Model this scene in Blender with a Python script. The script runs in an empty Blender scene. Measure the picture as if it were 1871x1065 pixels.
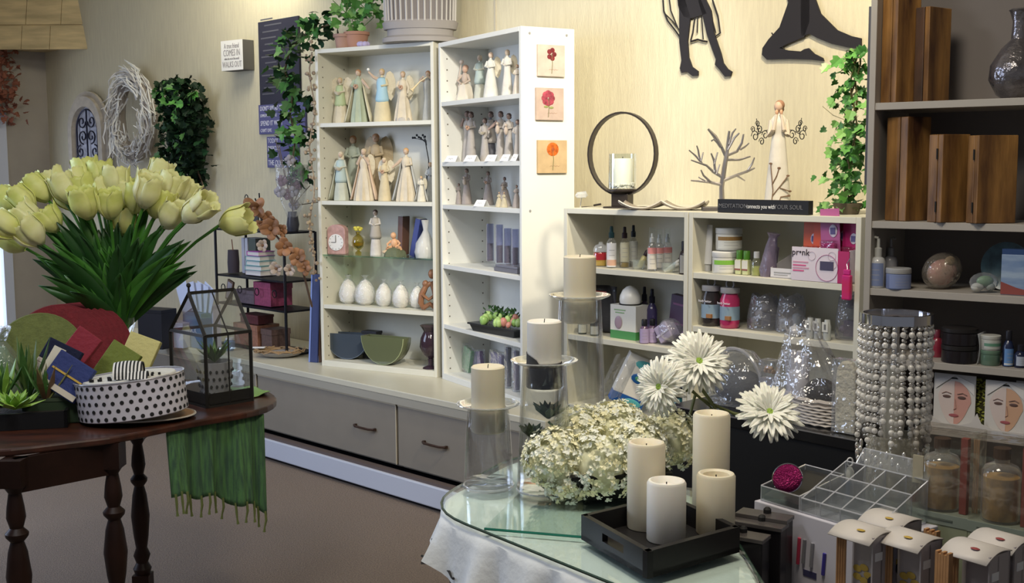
import bpy, math, random
from mathutils import Vector, Matrix
random.seed(7)
C = bpy.context.scene.collection
PI = math.pi
sc = bpy.context.scene
# ---------------------------------------------------------------- camera
F = 2130.0; CX = 935.5; CY = 532.5; H = 1.5
pitch = math.radians(6.08); roll = math.radians(0.3)
fw = Vector((0, math.cos(pitch), -math.sin(pitch))); rt = Vector((1, 0, 0)); up = rt.cross(fw)
R_ = rt*math.cos(roll) - up*math.sin(roll); U_ = rt*math.sin(roll) + up*math.cos(roll)
O = Vector((0, 0, H))
cd = bpy.data.cameras.new('camera'); cam = bpy.data.objects.new('camera', cd); C.objects.link(cam)
cd.sensor_fit = 'HORIZONTAL'; cd.sensor_width = 36.0; cd.lens = 36.0*F/1871.0
cd.clip_start = 0.05; cd.clip_end = 60
cam.matrix_world = Matrix((( R_.x, U_.x, -fw.x, O.x), (R_.y, U_.y, -fw.y, O.y), (R_.z, U_.z, -fw.z, O.z), (0, 0, 0, 1)))
sc.camera = cam
# ---------------------------------------------------------------- world, light, exposure
w = bpy.data.worlds.new('World'); sc.world = w; w.use_nodes = True
bg = w.node_tree.nodes['Background']; bg.inputs[0].default_value = (0.80, 0.86, 1.0, 1); bg.inputs[1].default_value = 0.16
def area(name, loc, tgt, sx, sy, power, col, spread=180):
    l = bpy.data.lights.new(name, 'AREA'); l.shape = 'RECTANGLE'; l.size = sx; l.size_y = sy; l.energy = power; l.color = col
    l.spread = math.radians(spread)
    o = bpy.data.objects.new(name, l); C.objects.link(o); o.location = loc
    o.rotation_euler = (Vector(tgt)-Vector(loc)).to_track_quat('-Z', 'Y').to_euler(); return o
def spot(name, loc, tgt, power, col, ang=60, blend=0.8, rad=0.06):
    l = bpy.data.lights.new(name, 'SPOT'); l.energy = power; l.color = col; l.spot_size = math.radians(ang); l.spot_blend = blend
    l.shadow_soft_size = rad
    o = bpy.data.objects.new(name, l); C.objects.link(o); o.location = loc
    o.rotation_euler = (Vector(tgt)-Vector(loc)).to_track_quat('-Z', 'Y').to_euler(); return o
WARM = (1.0, 0.86, 0.62); COOL = (0.62, 0.74, 1.0)
spot('assumed_track_light', (0.35, 2.6, 2.85), (0.12, 4.9, 1.80), 260, (1.0, 0.95, 0.84), 46)  # assumed ceiling spot, not in view; brightens the white end panel
spot('assumed_track_light', (0.85, 3.05, 2.9), (0.90, 4.45, 1.70), 135, WARM, 80)  # assumed too, fixture unseen; warms the wallpaper above the low bookcases
spot('assumed_track_light', (-0.5, 3.6, 2.85), (-0.7, 5.8, 1.5), 34, WARM, 75)  # assumed spot out of view, warms the tall figurine bookcases
area('fill_light', (0.2, 1.9, 2.85), (0.2, 2.8, 0.8), 0.6, 0.6, 30, (1.0, 0.90, 0.74))  # added fill, brightens the foreground table and its white flowers
area('fill_light', (-1.6, 6.6, 2.95), (-1.9, 7.4, 2.2), 1.2, 0.5, 26, (1.0, 0.93, 0.72))  # added to brighten the upper left wall; no such lamp is seen
area('fill_light', (-1.3, 2.2, 2.9), (-1.1, 3.4, 0.9), 0.6, 0.6, 22, (0.95, 0.97, 1.0))  # added fill for the tulips on the wooden table
area('assumed_cool_fill', (-3.6, 4.3, 1.8), (0, 4.9, 0.7), 1.6, 1.5, 62, COOL)  # assumed cool side light
sc.view_settings.view_transform = 'Standard'; sc.view_settings.look = 'None'
sc.view_settings.exposure = 0.0; sc.view_settings.gamma = 1.0; sc.view_settings.use_curve_mapping = False
# ---------------------------------------------------------------- placing: pixel ray met with a real plane
def ray(x, y): return fw + R_*((x-CX)/F) - U_*((y-CY)/F)
def P(x, y, z):
    d = ray(x, y); return O + d*((z-H)/d.z)
def PY(x, y, Y):
    d = ray(x, y); return O + d*(Y/d.y)
def PV(x, y, p, n):          # vertical plane through p with horizontal normal n
    d = ray(x, y); n = Vector((n[0], n[1], 0)); return O + d*((n.dot(Vector((p[0], p[1], 0))-Vector((0, 0, 0)))) / n.dot(d))
def pr(v):
    v = Vector(v)-O; z = v.dot(fw); return CX + F*v.dot(R_)/z, CY - F*v.dot(U_)/z
def mpp(v): return (Vector(v)-O).dot(fw)/F
# ---------------------------------------------------------------- mesh builder
class MB:
    def __init__(s): s.v = []; s.f = []; s.m = []
    def add(s, V, Fc, m=0):
        b = len(s.v); s.v += [Vector(p) for p in V]; s.f += [tuple(b+i for i in f) for f in Fc]; s.m += [m]*len(Fc); return s
    def box(s, x0, y0, z0, x1, y1, z1, m=0):
        V = [(x, y, z) for z in (z0, z1) for y in (y0, y1) for x in (x0, x1)]
        return s.add(V, [(0, 2, 3, 1), (4, 5, 7, 6), (0, 1, 5, 4), (2, 6, 7, 3), (0, 4, 6, 2), (1, 3, 7, 5)], m)
    def rbox(s, c, size, M=None, m=0):
        n = len(s.v); x, y, z = size; s.box(-x/2, -y/2, -z/2, x/2, y/2, z/2, m)
        for i in range(n, len(s.v)):
            p = s.v[i]; p = (M @ p) if M else p; s.v[i] = p + Vector(c)
        return s
    def lathe(s, prof, seg=20, c=(0, 0, 0), m=0, sx=1, sy=1, fn=None, cap=True):
        V = []; n = len(prof)
        for r, z in prof:
            for k in range(seg):
                a = 2*PI*k/seg; rr = r*(fn(a, z) if fn else 1)
                V.append((c[0]+rr*sx*math.cos(a), c[1]+rr*sy*math.sin(a), c[2]+z))
        Fc = [(i*seg+k, i*seg+(k+1) % seg, (i+1)*seg+(k+1) % seg, (i+1)*seg+k) for i in range(n-1) for k in range(seg)]
        if cap:
            if prof[0][0] > 1e-5: Fc.append(tuple(range(seg-1, -1, -1)))
            if prof[-1][0] > 1e-5: Fc.append(tuple((n-1)*seg+k for k in range(seg)))
        return s.add(V, Fc, m)
    def tube(s, pts, r=0.01, seg=6, m=0):
        pts = [Vector(p) for p in pts]; n = len(pts); rs = r if isinstance(r, (list, tuple)) else [r]*n
        V = []; u = None
        for i, p in enumerate(pts):
            t = (pts[min(i+1, n-1)]-pts[max(i-1, 0)])
            if t.length < 1e-9: t = Vector((0, 0, 1))
            t.normalize()
            if u is None: u = t.orthogonal().normalized()
            else:
                u = u - t*u.dot(t)
                if u.length < 1e-6: u = t.orthogonal()
                u.normalize()
            w_ = t.cross(u)
            for k in range(seg):
                a = 2*PI*k/seg; V.append(p + (u*math.cos(a)+w_*math.sin(a))*rs[i])
        Fc = [(i*seg+k, i*seg+(k+1) % seg, (i+1)*seg+(k+1) % seg, (i+1)*seg+k) for i in range(n-1) for k in range(seg)]
        Fc += [tuple(range(seg-1, -1, -1)), tuple((n-1)*seg+k for k in range(seg))]
        return s.add(V, Fc, m)
    def ell(s, c, r, seg=12, rings=8, m=0, M=None):
        V = []; rr = r if isinstance(r, (tuple, list)) else (r, r, r)
        for i in range(rings+1):
            th = -PI/2 + PI*i/rings
            for k in range(seg):
                a = 2*PI*k/seg; p = Vector((rr[0]*math.cos(th)*math.cos(a), rr[1]*math.cos(th)*math.sin(a), rr[2]*math.sin(th)))
                if M: p = M @ p
                V.append(p+Vector(c))
        Fc = [(i*seg+k, i*seg+(k+1) % seg, (i+1)*seg+(k+1) % seg, (i+1)*seg+k) for i in range(rings) for k in range(seg)]
        return s.add(V, Fc, m)
    def prism(s, pts, a, b, m=0):     # outline in the xz plane, from y=a to y=b
        n = len(pts); V = [(x, a, z) for x, z in pts]+[(x, b, z) for x, z in pts]
        Fc = [tuple(range(n)), tuple(range(2*n-1, n-1, -1))]+[(i, i+n, (i+1) % n+n, (i+1) % n) for i in range(n)]
        return s.add(V, Fc, m)
    def slab(s, pts, a, b, m=0):      # outline in the xy plane, from z=a to z=b
        n = len(pts); V = [(x, y, a) for x, y in pts]+[(x, y, b) for x, y in pts]
        Fc = [tuple(range(n-1, -1, -1)), tuple(range(n, 2*n))]+[(i, (i+1) % n, (i+1) % n+n, i+n) for i in range(n)]
        return s.add(V, Fc, m)
    def hull(s, A, B, m=0):           # two loops of points of the same length, joined as a closed solid
        n = len(A); Fc = [tuple(range(n-1, -1, -1)), tuple(range(n, 2*n))]+[(i, (i+1) % n, (i+1) % n+n, i+n) for i in range(n)]
        return s.add(list(A)+list(B), Fc, m)
    def sheet(s, fn, nu, nv, m=0):
        V = [fn(i/nu, j/nv) for j in range(nv+1) for i in range(nu+1)]
        return s.add(V, [(j*(nu+1)+i, j*(nu+1)+i+1, (j+1)*(nu+1)+i+1, (j+1)*(nu+1)+i) for j in range(nv) for i in range(nu)], m)
    def xf(s, M):
        s.v = [M @ p for p in s.v]; return s
    def build(s, name, mats, parent=None, smooth=False, bev=0, solid=0, sub=0):
        me = bpy.data.meshes.new(name); me.from_pydata([tuple(p) for p in s.v], [], s.f)
        for mt in (mats if isinstance(mats, (list, tuple)) else [mats]): me.materials.append(mt)
        me.polygons.foreach_set('material_index', s.m)
        if smooth: me.polygons.foreach_set('use_smooth', [True]*len(s.f))
        me.update()
        o = bpy.data.objects.new(name, me); C.objects.link(o)
        if parent: o.parent = parent
        if solid: md = o.modifiers.new('s', 'SOLIDIFY'); md.thickness = solid; md.offset = 0
        if bev: md = o.modifiers.new('b', 'BEVEL'); md.width = bev; md.segments = 2; md.limit_method = 'ANGLE'
        if sub: md = o.modifiers.new('u', 'SUBSURF'); md.levels = sub; md.render_levels = sub
        if smooth and not sub:
            try: me.set_sharp_from_angle(angle=math.radians(40))
            except Exception: pass
        return o
def tag(o, label, cat, group=None, kind=None):
    o['label'] = label; o['category'] = cat
    if group: o['group'] = group
    if kind: o['kind'] = kind
    return o
def thing(name, label, cat, loc, rz=0, group=None, sc_=1):
    o = bpy.data.objects.new(name, None); o.empty_display_size = 0.02; C.objects.link(o)
    o.location = loc; o.rotation_euler = (0, 0, rz); o.scale = (sc_, sc_, sc_)
    return tag(o, label, cat, group)
def struct(o): o['kind'] = 'structure'; return o
def cp(o, parent=None, M=None):
    c = o.copy(); C.objects.link(c); c.parent = parent
    if M is not None: c.matrix_local = M
    return c
def textm(s, size, ext=0.0006, align='CENTER'):
    cu = bpy.data.curves.new('t', 'FONT'); cu.body = s; cu.size = size; cu.extrude = ext; cu.align_x = align; cu.align_y = 'CENTER'; cu.resolution_u = 2
    o = bpy.data.objects.new('t', cu); C.objects.link(o); bpy.context.view_layer.update()
    me = bpy.data.meshes.new_from_object(o); bpy.data.objects.remove(o); return me
def text(s, size, mat, parent, loc, rx=PI/2, rz=0, sx=1, name='lettering', ry=0, align='CENTER'):
    me = textm(s, size, align=align); me.materials.clear(); me.materials.append(mat)
    o = bpy.data.objects.new(name, me); C.objects.link(o); o.parent = parent
    o.location = loc; o.rotation_euler = (rx, ry, rz); o.scale = (sx, 1, 1); return o
# ---------------------------------------------------------------- materials
_mc = {}
def mat(col, rough=0.6, metal=0, noise=0, nscale=20, bump=0, bscale=60, emit=0, sss=0, spec=None, col2=None, stretch=None, coat=0, trans=0):
    key = (tuple(col), rough, metal, noise, nscale, bump, bscale, emit, sss, spec, col2, stretch, coat, trans)
    if key in _mc: return _mc[key]
    m = bpy.data.materials.new('m'); m.use_nodes = True; nt = m.node_tree; b = nt.nodes['Principled BSDF']
    b.inputs['Base Color'].default_value = (*col, 1); b.inputs['Roughness'].default_value = rough; b.inputs['Metallic'].default_value = metal
    if spec is not None: b.inputs['Specular IOR Level'].default_value = spec
    if coat: b.inputs['Coat Weight'].default_value = coat; b.inputs['Coat Roughness'].default_value = 0.08
    if sss: b.inputs['Subsurface Weight'].default_value = sss; b.inputs['Subsurface Radius'].default_value = (0.02, 0.012, 0.006)
    if trans: b.inputs['Transmission Weight'].default_value = trans
    if spec is None and max(col) < 0.06: b.inputs['Specular IOR Level'].default_value = 0.22
    if emit: b.inputs['Emission Color'].default_value = (*col, 1); b.inputs['Emission Strength'].default_value = emit
    tc = nt.nodes.new('ShaderNodeTexCoord'); mp = nt.nodes.new('ShaderNodeMapping'); nt.links.new(tc.outputs['Object'], mp.inputs[0])
    if stretch: mp.inputs['Scale'].default_value = stretch
    if noise or col2:
        n = nt.nodes.new('ShaderNodeTexNoise'); n.inputs['Scale'].default_value = nscale; n.inputs['Detail'].default_value = 5
        nt.links.new(mp.outputs[0], n.inputs['Vector'])
        r = nt.nodes.new('ShaderNodeValToRGB'); nt.links.new(n.outputs['Fac'], r.inputs[0])
        c2 = col2 if col2 else tuple(max(0, c*(1-noise)) for c in col)
        r.color_ramp.elements[0].position = 0.35; r.color_ramp.elements[1].position = 0.65
        r.color_ramp.elements[0].color = (*c2, 1); r.color_ramp.elements[1].color = (*col, 1)
        nt.links.new(r.outputs[0], b.inputs['Base Color'])
    if bump:
        n2 = nt.nodes.new('ShaderNodeTexNoise'); n2.inputs['Scale'].default_value = bscale; n2.inputs['Detail'].default_value = 4
        nt.links.new(mp.outputs[0], n2.inputs['Vector'])
        bp = nt.nodes.new('ShaderNodeBump'); bp.inputs['Strength'].default_value = bump; bp.inputs['Distance'].default_value = 0.01
        nt.links.new(n2.outputs['Fac'], bp.inputs['Height']); nt.links.new(bp.outputs[0], b.inputs['Normal'])
    _mc[key] = m; return m
def glassm(tint=(1, 1, 1), refl=0.5, rough=0.02, bump=0, bscale=30, haze=0, hazec=(0.8, 0.85, 0.9), mir=0.85):
    key = ('g', tint, refl, rough, bump, bscale, haze, hazec, mir)
    if key in _mc: return _mc[key]
    m = bpy.data.materials.new('glass'); m.use_nodes = True; nt = m.node_tree; nt.nodes.clear()
    out = nt.nodes.new('ShaderNodeOutputMaterial'); tr = nt.nodes.new('ShaderNodeBsdfTransparent'); gl = nt.nodes.new('ShaderNodeBsdfGlossy')
    tr.inputs[0].default_value = (*tint, 1); gl.inputs['Roughness'].default_value = rough; gl.inputs[0].default_value = (1, 1, 1, 1)
    lw = nt.nodes.new('ShaderNodeLayerWeight'); lw.inputs[0].default_value = refl
    mx = nt.nodes.new('ShaderNodeMixShader'); nt.links.new(lw.outputs['Facing'], mx.inputs[0])
    mt = nt.nodes.new('ShaderNodeMath'); mt.operation = 'POWER'; mt.inputs[1].default_value = 2.0
    nt.links.new(lw.outputs['Facing'], mt.inputs[0]); mt2 = nt.nodes.new('ShaderNodeMath'); mt2.operation = 'MULTIPLY_ADD'; mt2.inputs[1].default_value = mir; mt2.inputs[2].default_value = 0.05
    nt.links.new(mt.outputs[0], mt2.inputs[0]); nt.links.new(mt2.outputs[0], mx.inputs[0])
    nt.links.new(tr.outputs[0], mx.inputs[1]); nt.links.new(gl.outputs[0], mx.inputs[2]); last = mx
    if haze:
        df = nt.nodes.new('ShaderNodeBsdfDiffuse'); df.inputs[0].default_value = (*hazec, 1)
        m2 = nt.nodes.new('ShaderNodeMixShader'); m2.inputs[0].default_value = haze
        nt.links.new(mx.outputs[0], m2.inputs[1]); nt.links.new(df.outputs[0], m2.inputs[2]); last = m2
    if bump:
        tc = nt.nodes.new('ShaderNodeTexCoord'); n2 = nt.nodes.new('ShaderNodeTexNoise'); n2.inputs['Scale'].default_value = bscale
        nt.links.new(tc.outputs['Object'], n2.inputs['Vector'])
        bp = nt.nodes.new('ShaderNodeBump'); bp.inputs['Strength'].default_value = bump; bp.inputs['Distance'].default_value = 0.02
        nt.links.new(n2.outputs['Fac'], bp.inputs['Height'])
        nt.links.new(bp.outputs[0], gl.inputs['Normal']); nt.links.new(bp.outputs[0], lw.inputs['Normal'])
    nt.links.new(last.outputs[0], out.inputs[0]); _mc[key] = m; return m
GLASS = glassm((0.96, 0.98, 0.97), 0.45)
CELLO = glassm((0.93, 0.94, 0.95), 0.5, 0.08, 0.9, 28, 0.10, (0.75, 0.78, 0.85))
ACRYL = glassm((0.97, 0.98, 0.98), 0.5, 0.03, 0, 30, 0.05)
cream = mat((0.68, 0.66, 0.55), 0.45, noise=0.05, nscale=6)
white = mat((0.80, 0.79, 0.74), 0.4, noise=0.03, nscale=5)
black = mat((0.012, 0.012, 0.014), 0.35)
blackm = mat((0.02, 0.02, 0.025), 0.5, 0.3)
wax = mat((0.76, 0.69, 0.52), 0.5, sss=0.25)
waxw = mat((0.83, 0.80, 0.72), 0.5, sss=0.2)
chrome = mat((0.85, 0.86, 0.9), 0.12, 1.0)
ink = mat((0.02, 0.02, 0.02), 0.6)
paper = mat((0.82, 0.82, 0.82), 0.6)
leafg = mat((0.06, 0.16, 0.03), 0.5, noise=0.5, nscale=30)
leafl = mat((0.20, 0.42, 0.07), 0.45, noise=0.4, nscale=30)
stemg = mat((0.10, 0.22, 0.05), 0.5)
# ================================================================ THE SETTING
NW = Vector((0.72, 0.694, 0)).normalized(); TW = Vector((NW.y, -NW.x, 0)); DW = 3.82; RW = math.atan2(TW.y, TW.x)
def WP(px, py, off=0.0): return PV(px, py, NW*(DW-off), NW)
wallm = mat((0.66, 0.60, 0.42), 0.7, noise=0.10, nscale=9, bump=0.35, bscale=45, stretch=(9, 9, 0.7), col2=(0.60, 0.54, 0.38))
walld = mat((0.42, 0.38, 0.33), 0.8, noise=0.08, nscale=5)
carpet = mat((0.37, 0.285, 0.215), 0.95, bump=1.0, bscale=260, nscale=170, col2=(0.22, 0.165, 0.13))
ceilm = mat((0.75, 0.73, 0.68), 0.8)
o = MB().box(-9.3, 0, 0, 0.4, 0.12, 3.0).build('wall_left', wallm); o.location = NW*DW; o.rotation_euler.z = RW; struct(o)
struct(MB().box(-7, -1.5, -0.05, 5, 11, 0).build('floor', carpet))
struct(MB().box(-7, -0.5, 3.0, 5, 11, 3.05).build('ceiling', ceilm))
# right part of the room behind the right bookcase
p = NW*DW + TW*0.4
o = MB().box(0, 0, 0, 3, 0.1, 3.0).build('wall_right', walld); o.location = p; o.rotation_euler.z = RW + math.radians(-42); struct(o)
# wall seam strip
p = WP(905, 30, 0.0)
o = MB().box(-0.006, -0.004, 0, 0.006, 0, 3.0).build('trim_1', mat((0.5, 0.46, 0.36), 0.7)); o.location = (p.x, p.y, 0); o.rotation_euler.z = RW; struct(o)
# window wall, from the far corner towards the viewer
cor = Vector((-3.65, 9.3, 0)); dn = Vector((-0.72, -0.694, 0)).normalized(); rz2 = math.atan2(dn.y, dn.x)
wb = MB()
T0, T1, Z0, Z1 = 0.345, 1.55, 0.22, 1.95
wb.box(0, -0.12, 0, T0, 0, 3); wb.box(T1, -0.12, 0, 6, 0, 3); wb.box(T0, -0.12, 0, T1, 0, Z0); wb.box(T0, -0.12, Z1, T1, 0, 3)
o = wb.build('wall_window', walld); o.location = cor; o.rotation_euler.z = rz2; struct(o)
winf = mat((0.62, 0.66, 0.78), 0.4)
fr = MB()
for a, b, c, d in ((T0, T0+0.07, Z0, Z1), (T1-0.07, T1, Z0, Z1), (T0, T1, Z0, Z0+0.07), (T0, T1, Z1-0.07, Z1), (T0+0.55, T0+0.6, Z0, Z1)):
    fr.box(a, -0.06, c, b, 0.03, d)
fo = fr.build('window_1', winf); fo.location = cor; fo.rotation_euler.z = rz2; struct(fo)
MB().box(T0-0.03, 0, Z0-0.05, T1+0.03, 0.09, Z0).build('sill', winf, fo)
MB().box(T0+0.07, -0.05, Z0+0.07, T1-0.07, -0.045, Z1-0.07).build('pane', mat((0.72, 0.82, 1.0), 0.5, emit=2.4), fo)
# sloped planked soffit in the far corner
plk = mat((0.72, 0.56, 0.30), 0.5, noise=0.35, nscale=3, stretch=(1, 1, 6))
sb_l = WP(157, 90, 0.0); zb = sb_l.z
sof = MB()
L_ = 2.6
sof.hull([(-L_, 0, zb+0.03), (0, 0, zb+0.03), (0, 0.25, zb+1), (-L_, 0.25, zb+1)], [(-L_, 0.9, zb+0.03), (0, 0.9, zb+0.03), (0, 0.9, zb+1), (-L_, 0.9, zb+1)])
so = sof.build('trim_2', plk); so.location = (sb_l.x, sb_l.y, 0); struct(so)
for row, (za, zc_) in enumerate(((zb, zb+0.175), (zb+0.185, zb+0.50), (zb+0.51, zb+0.8))):
    x = 0.02
    k = 0
    while x > -1.1:
        wdt = (0.285, 0.21, 0.26, 0.24)[(k+row) % 4]
        ya, yb = (za-zb)*0.25, (zc_-zb)*0.25
        MB().hull([(x-wdt+0.004, ya-0.02, za), (x, ya-0.02, za), (x, yb-0.02, zc_), (x-wdt+0.004, yb-0.02, zc_)],
                  [(x-wdt+0.004, ya+0.0, za), (x, ya+0.0, za), (x, yb+0.0, zc_), (x-wdt+0.004, yb+0.0, zc_)]).build('plank', plk, so)
        x -= wdt; k += 1
# ================================================================ LOW CABINETS along the wall
RC = -PI/4; SQ = math.sqrt(2)
def CL(lx, ly, z): return Vector(((lx+ly)/SQ, (ly-lx)/SQ, z))
yF = 4.663/SQ; lxe = (0.13-(4.663-0.13))/SQ
cabgrey = mat((0.25, 0.22, 0.175), 0.55, noise=0.06, nscale=8)
cabtop = mat((0.60, 0.57, 0.45), 0.35, noise=0.05, nscale=5)
heat = mat((0.55, 0.58, 0.66), 0.4)
LT = 3.75
t = thing('worktop', 'cream laminate worktop running along the wall on the low drawer cabinets', 'worktop', CL(lxe-LT, yF, 0.47), RC)
MB().slab([(0, 0), (LT, 0), (LT, 0.57), (0, 0.64)], 0, 0.03).build('top_board', cabtop, t, bev=0.004)
MB().box(0, 0.002, -0.035, LT, 0.02, 0).build('front_rail', mat((0.35, 0.33, 0.27), 0.5), t)
d1 = PV(724, 770, CL(0, yF+0.015, 0), (1, 1)); l1 = (d1.x-d1.y)/SQ
def cabinet(la, lb, label, handles):
    t = thing('drawer_cabinet', label, 'cabinet', CL(la, yF+0.02, 0), RC, 'low drawer cabinets under the worktop')
    W = lb-la
    MB().box(0.002, 0.03, 0.135, W-0.002, 0.5, 0.434).build('body', cabgrey, t)
    d = MB().box(0.006, 0, 0.15, W-0.006, 0.03, 0.43).build('drawer', cabgrey, t, bev=0.003)
    MB().box(0.006, -0.002, 0.424, W-0.006, 0.0, 0.4305).box(W-0.01, -0.002, 0.15, W-0.006, 0, 0.43).build('edge_strip', mat((0.62, 0.55, 0.40), 0.5), d)
    for hx in handles:
        MB().tube([(hx-0.075, -0.012, 0.29), (hx-0.05, -0.026, 0.29), (hx+0.05, -0.026, 0.29), (hx+0.075, -0.012, 0.29)], 0.006, 6).box(hx-0.078, -0.014, 0.284, hx-0.068, 0, 0.296).box(hx+0.068, -0.014, 0.284, hx+0.078, 0, 0.296).build('handle', mat((0.07, 0.04, 0.03), 0.4, 0.5), d, smooth=True)
hp = PV(662, 765, CL(0, yF, 0), (1, 1)); h1 = (hp.x-hp.y)/SQ
hp2 = PV(790, 797, CL(0, yF, 0), (1, 1)); h2 = (hp2.x-hp2.y)/SQ
cabinet(l1-1.15, l1, 'wide grey drawer cabinet with dark handle, left of the seam under the angel bookcase', [h1-(l1-1.15)])
cabinet(l1, lxe-0.01, 'grey drawer cabinet right of the seam, behind the lowest glass candle holder', [h2-l1])
cabinet(l1-2.3, l1-1.15, 'grey drawer cabinet behind the glass terrarium and fringed green scarf', [0.8])
t = thing('baseboard_heater', 'long white baseboard heater below the grey drawers on the carpet', 'heater', CL(lxe-LT, yF-0.03, 0), RC)
MB().box(0, 0, 0.02, LT, 0.04, 0.115).build('cover', heat, t, bev=0.006)
MB().box(0, 0.03, 0.0, LT, 0.30, 0.10).build('gap_shade_core', black, t)  # black colour paints the shadow gap under the heater cover
MB().box(0, 0.012, 0.115, LT, 0.05, 0.128).build('top_slot', mat((0.12, 0.09, 0.08), 0.6), t)
# ================================================================ BOOKCASES
class Unit: pass
def bookcase(name, label, cat, a, b, z0, z1, depth, shelves, m, glassz=(), holes=True, top_depth=None, th=0.018, thb=0.02, group=None, back=None):
    u = Unit(); a = Vector((a[0], a[1], 0)); b = Vector((b[0], b[1], 0)); u.a = a; u.d = (b-a).normalized(); u.n = Vector((-u.d.y, u.d.x, 0)); u.w = (b-a).length
    if u.n.y < 0: u.n = -u.n
    u.rz = math.atan2(u.d.y, u.d.x); u.z = dict(enumerate(shelves))
    t = thing(name, label, cat, (a.x, a.y, z0), u.rz, group); u.t = t; W = u.w; Hh = z1-z0
    MB().box(0, 0, 0, th, depth, Hh).build('side_panel', m, t, bev=0.0015); MB().box(W-th, 0, 0, W, depth, Hh).build('side_panel', m, t, bev=0.0015)
    MB().box(th, depth-0.008, 0, W-th, depth, Hh).build('back_panel', back or m, t)
    MB().box(th, 0, Hh-0.02, W-th, top_depth or depth, Hh).build('top_panel', m, t, bev=0.0015)
    MB().box(th, 0, 0, W-th, depth-0.008, max(0.02, shelves[-1]-z0)).build('bottom_panel', m, t, bev=0.0015)
    for i, z in enumerate(shelves[:-1]):
        if i in glassz: MB().box(th, 0.004, z-z0-0.007, W-th, depth-0.01, z-z0).build('shelf', glassm((0.75, 0.9, 0.84), 0.5), t)
        else: MB().box(th, 0.003, z-z0-thb, W-th, depth-0.01, z-z0).build('shelf', m, t, bev=0.001)
    if holes:
        hm = MB()
        n = int(Hh/0.05)
        for yy in (0.035, depth-0.045):
            for k in range(1, n):
                hm.box(th-0.001, yy-0.003, k*0.05-0.003, th+0.0012, yy+0.003, k*0.05+0.003)
        q = hm.build('peg_holes', mat((0.15, 0.13, 0.1), 0.8), t); q['kind'] = 'stuff'
    return u
def onfront(px, y, a, b): 
    a = Vector((a[0], a[1], 0)); b = Vector((b[0], b[1], 0)); d = (b-a).normalized(); return PV(px, y, a, (-d.y, d.x)).z
aL, bL = (-0.971, 5.868), (-0.36, 5.508); aR, bR = (-0.335, 5.478), (0.042, 4.829)
UL = bookcase('bookcase', 'tall white bookcase of angel figurines, wrapped egg candles and half-moon bowls', 'bookcase', aL, bL, 0.50, 2.085, 0.25,
              [onfront(690, y, aL, bL) for y in (222, 368, 469, 563)]+[0.53], cream, glassz=(2,))
zR = [onfront(870, y, aR, bR) for y in (179, 295, 377, 492, 607)]+[0.53]
UR = bookcase('bookcase', 'tall white bookcase whose end panel holds three flower pictures', 'bookcase', aR, bR, 0.50, 2.072, 0.26, zR, mat((0.76, 0.76, 0.71), 0.45, noise=0.03, nscale=6))
# bolts on the end panel
q = MB()
for yy, zz in ((0.04, 1.545), (0.22, 1.545), (0.04, 0.82), (0.22, 0.2)): q.tube([(UR.w-0.001, yy, zz), (UR.w+0.003, yy, zz)], 0.005, 8)
q.build('bolt_heads', mat((0.3, 0.3, 0.3), 0.4), UR.t)['kind'] = 'stuff'
ZC = 1.345
c0, c1, c2 = P(1030, 380, ZC), P(1262, 387, ZC), P(1574, 397, ZC)
dC = (c2-c0).normalized(); c1 = c0 + dC*((c1-c0).dot(dC))
def zc_(pts, a, b): return sum(onfront(x, y, a, b) for x, y in pts)/len(pts)
UA = bookcase('low_bookcase', 'low cream bookcase under the ring candle holder, holding spray bottles', 'bookcase', c0, c1-dC*0.003, 0.0, ZC, 0.27,
              [zc_(((1095, 491), (1255, 503)), c0, c1), zc_(((1110, 617), (1255, 645)), c0, c1), zc_(((1075, 745),), c0, c1)], cream, holes=False, top_depth=0.27)
UB = bookcase('low_bookcase', 'low cream bookcase under the metal tree, holding lotions, jars and a pink display', 'bookcase', c1, c2, 0.0, ZC, 0.27,
              [zc_(((1280, 497), (1560, 523)), c1, c2), zc_(((1280, 596), (1560, 632)), c1, c2), 0.70], cream, holes=False)
# ledge closing the gap between the low bookcases and the wall
lz = (c2-c0).length
led = MB(); A_ = c0+UA.n*0.272; B_ = c2+UA.n*0.272
def wdist(p): return (DW-Vector((p.x, p.y, 0)).dot(NW))/UA.n.dot(NW)
A2 = A_+UA.n*wdist(A_); B2 = B_+UA.n*wdist(B_)
led.slab([(A_.x, A_.y), (B_.x, B_.y), (B2.x, B2.y), (A2.x, A2.y)], ZC-0.025, ZC)
tag(led.build('ledge', cream), 'deep cream ledge filling the gap between the low bookcases and wallpaper', 'ledge')
# right bookcase
r0 = PY(1580, 450, 3.33); r0.z = 0; r1 = r0 + Vector((0.8, -0.6, 0))*1.05
zQ = [onfront(1600, y, r0, r1) for y in (188, 404, 527, 652, 768)]
rbm = mat((0.36, 0.33, 0.29), 0.5, noise=0.05, nscale=6); rbk = mat((0.17, 0.15, 0.14), 0.7)
UQ = bookcase('bookcase', 'tall grey bookcase at the right with wooden book boxes and blue jars', 'bookcase', r0, r1, 0.0, 2.25, 0.30, zQ+[0.1], rbm, holes=False, back=rbk)
def S(u, i, px, off, py=None):          # a spot on shelf i, off metres behind its front edge, in pixel column px
    z = u.z[i] if not isinstance(i, float) else i
    pp = u.a+u.n*off; y = 400 if py is None else py
    for _ in range(3):
        q = PV(px, y, pp, u.n); q.z = z; y = pr(q)[1]
    return q + Vector((0, 0, 0.0005))
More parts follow.
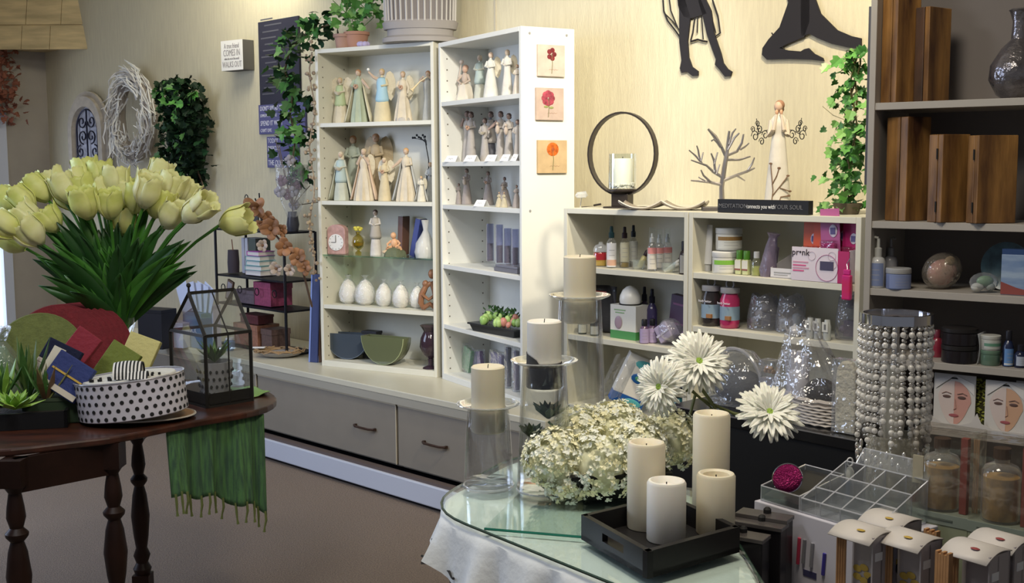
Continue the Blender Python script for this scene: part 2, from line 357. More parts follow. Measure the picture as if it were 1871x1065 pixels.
# ================================================================ FIGURINES
def arm(b, sx, kind, m=0):
    sh = (sx*0.075, 0, 0.79)
    if kind == 'fold': pts = [sh, (sx*0.115, -0.03, 0.68), (sx*0.02, -0.10, 0.66)]
    elif kind == 'up': pts = [sh, (sx*0.15, -0.04, 0.83), (sx*0.24, -0.07, 0.93)]
    elif kind == 'face': pts = [sh, (sx*0.11, -0.04, 0.70), (sx*0.03, -0.08, 0.84)]
    elif kind == 'horn': pts = [sh, (sx*0.14, -0.06, 0.80), (sx*0.05, -0.14, 0.86)]
    elif kind == 'out': pts = [sh, (sx*0.16, -0.03, 0.70), (sx*0.25, -0.08, 0.62)]
    else: pts = [sh, (sx*0.12, -0.01, 0.66), (sx*0.12, -0.05, 0.54)]
    b.tube(pts, [0.032, 0.030, 0.017], 7, m)
def figurine(loc, h, robe, skin, hair, label, group, wings=None, arms=('fold', 'fold'), flare=0.17, folds=0.06, rz=0, hold=None, wingcol=None, base=None, scarf=None, cape=None, veil=False, lean=0, name='angel_figurine'):
    t = thing(name, label, 'figurine', loc, rz, group, h)
    nf = random.choice((7, 9, 11)); ph = random.random()*6
    fn = lambda a, z: 1 + folds*math.sin(nf*a+ph)*max(0, (0.75-z))*1.6
    rb = mat(robe, 0.6, noise=0.12, nscale=6, bump=0.25, bscale=12); sk = mat(skin, 0.6); hr = mat(hair, 0.6)
    b = MB().lathe([(flare, 0), (flare*1.02, 0.03), (flare*0.92, 0.18), (flare*0.74, 0.36), (flare*0.52+0.01, 0.52), (0.072, 0.62), (0.085, 0.70), (0.082, 0.77), (0.060, 0.81), (0.026, 0.835), (0.022, 0.87)], 26, fn=fn, sy=0.82)
    b.build('robe', rb, t, smooth=True)
    hd = MB().ell((0, -0.008, 0.915), (0.045, 0.05, 0.058), 12, 8).ell((0, -0.057, 0.908), (0.008, 0.012, 0.012), 6, 4)
    hd.build('head', sk, t, smooth=True)
    hb = MB().ell((0, 0.008, 0.936), (0.054, 0.056, 0.052), 12, 8)
    if veil: hb.ell((0, 0.03, 0.86), (0.062, 0.045, 0.12), 10, 8)
    else: hb.ell((0.0, 0.062, 0.90), (0.03, 0.03, 0.035), 8, 6)
    hb.build('hair', hr, t, smooth=True)
    for sx, k in zip((-1, 1), arms):
        a = MB(); arm(a, sx, k); a.build('arm', rb if k in ('fold', 'down') else sk, t, smooth=True)
    if wings:
        wl, wt = wings; wm = mat(wingcol or (0.66, 0.60, 0.46), 0.6, bump=0.4, bscale=18)
        for sx in (-1, 1):
            out = [(0.015, 0.60), (0.06, 0.46), (0.12, 0.40), (0.17, 0.48), (0.20, 0.62), (0.20, 0.78), (0.165, 0.90), (0.11, 0.95), (0.06, 0.92), (0.03, 0.80)]
            w_ = MB().prism([(x*wl*1.15, 0.62+(z-0.62)*wl) for x, z in out], -0.008, 0.008)
            if sx < 0: w_.xf(Matrix.Diagonal((-1, 1, 1, 1)))
            w_.xf(Matrix.Translation((0, 0.075, 0)) @ Matrix.Rotation(sx*math.radians(wt), 4, 'Z'))
            w_.build('wing', wm, t, bev=0.004)
    if base: MB().lathe([(0.16, -0.0), (0.165, 0.03), (0.15, 0.07), (0.12, 0.08)], 20).build('pedestal', mat(base, 0.6), t, smooth=True)
    if scarf:
        s_ = MB().lathe([(0.115, 0.36), (0.125, 0.42), (0.095, 0.60), (0.098, 0.72), (0.085, 0.79), (0.05, 0.82)], 20, sy=0.85, cap=False); s_.build('shawl', mat(scarf, 0.6), t, smooth=True, solid=0.008)
    if cape:
        s_ = MB().sheet(lambda u_, v_: (math.cos(-0.55+u_*(PI+1.1))*(0.085+0.20*(1-v_)**1.2)*(1+0.05*math.sin(u_*22)), 0.02+math.sin(-0.55+u_*(PI+1.1))*(0.07+0.10*(1-v_)), 0.02+0.80*v_), 22, 8)
        s_.build('cape', mat(cape, 0.6), t, smooth=True, solid=0.008)
    if hold == 'bouquet':
        s_ = MB()
        for k in range(7): s_.ell((0.03*math.cos(k), -0.13+0.015*math.sin(k*2), 0.66+0.03*math.sin(k)), 0.022, 7, 5)
        s_.build('bouquet', mat((0.5, 0.32, 0.22), 0.7), t, smooth=True)
    elif hold == 'horn':
        MB().tube([(0.03, -0.12, 0.86), (-0.10, -0.20, 0.76), (-0.22, -0.26, 0.62), (-0.25, -0.28, 0.58)], [0.008, 0.012, 0.022, 0.055], 10).build('horn', mat((0.75, 0.62, 0.38), 0.4), t, smooth=True)
    elif hold == 'bowl':
        MB().lathe([(0.03, 0.60), (0.075, 0.64), (0.085, 0.66)], 12, c=(0, -0.12, 0)).build('bowl', mat((0.62, 0.55, 0.42), 0.6), t, smooth=True)
    elif hold == 'star':
        MB().ell((-0.24, -0.07, 0.97), 0.028, 8, 6).build('white_dove', mat((0.9, 0.9, 0.85), 0.5), t, smooth=True)
    elif hold == 'lantern':
        MB().lathe([(0.02, 0.40), (0.035, 0.42), (0.035, 0.50), (0.01, 0.54)], 8, c=(0.25, -0.08, 0)).build('lantern', mat((0.45, 0.35, 0.25), 0.5), t)
    elif hold == 'child':
        s_ = MB().ell((0.0, -0.12, 0.62), (0.05, 0.045, 0.09), 10, 6).ell((0.0, -0.12, 0.735), 0.035, 8, 6); s_.build('child', mat((0.55, 0.45, 0.36), 0.6), t, smooth=True)
    return t
IV = (0.62, 0.55, 0.40); SAGE = (0.40, 0.46, 0.33); SKN = (0.56, 0.42, 0.31); HBR = (0.42, 0.22, 0.11); BLUE = (0.36, 0.56, 0.66); LTN = (0.66, 0.58, 0.44)
def fig(u, i, px, hpx, off, *a, **k):
    p = S(u, i, px, off); k['rz'] = k.get('rz', 0) + u.rz*0.5; h = hpx*mpp(p)
    hw = h*max(k.get('flare', 0.17)*1.08, 0.20*k['wings'][0] if k.get('wings') else 0, 0.21 if k.get('cape') else 0, 0.13)
    lx = (p-u.a).dot(u.d); mx = u.w-0.021-hw; p = p + u.d*(min(max(lx, 0.021+hw), mx)-lx)
    bk = h*(0.19 if k.get('wings') or k.get('cape') else k.get('flare', 0.17)); lim = (0.238 if u is UL else 0.248)-bk
    if off > lim: p = p + u.n*(max(lim, 0.05)-off)
    return figurine(p, h, *a, **k)
g = 'tall angel figurines on the top shelf'
fig(UL, 0, 613, 84, 0.10, IV, SKN, (0.6, 0.45, 0.25), 'short angel figurine with wide cream wings and sage shawl, leftmost on top shelf', g, wings=(1.15, 10), scarf=(0.42, 0.50, 0.28), hold='bowl')
fig(UL, 0, 656, 98, 0.10, SAGE, SKN, HBR, 'sage green angel figurine with flowing robe and red-brown hair on top shelf', g, cape=(0.58, 0.54, 0.38), folds=0.12, arms=('fold', 'out'), hold='bouquet', flare=0.15)
fig(UL, 0, 699, 98, 0.09, (0.66, 0.57, 0.36), SKN, (0.55, 0.40, 0.2), 'angel figurine in blue shawl raising one arm with a white dove', g, wings=(1.0, 35), scarf=BLUE, arms=('up', 'fold'), hold='star', flare=0.17, folds=0.01)
fig(UL, 0, 737, 92, 0.09, LTN, SKN, (0.45, 0.32, 0.2), 'cream angel figurine on a grey round pedestal on top shelf', g, wings=(0.9, 40), base=(0.45, 0.42, 0.38), hold='bouquet', folds=0.14, arms=('fold', 'down'))
fig(UL, 0, 783, 92, 0.11, (0.44, 0.44, 0.40), SKN, HBR, 'grey-green angel figurine blowing a long pale horn, at the shelf divider', g, arms=('horn', 'horn'), hold='horn', flare=0.12, wings=(0.8, 30), wingcol=(0.4, 0.4, 0.36))
g = 'angel figurines in the front row of the second shelf'
fig(UL, 1, 624, 90, 0.07, (0.52, 0.54, 0.44), SKN, (0.62, 0.55, 0.40), 'figurine in pale blue bodice and long veil holding a bowl, leftmost on second shelf', g, scarf=(0.42, 0.52, 0.50), hold='bowl', veil=True, cape=(0.5, 0.5, 0.38), flare=0.15)
fig(UL, 1, 666, 96, 0.08, LTN, SKN, (0.60, 0.48, 0.32), 'peach-robed angel figurine with sweeping cape and bowed head on second shelf', g, cape=(0.64, 0.47, 0.33), wings=(0.8, 25), folds=0.14, arms=('face', 'face'), flare=0.18)
fig(UL, 1, 703, 80, 0.07, (0.64, 0.54, 0.34), SKN, (0.66, 0.55, 0.36), 'straw-coloured angel figurine with curled ribbed wing holding flowers, second shelf', g, wings=(0.95, 20), hold='bouquet', veil=True, flare=0.15, folds=0.02)
fig(UL, 1, 743, 98, 0.08, LTN, SKN, (0.62, 0.36, 0.16), 'figurine with long auburn hair in silver-grey gown and cape on second shelf', g, cape=(0.46, 0.47, 0.45), folds=0.16, arms=('out', 'fold'), veil=False, flare=0.17)
fig(UL, 1, 770, 47, 0.05, (0.70, 0.66, 0.55), SKN, (0.6, 0.4, 0.2), 'smallest winged angel figurine on the second shelf beside the divider', g, wings=(0.9, 20), cape=(0.5, 0.5, 0.46))
fig(UL, 1, 787, 72, 0.10, (0.42, 0.44, 0.44), SKN, (0.5, 0.33, 0.2), 'grey figurine half hidden by the divider on the second shelf', g, cape=(0.40, 0.42, 0.42), flare=0.13)
g = 'figurines behind the front row of the second shelf'
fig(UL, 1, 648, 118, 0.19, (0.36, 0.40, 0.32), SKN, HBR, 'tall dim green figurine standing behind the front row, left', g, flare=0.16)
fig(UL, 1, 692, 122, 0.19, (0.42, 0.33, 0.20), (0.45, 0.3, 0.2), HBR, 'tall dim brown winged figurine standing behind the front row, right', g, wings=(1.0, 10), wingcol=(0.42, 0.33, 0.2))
t = thing('twig_ornament', 'thin dark twig ornament with tiny leaves beside the divider on second shelf', 'ornament', S(UL, 1, 784, 0.17), UL.rz)
tw = MB().tube([(0, 0, 0), (0.0, 0, 0.2), (-0.02, 0, 0.30)], 0.0025, 5)
for k in range(7):
    x = -0.02-0.012*k; tw.tube([(-0.01, 0, 0.27+0.004*k), (x, 0, 0.31+0.008*math.sin(k*2))], 0.0015, 4).ell((x, 0, 0.312+0.008*math.sin(k*2)), (0.007, 0.003, 0.006), 6, 4)
tw.build('twig', ink, t)
# shelf 3 (glass)
p = S(UL, 2, 618, 0.06); t = thing('desk_clock', 'pink arched desk clock with a round white dial on the glass shelf', 'clock', p, UL.rz*0.6)
s = mpp(p); w_, h_ = 18*s, 54*s
MB().prism([(-w_, 0), (w_, 0), (w_, h_*0.8)]+[(w_*math.cos(a*PI/8), h_*0.8+h_*0.2*math.sin(a*PI/8)) for a in range(1, 8)]+[(-w_, h_*0.8)], -0.02, 0.02).build('case', mat((0.55, 0.33, 0.30), 0.5, noise=0.3, nscale=40), t, bev=0.003)
dl = MB().tube([(0, -0.02, h_*0.40), (0, -0.024, h_*0.40)], 15*s, 24).build('dial', paper, t)
MB().box(-0.001, -0.027, h_*0.40, 0.001, -0.025, h_*0.40+12*s).box(-9*s, -0.027, h_*0.40-0.001, 0, -0.025, h_*0.40+0.001).build('hands', ink, dl)
nm = MB()
for k in range(12):
    a = k*PI/6; nm.box(12.5*s*math.sin(a)-0.0012, -0.026, h_*0.4+12.5*s*math.cos(a)-0.0015, 12.5*s*math.sin(a)+0.0012, -0.0245, h_*0.4+12.5*s*math.cos(a)+0.0015)
nm.build('hour_marks', ink, dl)['kind'] = 'stuff'
p = S(UL, 2, 655, 0.07); t = thing('oil_vase', 'round-bellied glass vase of yellow oil with a yellow flower on the glass shelf', 'vase', p, 0)
MB().lathe([(0.016, 0), (0.016, 0.012), (0.006, 0.02), (0.028, 0.04), (0.033, 0.06), (0.026, 0.085), (0.010, 0.10), (0.013, 0.115)], 16).build('glass_body', glassm((0.75, 0.68, 0.30), 0.5), t, smooth=True)
MB().lathe([(0.005, 0.03), (0.024, 0.045), (0.026, 0.06), (0.005, 0.062)], 14).build('oil', mat((0.35, 0.26, 0.04), 0.1), t, smooth=True)
fl = MB()
for k in range(9):
    a = k*0.7; fl.ell((0.014*math.cos(a), 0.014*math.sin(a), 0.13+0.006*math.sin(k*3)), (0.011, 0.011, 0.008), 6, 4)
fl.build('flower', mat((0.62, 0.55, 0.08), 0.6), t)
fig(UL, 2, 687, 84, 0.08, (0.62, 0.58, 0.52), (0.5, 0.4, 0.32), (0.10, 0.06, 0.05), 'slim figurine in white skirt with dark hair, head bowed, on the glass shelf', 'figurines on the glass shelf', flare=0.13, folds=0.02, arms=('fold', 'fold'), scarf=(0.42, 0.38, 0.32), name='lady_figurine')
p = S(UL, 2, 721, 0.06); t = thing('baby_figurine', 'orange kneeling baby figurine on a mossy green mound, glass shelf', 'figurine', p, UL.rz*0.5); s = mpp(p)
MB().lathe([(20*s, 0), (18*s, 8*s), (12*s, 14*s), (2*s, 17*s)], 18, fn=lambda a, z: 1+0.12*math.sin(5*a)).build('mound', mat((0.12, 0.14, 0.08), 0.8, bump=0.8, bscale=60), t, smooth=True)
bm = MB().ell((0, 0, 24*s), (7*s, 6*s, 9*s), 10, 8).ell((-1*s, -2*s, 38*s), (5.5*s, 5.5*s, 6*s), 10, 8).tube([(-6*s, 0, 28*s), (-12*s, -5*s, 22*s), (-9*s, -9*s, 17*s)], [2.4*s, 2*s, 1.6*s], 6).tube([(6*s, 0, 28*s), (12*s, -4*s, 24*s), (9*s, -9*s, 18*s)], [2.4*s, 2*s, 1.6*s], 6).tube([(4*s, -2*s, 17*s), (13*s, -4*s, 16*s), (14*s, -2*s, 12*s)], [3.5*s, 3*s, 2*s], 6).tube([(-4*s, -2*s, 17*s), (-12*s, -5*s, 15*s), (-15*s, -2*s, 11*s)], [3.5*s, 3*s, 2*s], 6)
bm.build('baby', mat((0.70, 0.40, 0.22), 0.5), t, smooth=True)
MB().ell((-13*s, -9*s, 8*s), (8*s, 5*s, 4*s), 8, 6).build('rabbit', mat((0.6, 0.45, 0.28), 0.6), t, smooth=True)
def leanbook(px, hpx, col, label, leanx, off):
    p = S(UL, 2, px, off); s = mpp(p); t = thing('book', label, 'book', p, UL.rz, 'books leaning on the glass shelf')
    M = Matrix.Rotation(leanx, 4, 'Y')
    MB().box(-5.5*s, 0.0, 0, 5.5*s, 0.06, hpx*s).xf(M).build('cover', mat(col, 0.5), t, bev=0.002)
    MB().box(-4*s, 0.003, hpx*s, 4*s, 0.06, hpx*s+0.001).xf(M).build('pages', paper, t)
leanbook(730, 70, (0.13, 0.06, 0.04), 'tall brown book standing behind the orange baby figurine', 0.05, 0.15)
leanbook(752, 70, (0.03, 0.045, 0.20), 'dark blue book leaning right beside the wrapped white package', 0.22, 0.10)
p = S(UL, 2, 778, 0.07); t = thing('wrapped_package', 'white lumpy package in clear wrap tied at the top beside divider', 'package', p, 0); s = mpp(p)
rf = lambda a, z: 1+0.08*math.sin(5*a+z*60)
MB().lathe([(18*s, 0), (21*s, 10*s), (17*s, 26*s), (8*s, 42*s), (4*s, 50*s), (7*s, 68*s)], 18, fn=rf).build('wrap', glassm((0.9, 0.9, 0.9), 0.5, 0.15, 0.9, 40, 0.55, (0.8, 0.8, 0.76)), t, smooth=True)
MB().lathe([(15*s, 2*s), (17*s, 12*s), (13*s, 25*s), (5*s, 36*s)], 14).build('filling', mat((0.7, 0.7, 0.66), 0.7), t, smooth=True)
# shelf 4 : egg candles
for k, (px, hp, wp, off) in enumerate(((637, 45, 17, 0.09), (668, 47, 18, 0.08), (702, 43, 15, 0.08), (733, 43, 15, 0.07), (763, 40, 14, 0.10))):
    p = S(UL, 3, px, off); s = mpp(p)
    lab = ['egg-shaped white candle in clear wrap, leftmost of the five', 'largest egg-shaped white candle, second from left, wrap bunched on top', 'egg-shaped white candle in the middle with wrap twisted at top', 'egg-shaped white candle fourth from left with ribbed wrap', 'egg-shaped white candle behind the brown knot sculpture'][k]
    t = thing('egg_candle', lab, 'candle', p, k, 'wrapped egg candles on the shelf')
    pf = [(wp*s*0.45, 0), (wp*s*0.85, hp*s*0.12), (wp*s, hp*s*0.36), (wp*s*0.86, hp*s*0.66), (wp*s*0.5, hp*s*0.9), (0.001, hp*s)]
    MB().lathe(pf, 20).build('wax_egg', waxw, t, smooth=True)
    pf = [(wp*s*0.5, 0), (wp*s*0.93, hp*s*0.12), (wp*s*1.07, hp*s*0.36), (wp*s*0.92, hp*s*0.68), (wp*s*0.4, hp*s*0.98), (wp*s*0.12, hp*s*1.05), (wp*s*0.4, hp*s*1.16)]
    MB().lathe(pf, 22, fn=lambda a, z: 1+0.05*math.sin(9*a)).build('clear_wrap', glassm((0.97, 0.97, 0.97), 0.5, 0.1, 0.8, 60, 0.12), t, smooth=True)
p = S(UL, 3, 788, 0.06); s = mpp(p); t = thing('knot_sculpture', 'brown carved sculpture of entwined people at the divider', 'sculpture', p, 0)
kb = MB()
kb.tube([(-14*s, 0, 2*s), (-19*s, 0, 14*s), (-17*s, 0, 28*s), (-9*s, 0, 44*s), (0, 0, 50*s)], [4*s, 5.5*s, 6*s, 5*s, 4*s], 8).tube([(6*s, 0, 2*s), (10*s, 0, 18*s), (6*s, 0, 36*s), (0, 0, 52*s)], [5*s, 6*s, 5*s, 4*s], 8)
kb.tube([(-17*s, -4*s, 30*s), (-4*s, -8*s, 20*s), (8*s, -5*s, 28*s)], 3.2*s, 7).tube([(-14*s, -2*s, 4*s), (-2*s, -6*s, 12*s), (8*s, -2*s, 4*s)], 4.5*s, 7).ell((-10*s, 0, 48*s), (6*s, 6*s, 7*s), 10, 7).ell((2*s, 0, 66*s), (7*s, 7*s, 9*s), 10, 7)
kb.build('figures', mat((0.30, 0.14, 0.07), 0.4, noise=0.3, nscale=30), t, smooth=True)
# shelf 5 : bowls
def halfbowl(px, wpx, hpx, col, label, off, rz):
    p = S(UL, 4, px, off)+Vector((0, 0, 0.003)); s = mpp(p); t = thing('half_moon_bowl', label, 'bowl', p+UL.d*(0.012 if px < 650 else 0), UL.rz+rz, 'half-moon glass bowls on the bottom shelf'); W = wpx*s/2; Hh = hpx*s
    arc = [(W*math.cos(PI+a*PI/14), Hh+Hh*math.sin(PI+a*PI/14)) for a in range(15)]
    arc2 = [(x*0.93, Hh-(Hh-z)*0.93) for x, z in arc]
    m = glassm(col, 0.55, 0.03, 0, 30, 0.55, tuple(c*0.35 for c in col))
    MB().prism(arc, -0.035, -0.030).build('front_face', m, t); MB().prism(arc, 0.030, 0.035).build('rear_face', m, t)
    q = MB()
    V = [(x, y, z) for y in (-0.03, 0.03) for x, z in arc]; n = len(arc)
    q.add(V, [(i, i+1, n+i+1, n+i) for i in range(n-1)]); q.build('curved_base', m, t, smooth=True, solid=0.003)
    MB().tube([(x, -0.033, z) for x, z in arc], 0.0022, 5).build('rim', mat(tuple(min(1, c*0.9) for c in col), 0.2), t)
halfbowl(636, 86, 46, (0.25, 0.32, 0.42), 'dark blue half-moon glass bowl on the bottom shelf', 0.10, 0.2)
halfbowl(706, 94, 50, (0.52, 0.58, 0.32), 'olive green half-moon glass bowl with a clear rim', 0.05, 0.0)
p = S(UL, 4, 675, 0.14); t = thing('dark_stick_box', 'flat dark grey box lying across behind the two half-moon bowls', 'box', p, UL.rz)
s = mpp(p); MB().box(-16*s, 0, 0, 16*s, 0.05, 48*s).build('box_body', mat((0.05, 0.05, 0.055), 0.5), t, bev=0.003); MB().box(-17*s, -0.003, 46*s, 17*s, 0.052, 51*s).build('lid', mat((0.03, 0.03, 0.035), 0.4), t, bev=0.002)
p = S(UL, 4, 787, 0.06); s = mpp(p); t = thing('dark_vase', 'dark purple footed glass vase cut off by the divider, bottom shelf', 'vase', p)
MB().lathe([(15*s, 0), (14*s, 2*s), (5*s, 6*s), (5*s, 18*s), (14*s, 26*s), (20*s, 40*s), (18*s, 56*s), (12*s, 68*s), (18*s, 78*s)], 22).build('body', mat((0.035, 0.02, 0.03), 0.08, coat=0.5), t, smooth=True)
MB().lathe([(17.5*s, 77*s), (19*s, 79*s), (17*s, 80*s)], 22).build('rim', mat((0.06, 0.04, 0.05), 0.1), t, smooth=True)
# ---------- right tall bookcase
WSK = (0.34, 0.24, 0.20); WRB = (0.46, 0.42, 0.38); DH = (0.10, 0.06, 0.05)
g = 'pale figurines on the top shelf of the divided bookcase'
# seated figure with wire swing frame
p = S(UR, 0, 850, 0.10); s = mpp(p)*0.94; t = thing('seated_angel', 'seated angel figurine with draped skirt and thin raised wand, top shelf corner', 'figurine', p, UR.rz*0.4, g)
MB().lathe([(19*s, 0), (18*s, 6*s), (15*s, 16*s), (13*s, 28*s), (8*s, 36*s)], 22, fn=lambda a, z: 1+0.13*math.sin(6*a+z*30)).build('skirt', mat((0.66, 0.60, 0.50), 0.6), t, smooth=True)
MB().ell((0, 0, 44*s), (7*s, 6*s, 13*s), 12, 8).build('torso', mat((0.5, 0.40, 0.32), 0.6), t, smooth=True)
MB().ell((1*s, -1*s, 62*s), (5.5*s, 6*s, 7*s), 12, 8).build('head', mat((0.55, 0.36, 0.26), 0.6), t, smooth=True)
MB().ell((1*s, 1*s, 65*s), (6.2*s, 6.2*s, 6*s), 12, 8).build('hair', mat((0.40, 0.25, 0.18), 0.6), t, smooth=True)
for sx in (-1, 1): MB().tube([(sx*6*s, 0, 51*s), (sx*13*s, -6*s, 40*s), (sx*3*s, -11*s, 34*s)], [3*s, 2.6*s, 2*s], 7).build('arm', mat((0.5, 0.40, 0.32), 0.6), t, smooth=True)
MB().tube([(-12*s, -4*s, 28*s), (-13*s, 0, 50*s), (-8*s, 2*s, 76*s)], 1.2*s, 5).ell((-8*s, 2*s, 77*s), (5*s, 4*s, 4*s), 8, 6).build('wand', mat((0.6, 0.5, 0.42), 0.6), t, smooth=True)
fig(UR, 0, 877, 84, 0.13, (0.58, 0.58, 0.48), SKN, (0.6, 0.5, 0.36), 'pale figurine half hidden behind the stout white angel, top shelf', g, scarf=(0.42, 0.5, 0.46), flare=0.14)
fig(UR, 0, 897, 84, 0.07, (0.74, 0.72, 0.64), (0.66, 0.52, 0.42), (0.6, 0.45, 0.35), 'stout white speckled angel figurine with short wings, top shelf', g, wings=(0.85, 30), flare=0.17, folds=0.0)
fig(UR, 0, 927, 86, 0.08, (0.72, 0.68, 0.60), (0.6, 0.5, 0.4), (0.55, 0.42, 0.3), 'slim white angel figurine with cross in hand, near the end panel', g, wings=(0.8, 20), flare=0.13, folds=0.05)
fig(UR, 0, 945, 55, 0.04, (0.68, 0.6, 0.5), SKN, HBR, 'small figurine cut off by the white end panel, top shelf', g, flare=0.16)
g = 'slender carved figurines on the second shelf'
for k, (px, hp, off, arms, hold, lab) in enumerate(((836, 92, 0.12, ('face', 'face'), None, 'slender carved figurine with hands at her face, leftmost on second shelf'), (861, 92, 0.10, ('fold', 'fold'), 'bouquet', 'slender carved figurine holding a brown bouquet, second from left'),
        (886, 80, 0.09, ('fold', 'down'), 'bowl', 'shorter carved woman figurine leaning to her partner, second shelf'), (897, 92, 0.13, ('down', 'fold'), None, 'carved man figurine in dark trousers behind the shorter woman'),
        (915, 92, 0.10, ('out', 'fold'), 'child', 'carved parent figurine holding a child, second shelf middle'), (930, 88, 0.08, ('fold', 'fold'), 'child', 'carved mother figurine holding a baby, second from the end panel'), (946, 76, 0.04, ('fold', 'down'), None, 'carved figurine nearest the end panel on the second shelf'))):
    fig(UR, 1, px, hp, off, (0.10, 0.10, 0.12) if k == 3 else WRB, WSK, DH, lab, g, arms=arms, hold=hold, flare=0.115, folds=0.02, name='carved_figurine', scarf=WRB if k == 3 else None)
cardm = mat((0.85, 0.85, 0.85), 0.5)
def card(u, i, px, off, wpx, lab, g):
    p = S(u, i, px, off); s = mpp(p); t = thing('price_card', lab, 'card', p, u.rz*0.7, g); W = wpx*s/2
    MB().hull([(-W, -0.02, 0), (W, -0.02, 0), (W, -0.019, 0.001), (-W, -0.019, 0.001)], [(-W*0.9, 0, 0.028), (W*0.9, 0, 0.028), (W*0.9, 0.001, 0.028), (-W*0.9, 0.001, 0.028)]).build('front_flap', cardm, t)
    MB().hull([(-W, 0.02, 0), (W, 0.02, 0), (W, 0.019, 0.001), (-W, 0.019, 0.001)], [(-W*0.9, 0.002, 0.028), (W*0.9, 0.002, 0.028), (W*0.9, 0.001, 0.028), (-W*0.9, 0.001, 0.028)]).build('rear_flap', cardm, t)
    MB().tube([(-W*0.4, -0.0135, 0.012), (-W*0.15, -0.011, 0.017), (0, -0.0145, 0.010), (W*0.2, -0.011, 0.017), (W*0.45, -0.014, 0.011)], 0.0007, 4).build('scroll_print', mat((0.4, 0.4, 0.42), 0.6), t)
for px, wp, lab in ((827, 30, 'folded white card below the leftmost carved figurine'), (862, 28, 'folded white card second from left, below the carved figurine with bouquet'), (900, 26, 'folded white card below the carved couple'), (926, 20, 'folded white card tilted below the carved mother'), (943, 14, 'folded white card touching the end panel side')):
    card(UR, 1, px, 0.022, wp, lab, 'folded cards along the second shelf edge')
g = 'dark carved figurines on the third shelf'
for px, hp, off, hold, fl, lab in ((827, 38, 0.08, None, 0.15, 'small dark carved child figurine, leftmost on the third shelf'), (853, 66, 0.10, 'child', 0.15, 'tallest dark carved figurine lifting a child on the third shelf'),
        (892, 62, 0.13, 'bouquet', 0.17, 'dark carved figurine with flowers behind the white card'), (922, 54, 0.10, 'child', 0.24, 'broad dark carved seated figurine on the third shelf'), (944, 42, 0.05, None, 0.2, 'dark carved figurine at the end panel on the third shelf')):
    fig(UR, 2, px, hp, off, (0.36, 0.31, 0.28), WSK, DH, lab, g, hold=hold, flare=fl, folds=0.02, name='carved_figurine')
for px, lab in ((912, 'left one of two tiny cream sitting child figurines, third shelf'), (921, 'right one of two tiny cream sitting child figurines, third shelf')):
    fig(UR, 2, px, 28, 0.03, (0.55, 0.48, 0.33), (0.45, 0.3, 0.2), (0.4, 0.28, 0.16), lab, 'tiny sitting figurines', flare=0.26, folds=0.04, name='child_figurine')
card(UR, 2, 880, 0.025, 26, 'folded white card leaning alone on the third shelf', 'folded card on the third shelf')
# shelf 4 : tray with glass tubes
p = S(UR, 3, 925, 0.03); s = mpp(p); t = thing('slate_tray', 'dark slate-grey tray under tall glass tubes', 'tray', p, UR.rz)
MB().box(-0.11, 0, 0, 0.09, 0.16, 0.018).build('tray_body', mat((0.14, 0.14, 0.17), 0.3), t, bev=0.003)
MB().box(-0.105, 0.005, 0.018, 0.085, 0.155, 0.028).build('top_lip', mat((0.18, 0.18, 0.22), 0.3), t, bev=0.002)
for k, (px, hp) in enumerate(((896, 68), (913, 70), (928, 64), (942, 66))):
    p = S(UR, UR.z[3]+0.029, px, 0.10-0.02*(k % 2)); s = mpp(p); t = thing('glass_tube', ('leftmost tall glass tube of dark filling on the slate tray', 'second glass tube from the left on the slate tray', 'third glass tube from the left on the slate tray', 'rightmost glass tube on the slate tray, beside the end panel')[k], 'vase', p, 0, 'clear glass tubes on the slate tray')
    MB().lathe([(7*s, 0), (7*s, hp*s), (6.3*s, hp*s), (6.3*s, 3*s)], 14, cap=False).build('glass', glassm((0.80, 0.82, 0.92), 0.6, 0.05, 0, 30, 0.12, (0.5, 0.5, 0.6)), t, smooth=True)
    MB().lathe([(6*s, 1*s), (6*s, 32*s)], 12).build('filling', mat((0.13, 0.07, 0.06), 0.7, bump=0.8, bscale=80), t, smooth=True)
# shelf 5 : succulent tray
p = S(UR, 4, 897, 0.02); s = mpp(p); RT = UR.rz+0.12
t = thing('succulent_tray', 'long black tray of green and pink succulent buds', 'plant tray', p, RT); W = 0.17
MB().hull([(-W*0.9, 0.01, 0), (W*0.9, 0.01, 0), (W*0.9, 0.11, 0), (-W*0.9, 0.11, 0)], [(-W, 0, 0.034), (W, 0, 0.034), (W, 0.125, 0.034), (-W, 0.125, 0.034)]).build('tray_body', mat((0.02, 0.022, 0.025), 0.25), t, bev=0.002)
MB().box(-W-0.006, -0.006, 0.030, W+0.006, 0.13, 0.038).build('tray_rim', mat((0.03, 0.032, 0.036), 0.2), t, bev=0.002)
random.seed(3)
for k in range(26):
    x = -W*0.9 + random.random()*W*1.8; y = 0.0+random.random()*0.10; pk = x > 0.06
    r = 0.010+random.random()*0.008
    MB().ell((x, y, 0.045+r*0.6+y*0.2), (r, r, r*1.35), 9, 6, M=Matrix.Rotation(random.random()-0.5, 3, 'X')).build('succulent_bud', mat((0.62, 0.26, 0.2), 0.4) if pk and k % 2 else mat((0.42, 0.60, 0.20) if k % 3 else (0.25, 0.42, 0.12), 0.4), t, smooth=True)
lf = MB()
for k in range(120):
    a = random.random()*6.3; x = -0.04+random.gauss(0, 0.055); y = 0.07+random.random()*0.03; z = 0.045+random.random()*0.055
    d = Vector((math.cos(a), math.sin(a)*0.6, 0.6+random.random())).normalized()*0.028; sd = d.cross(Vector((0, 0, 1))).normalized()*0.008
    b_ = Vector((x, y, z)); lf.add([b_, b_+d*0.5+sd, b_+d, b_+d*0.5-sd], [(0, 1, 2, 3)])
lf.build('foliage', mat((0.07, 0.17, 0.05), 0.5), t)['kind'] = 'stuff'
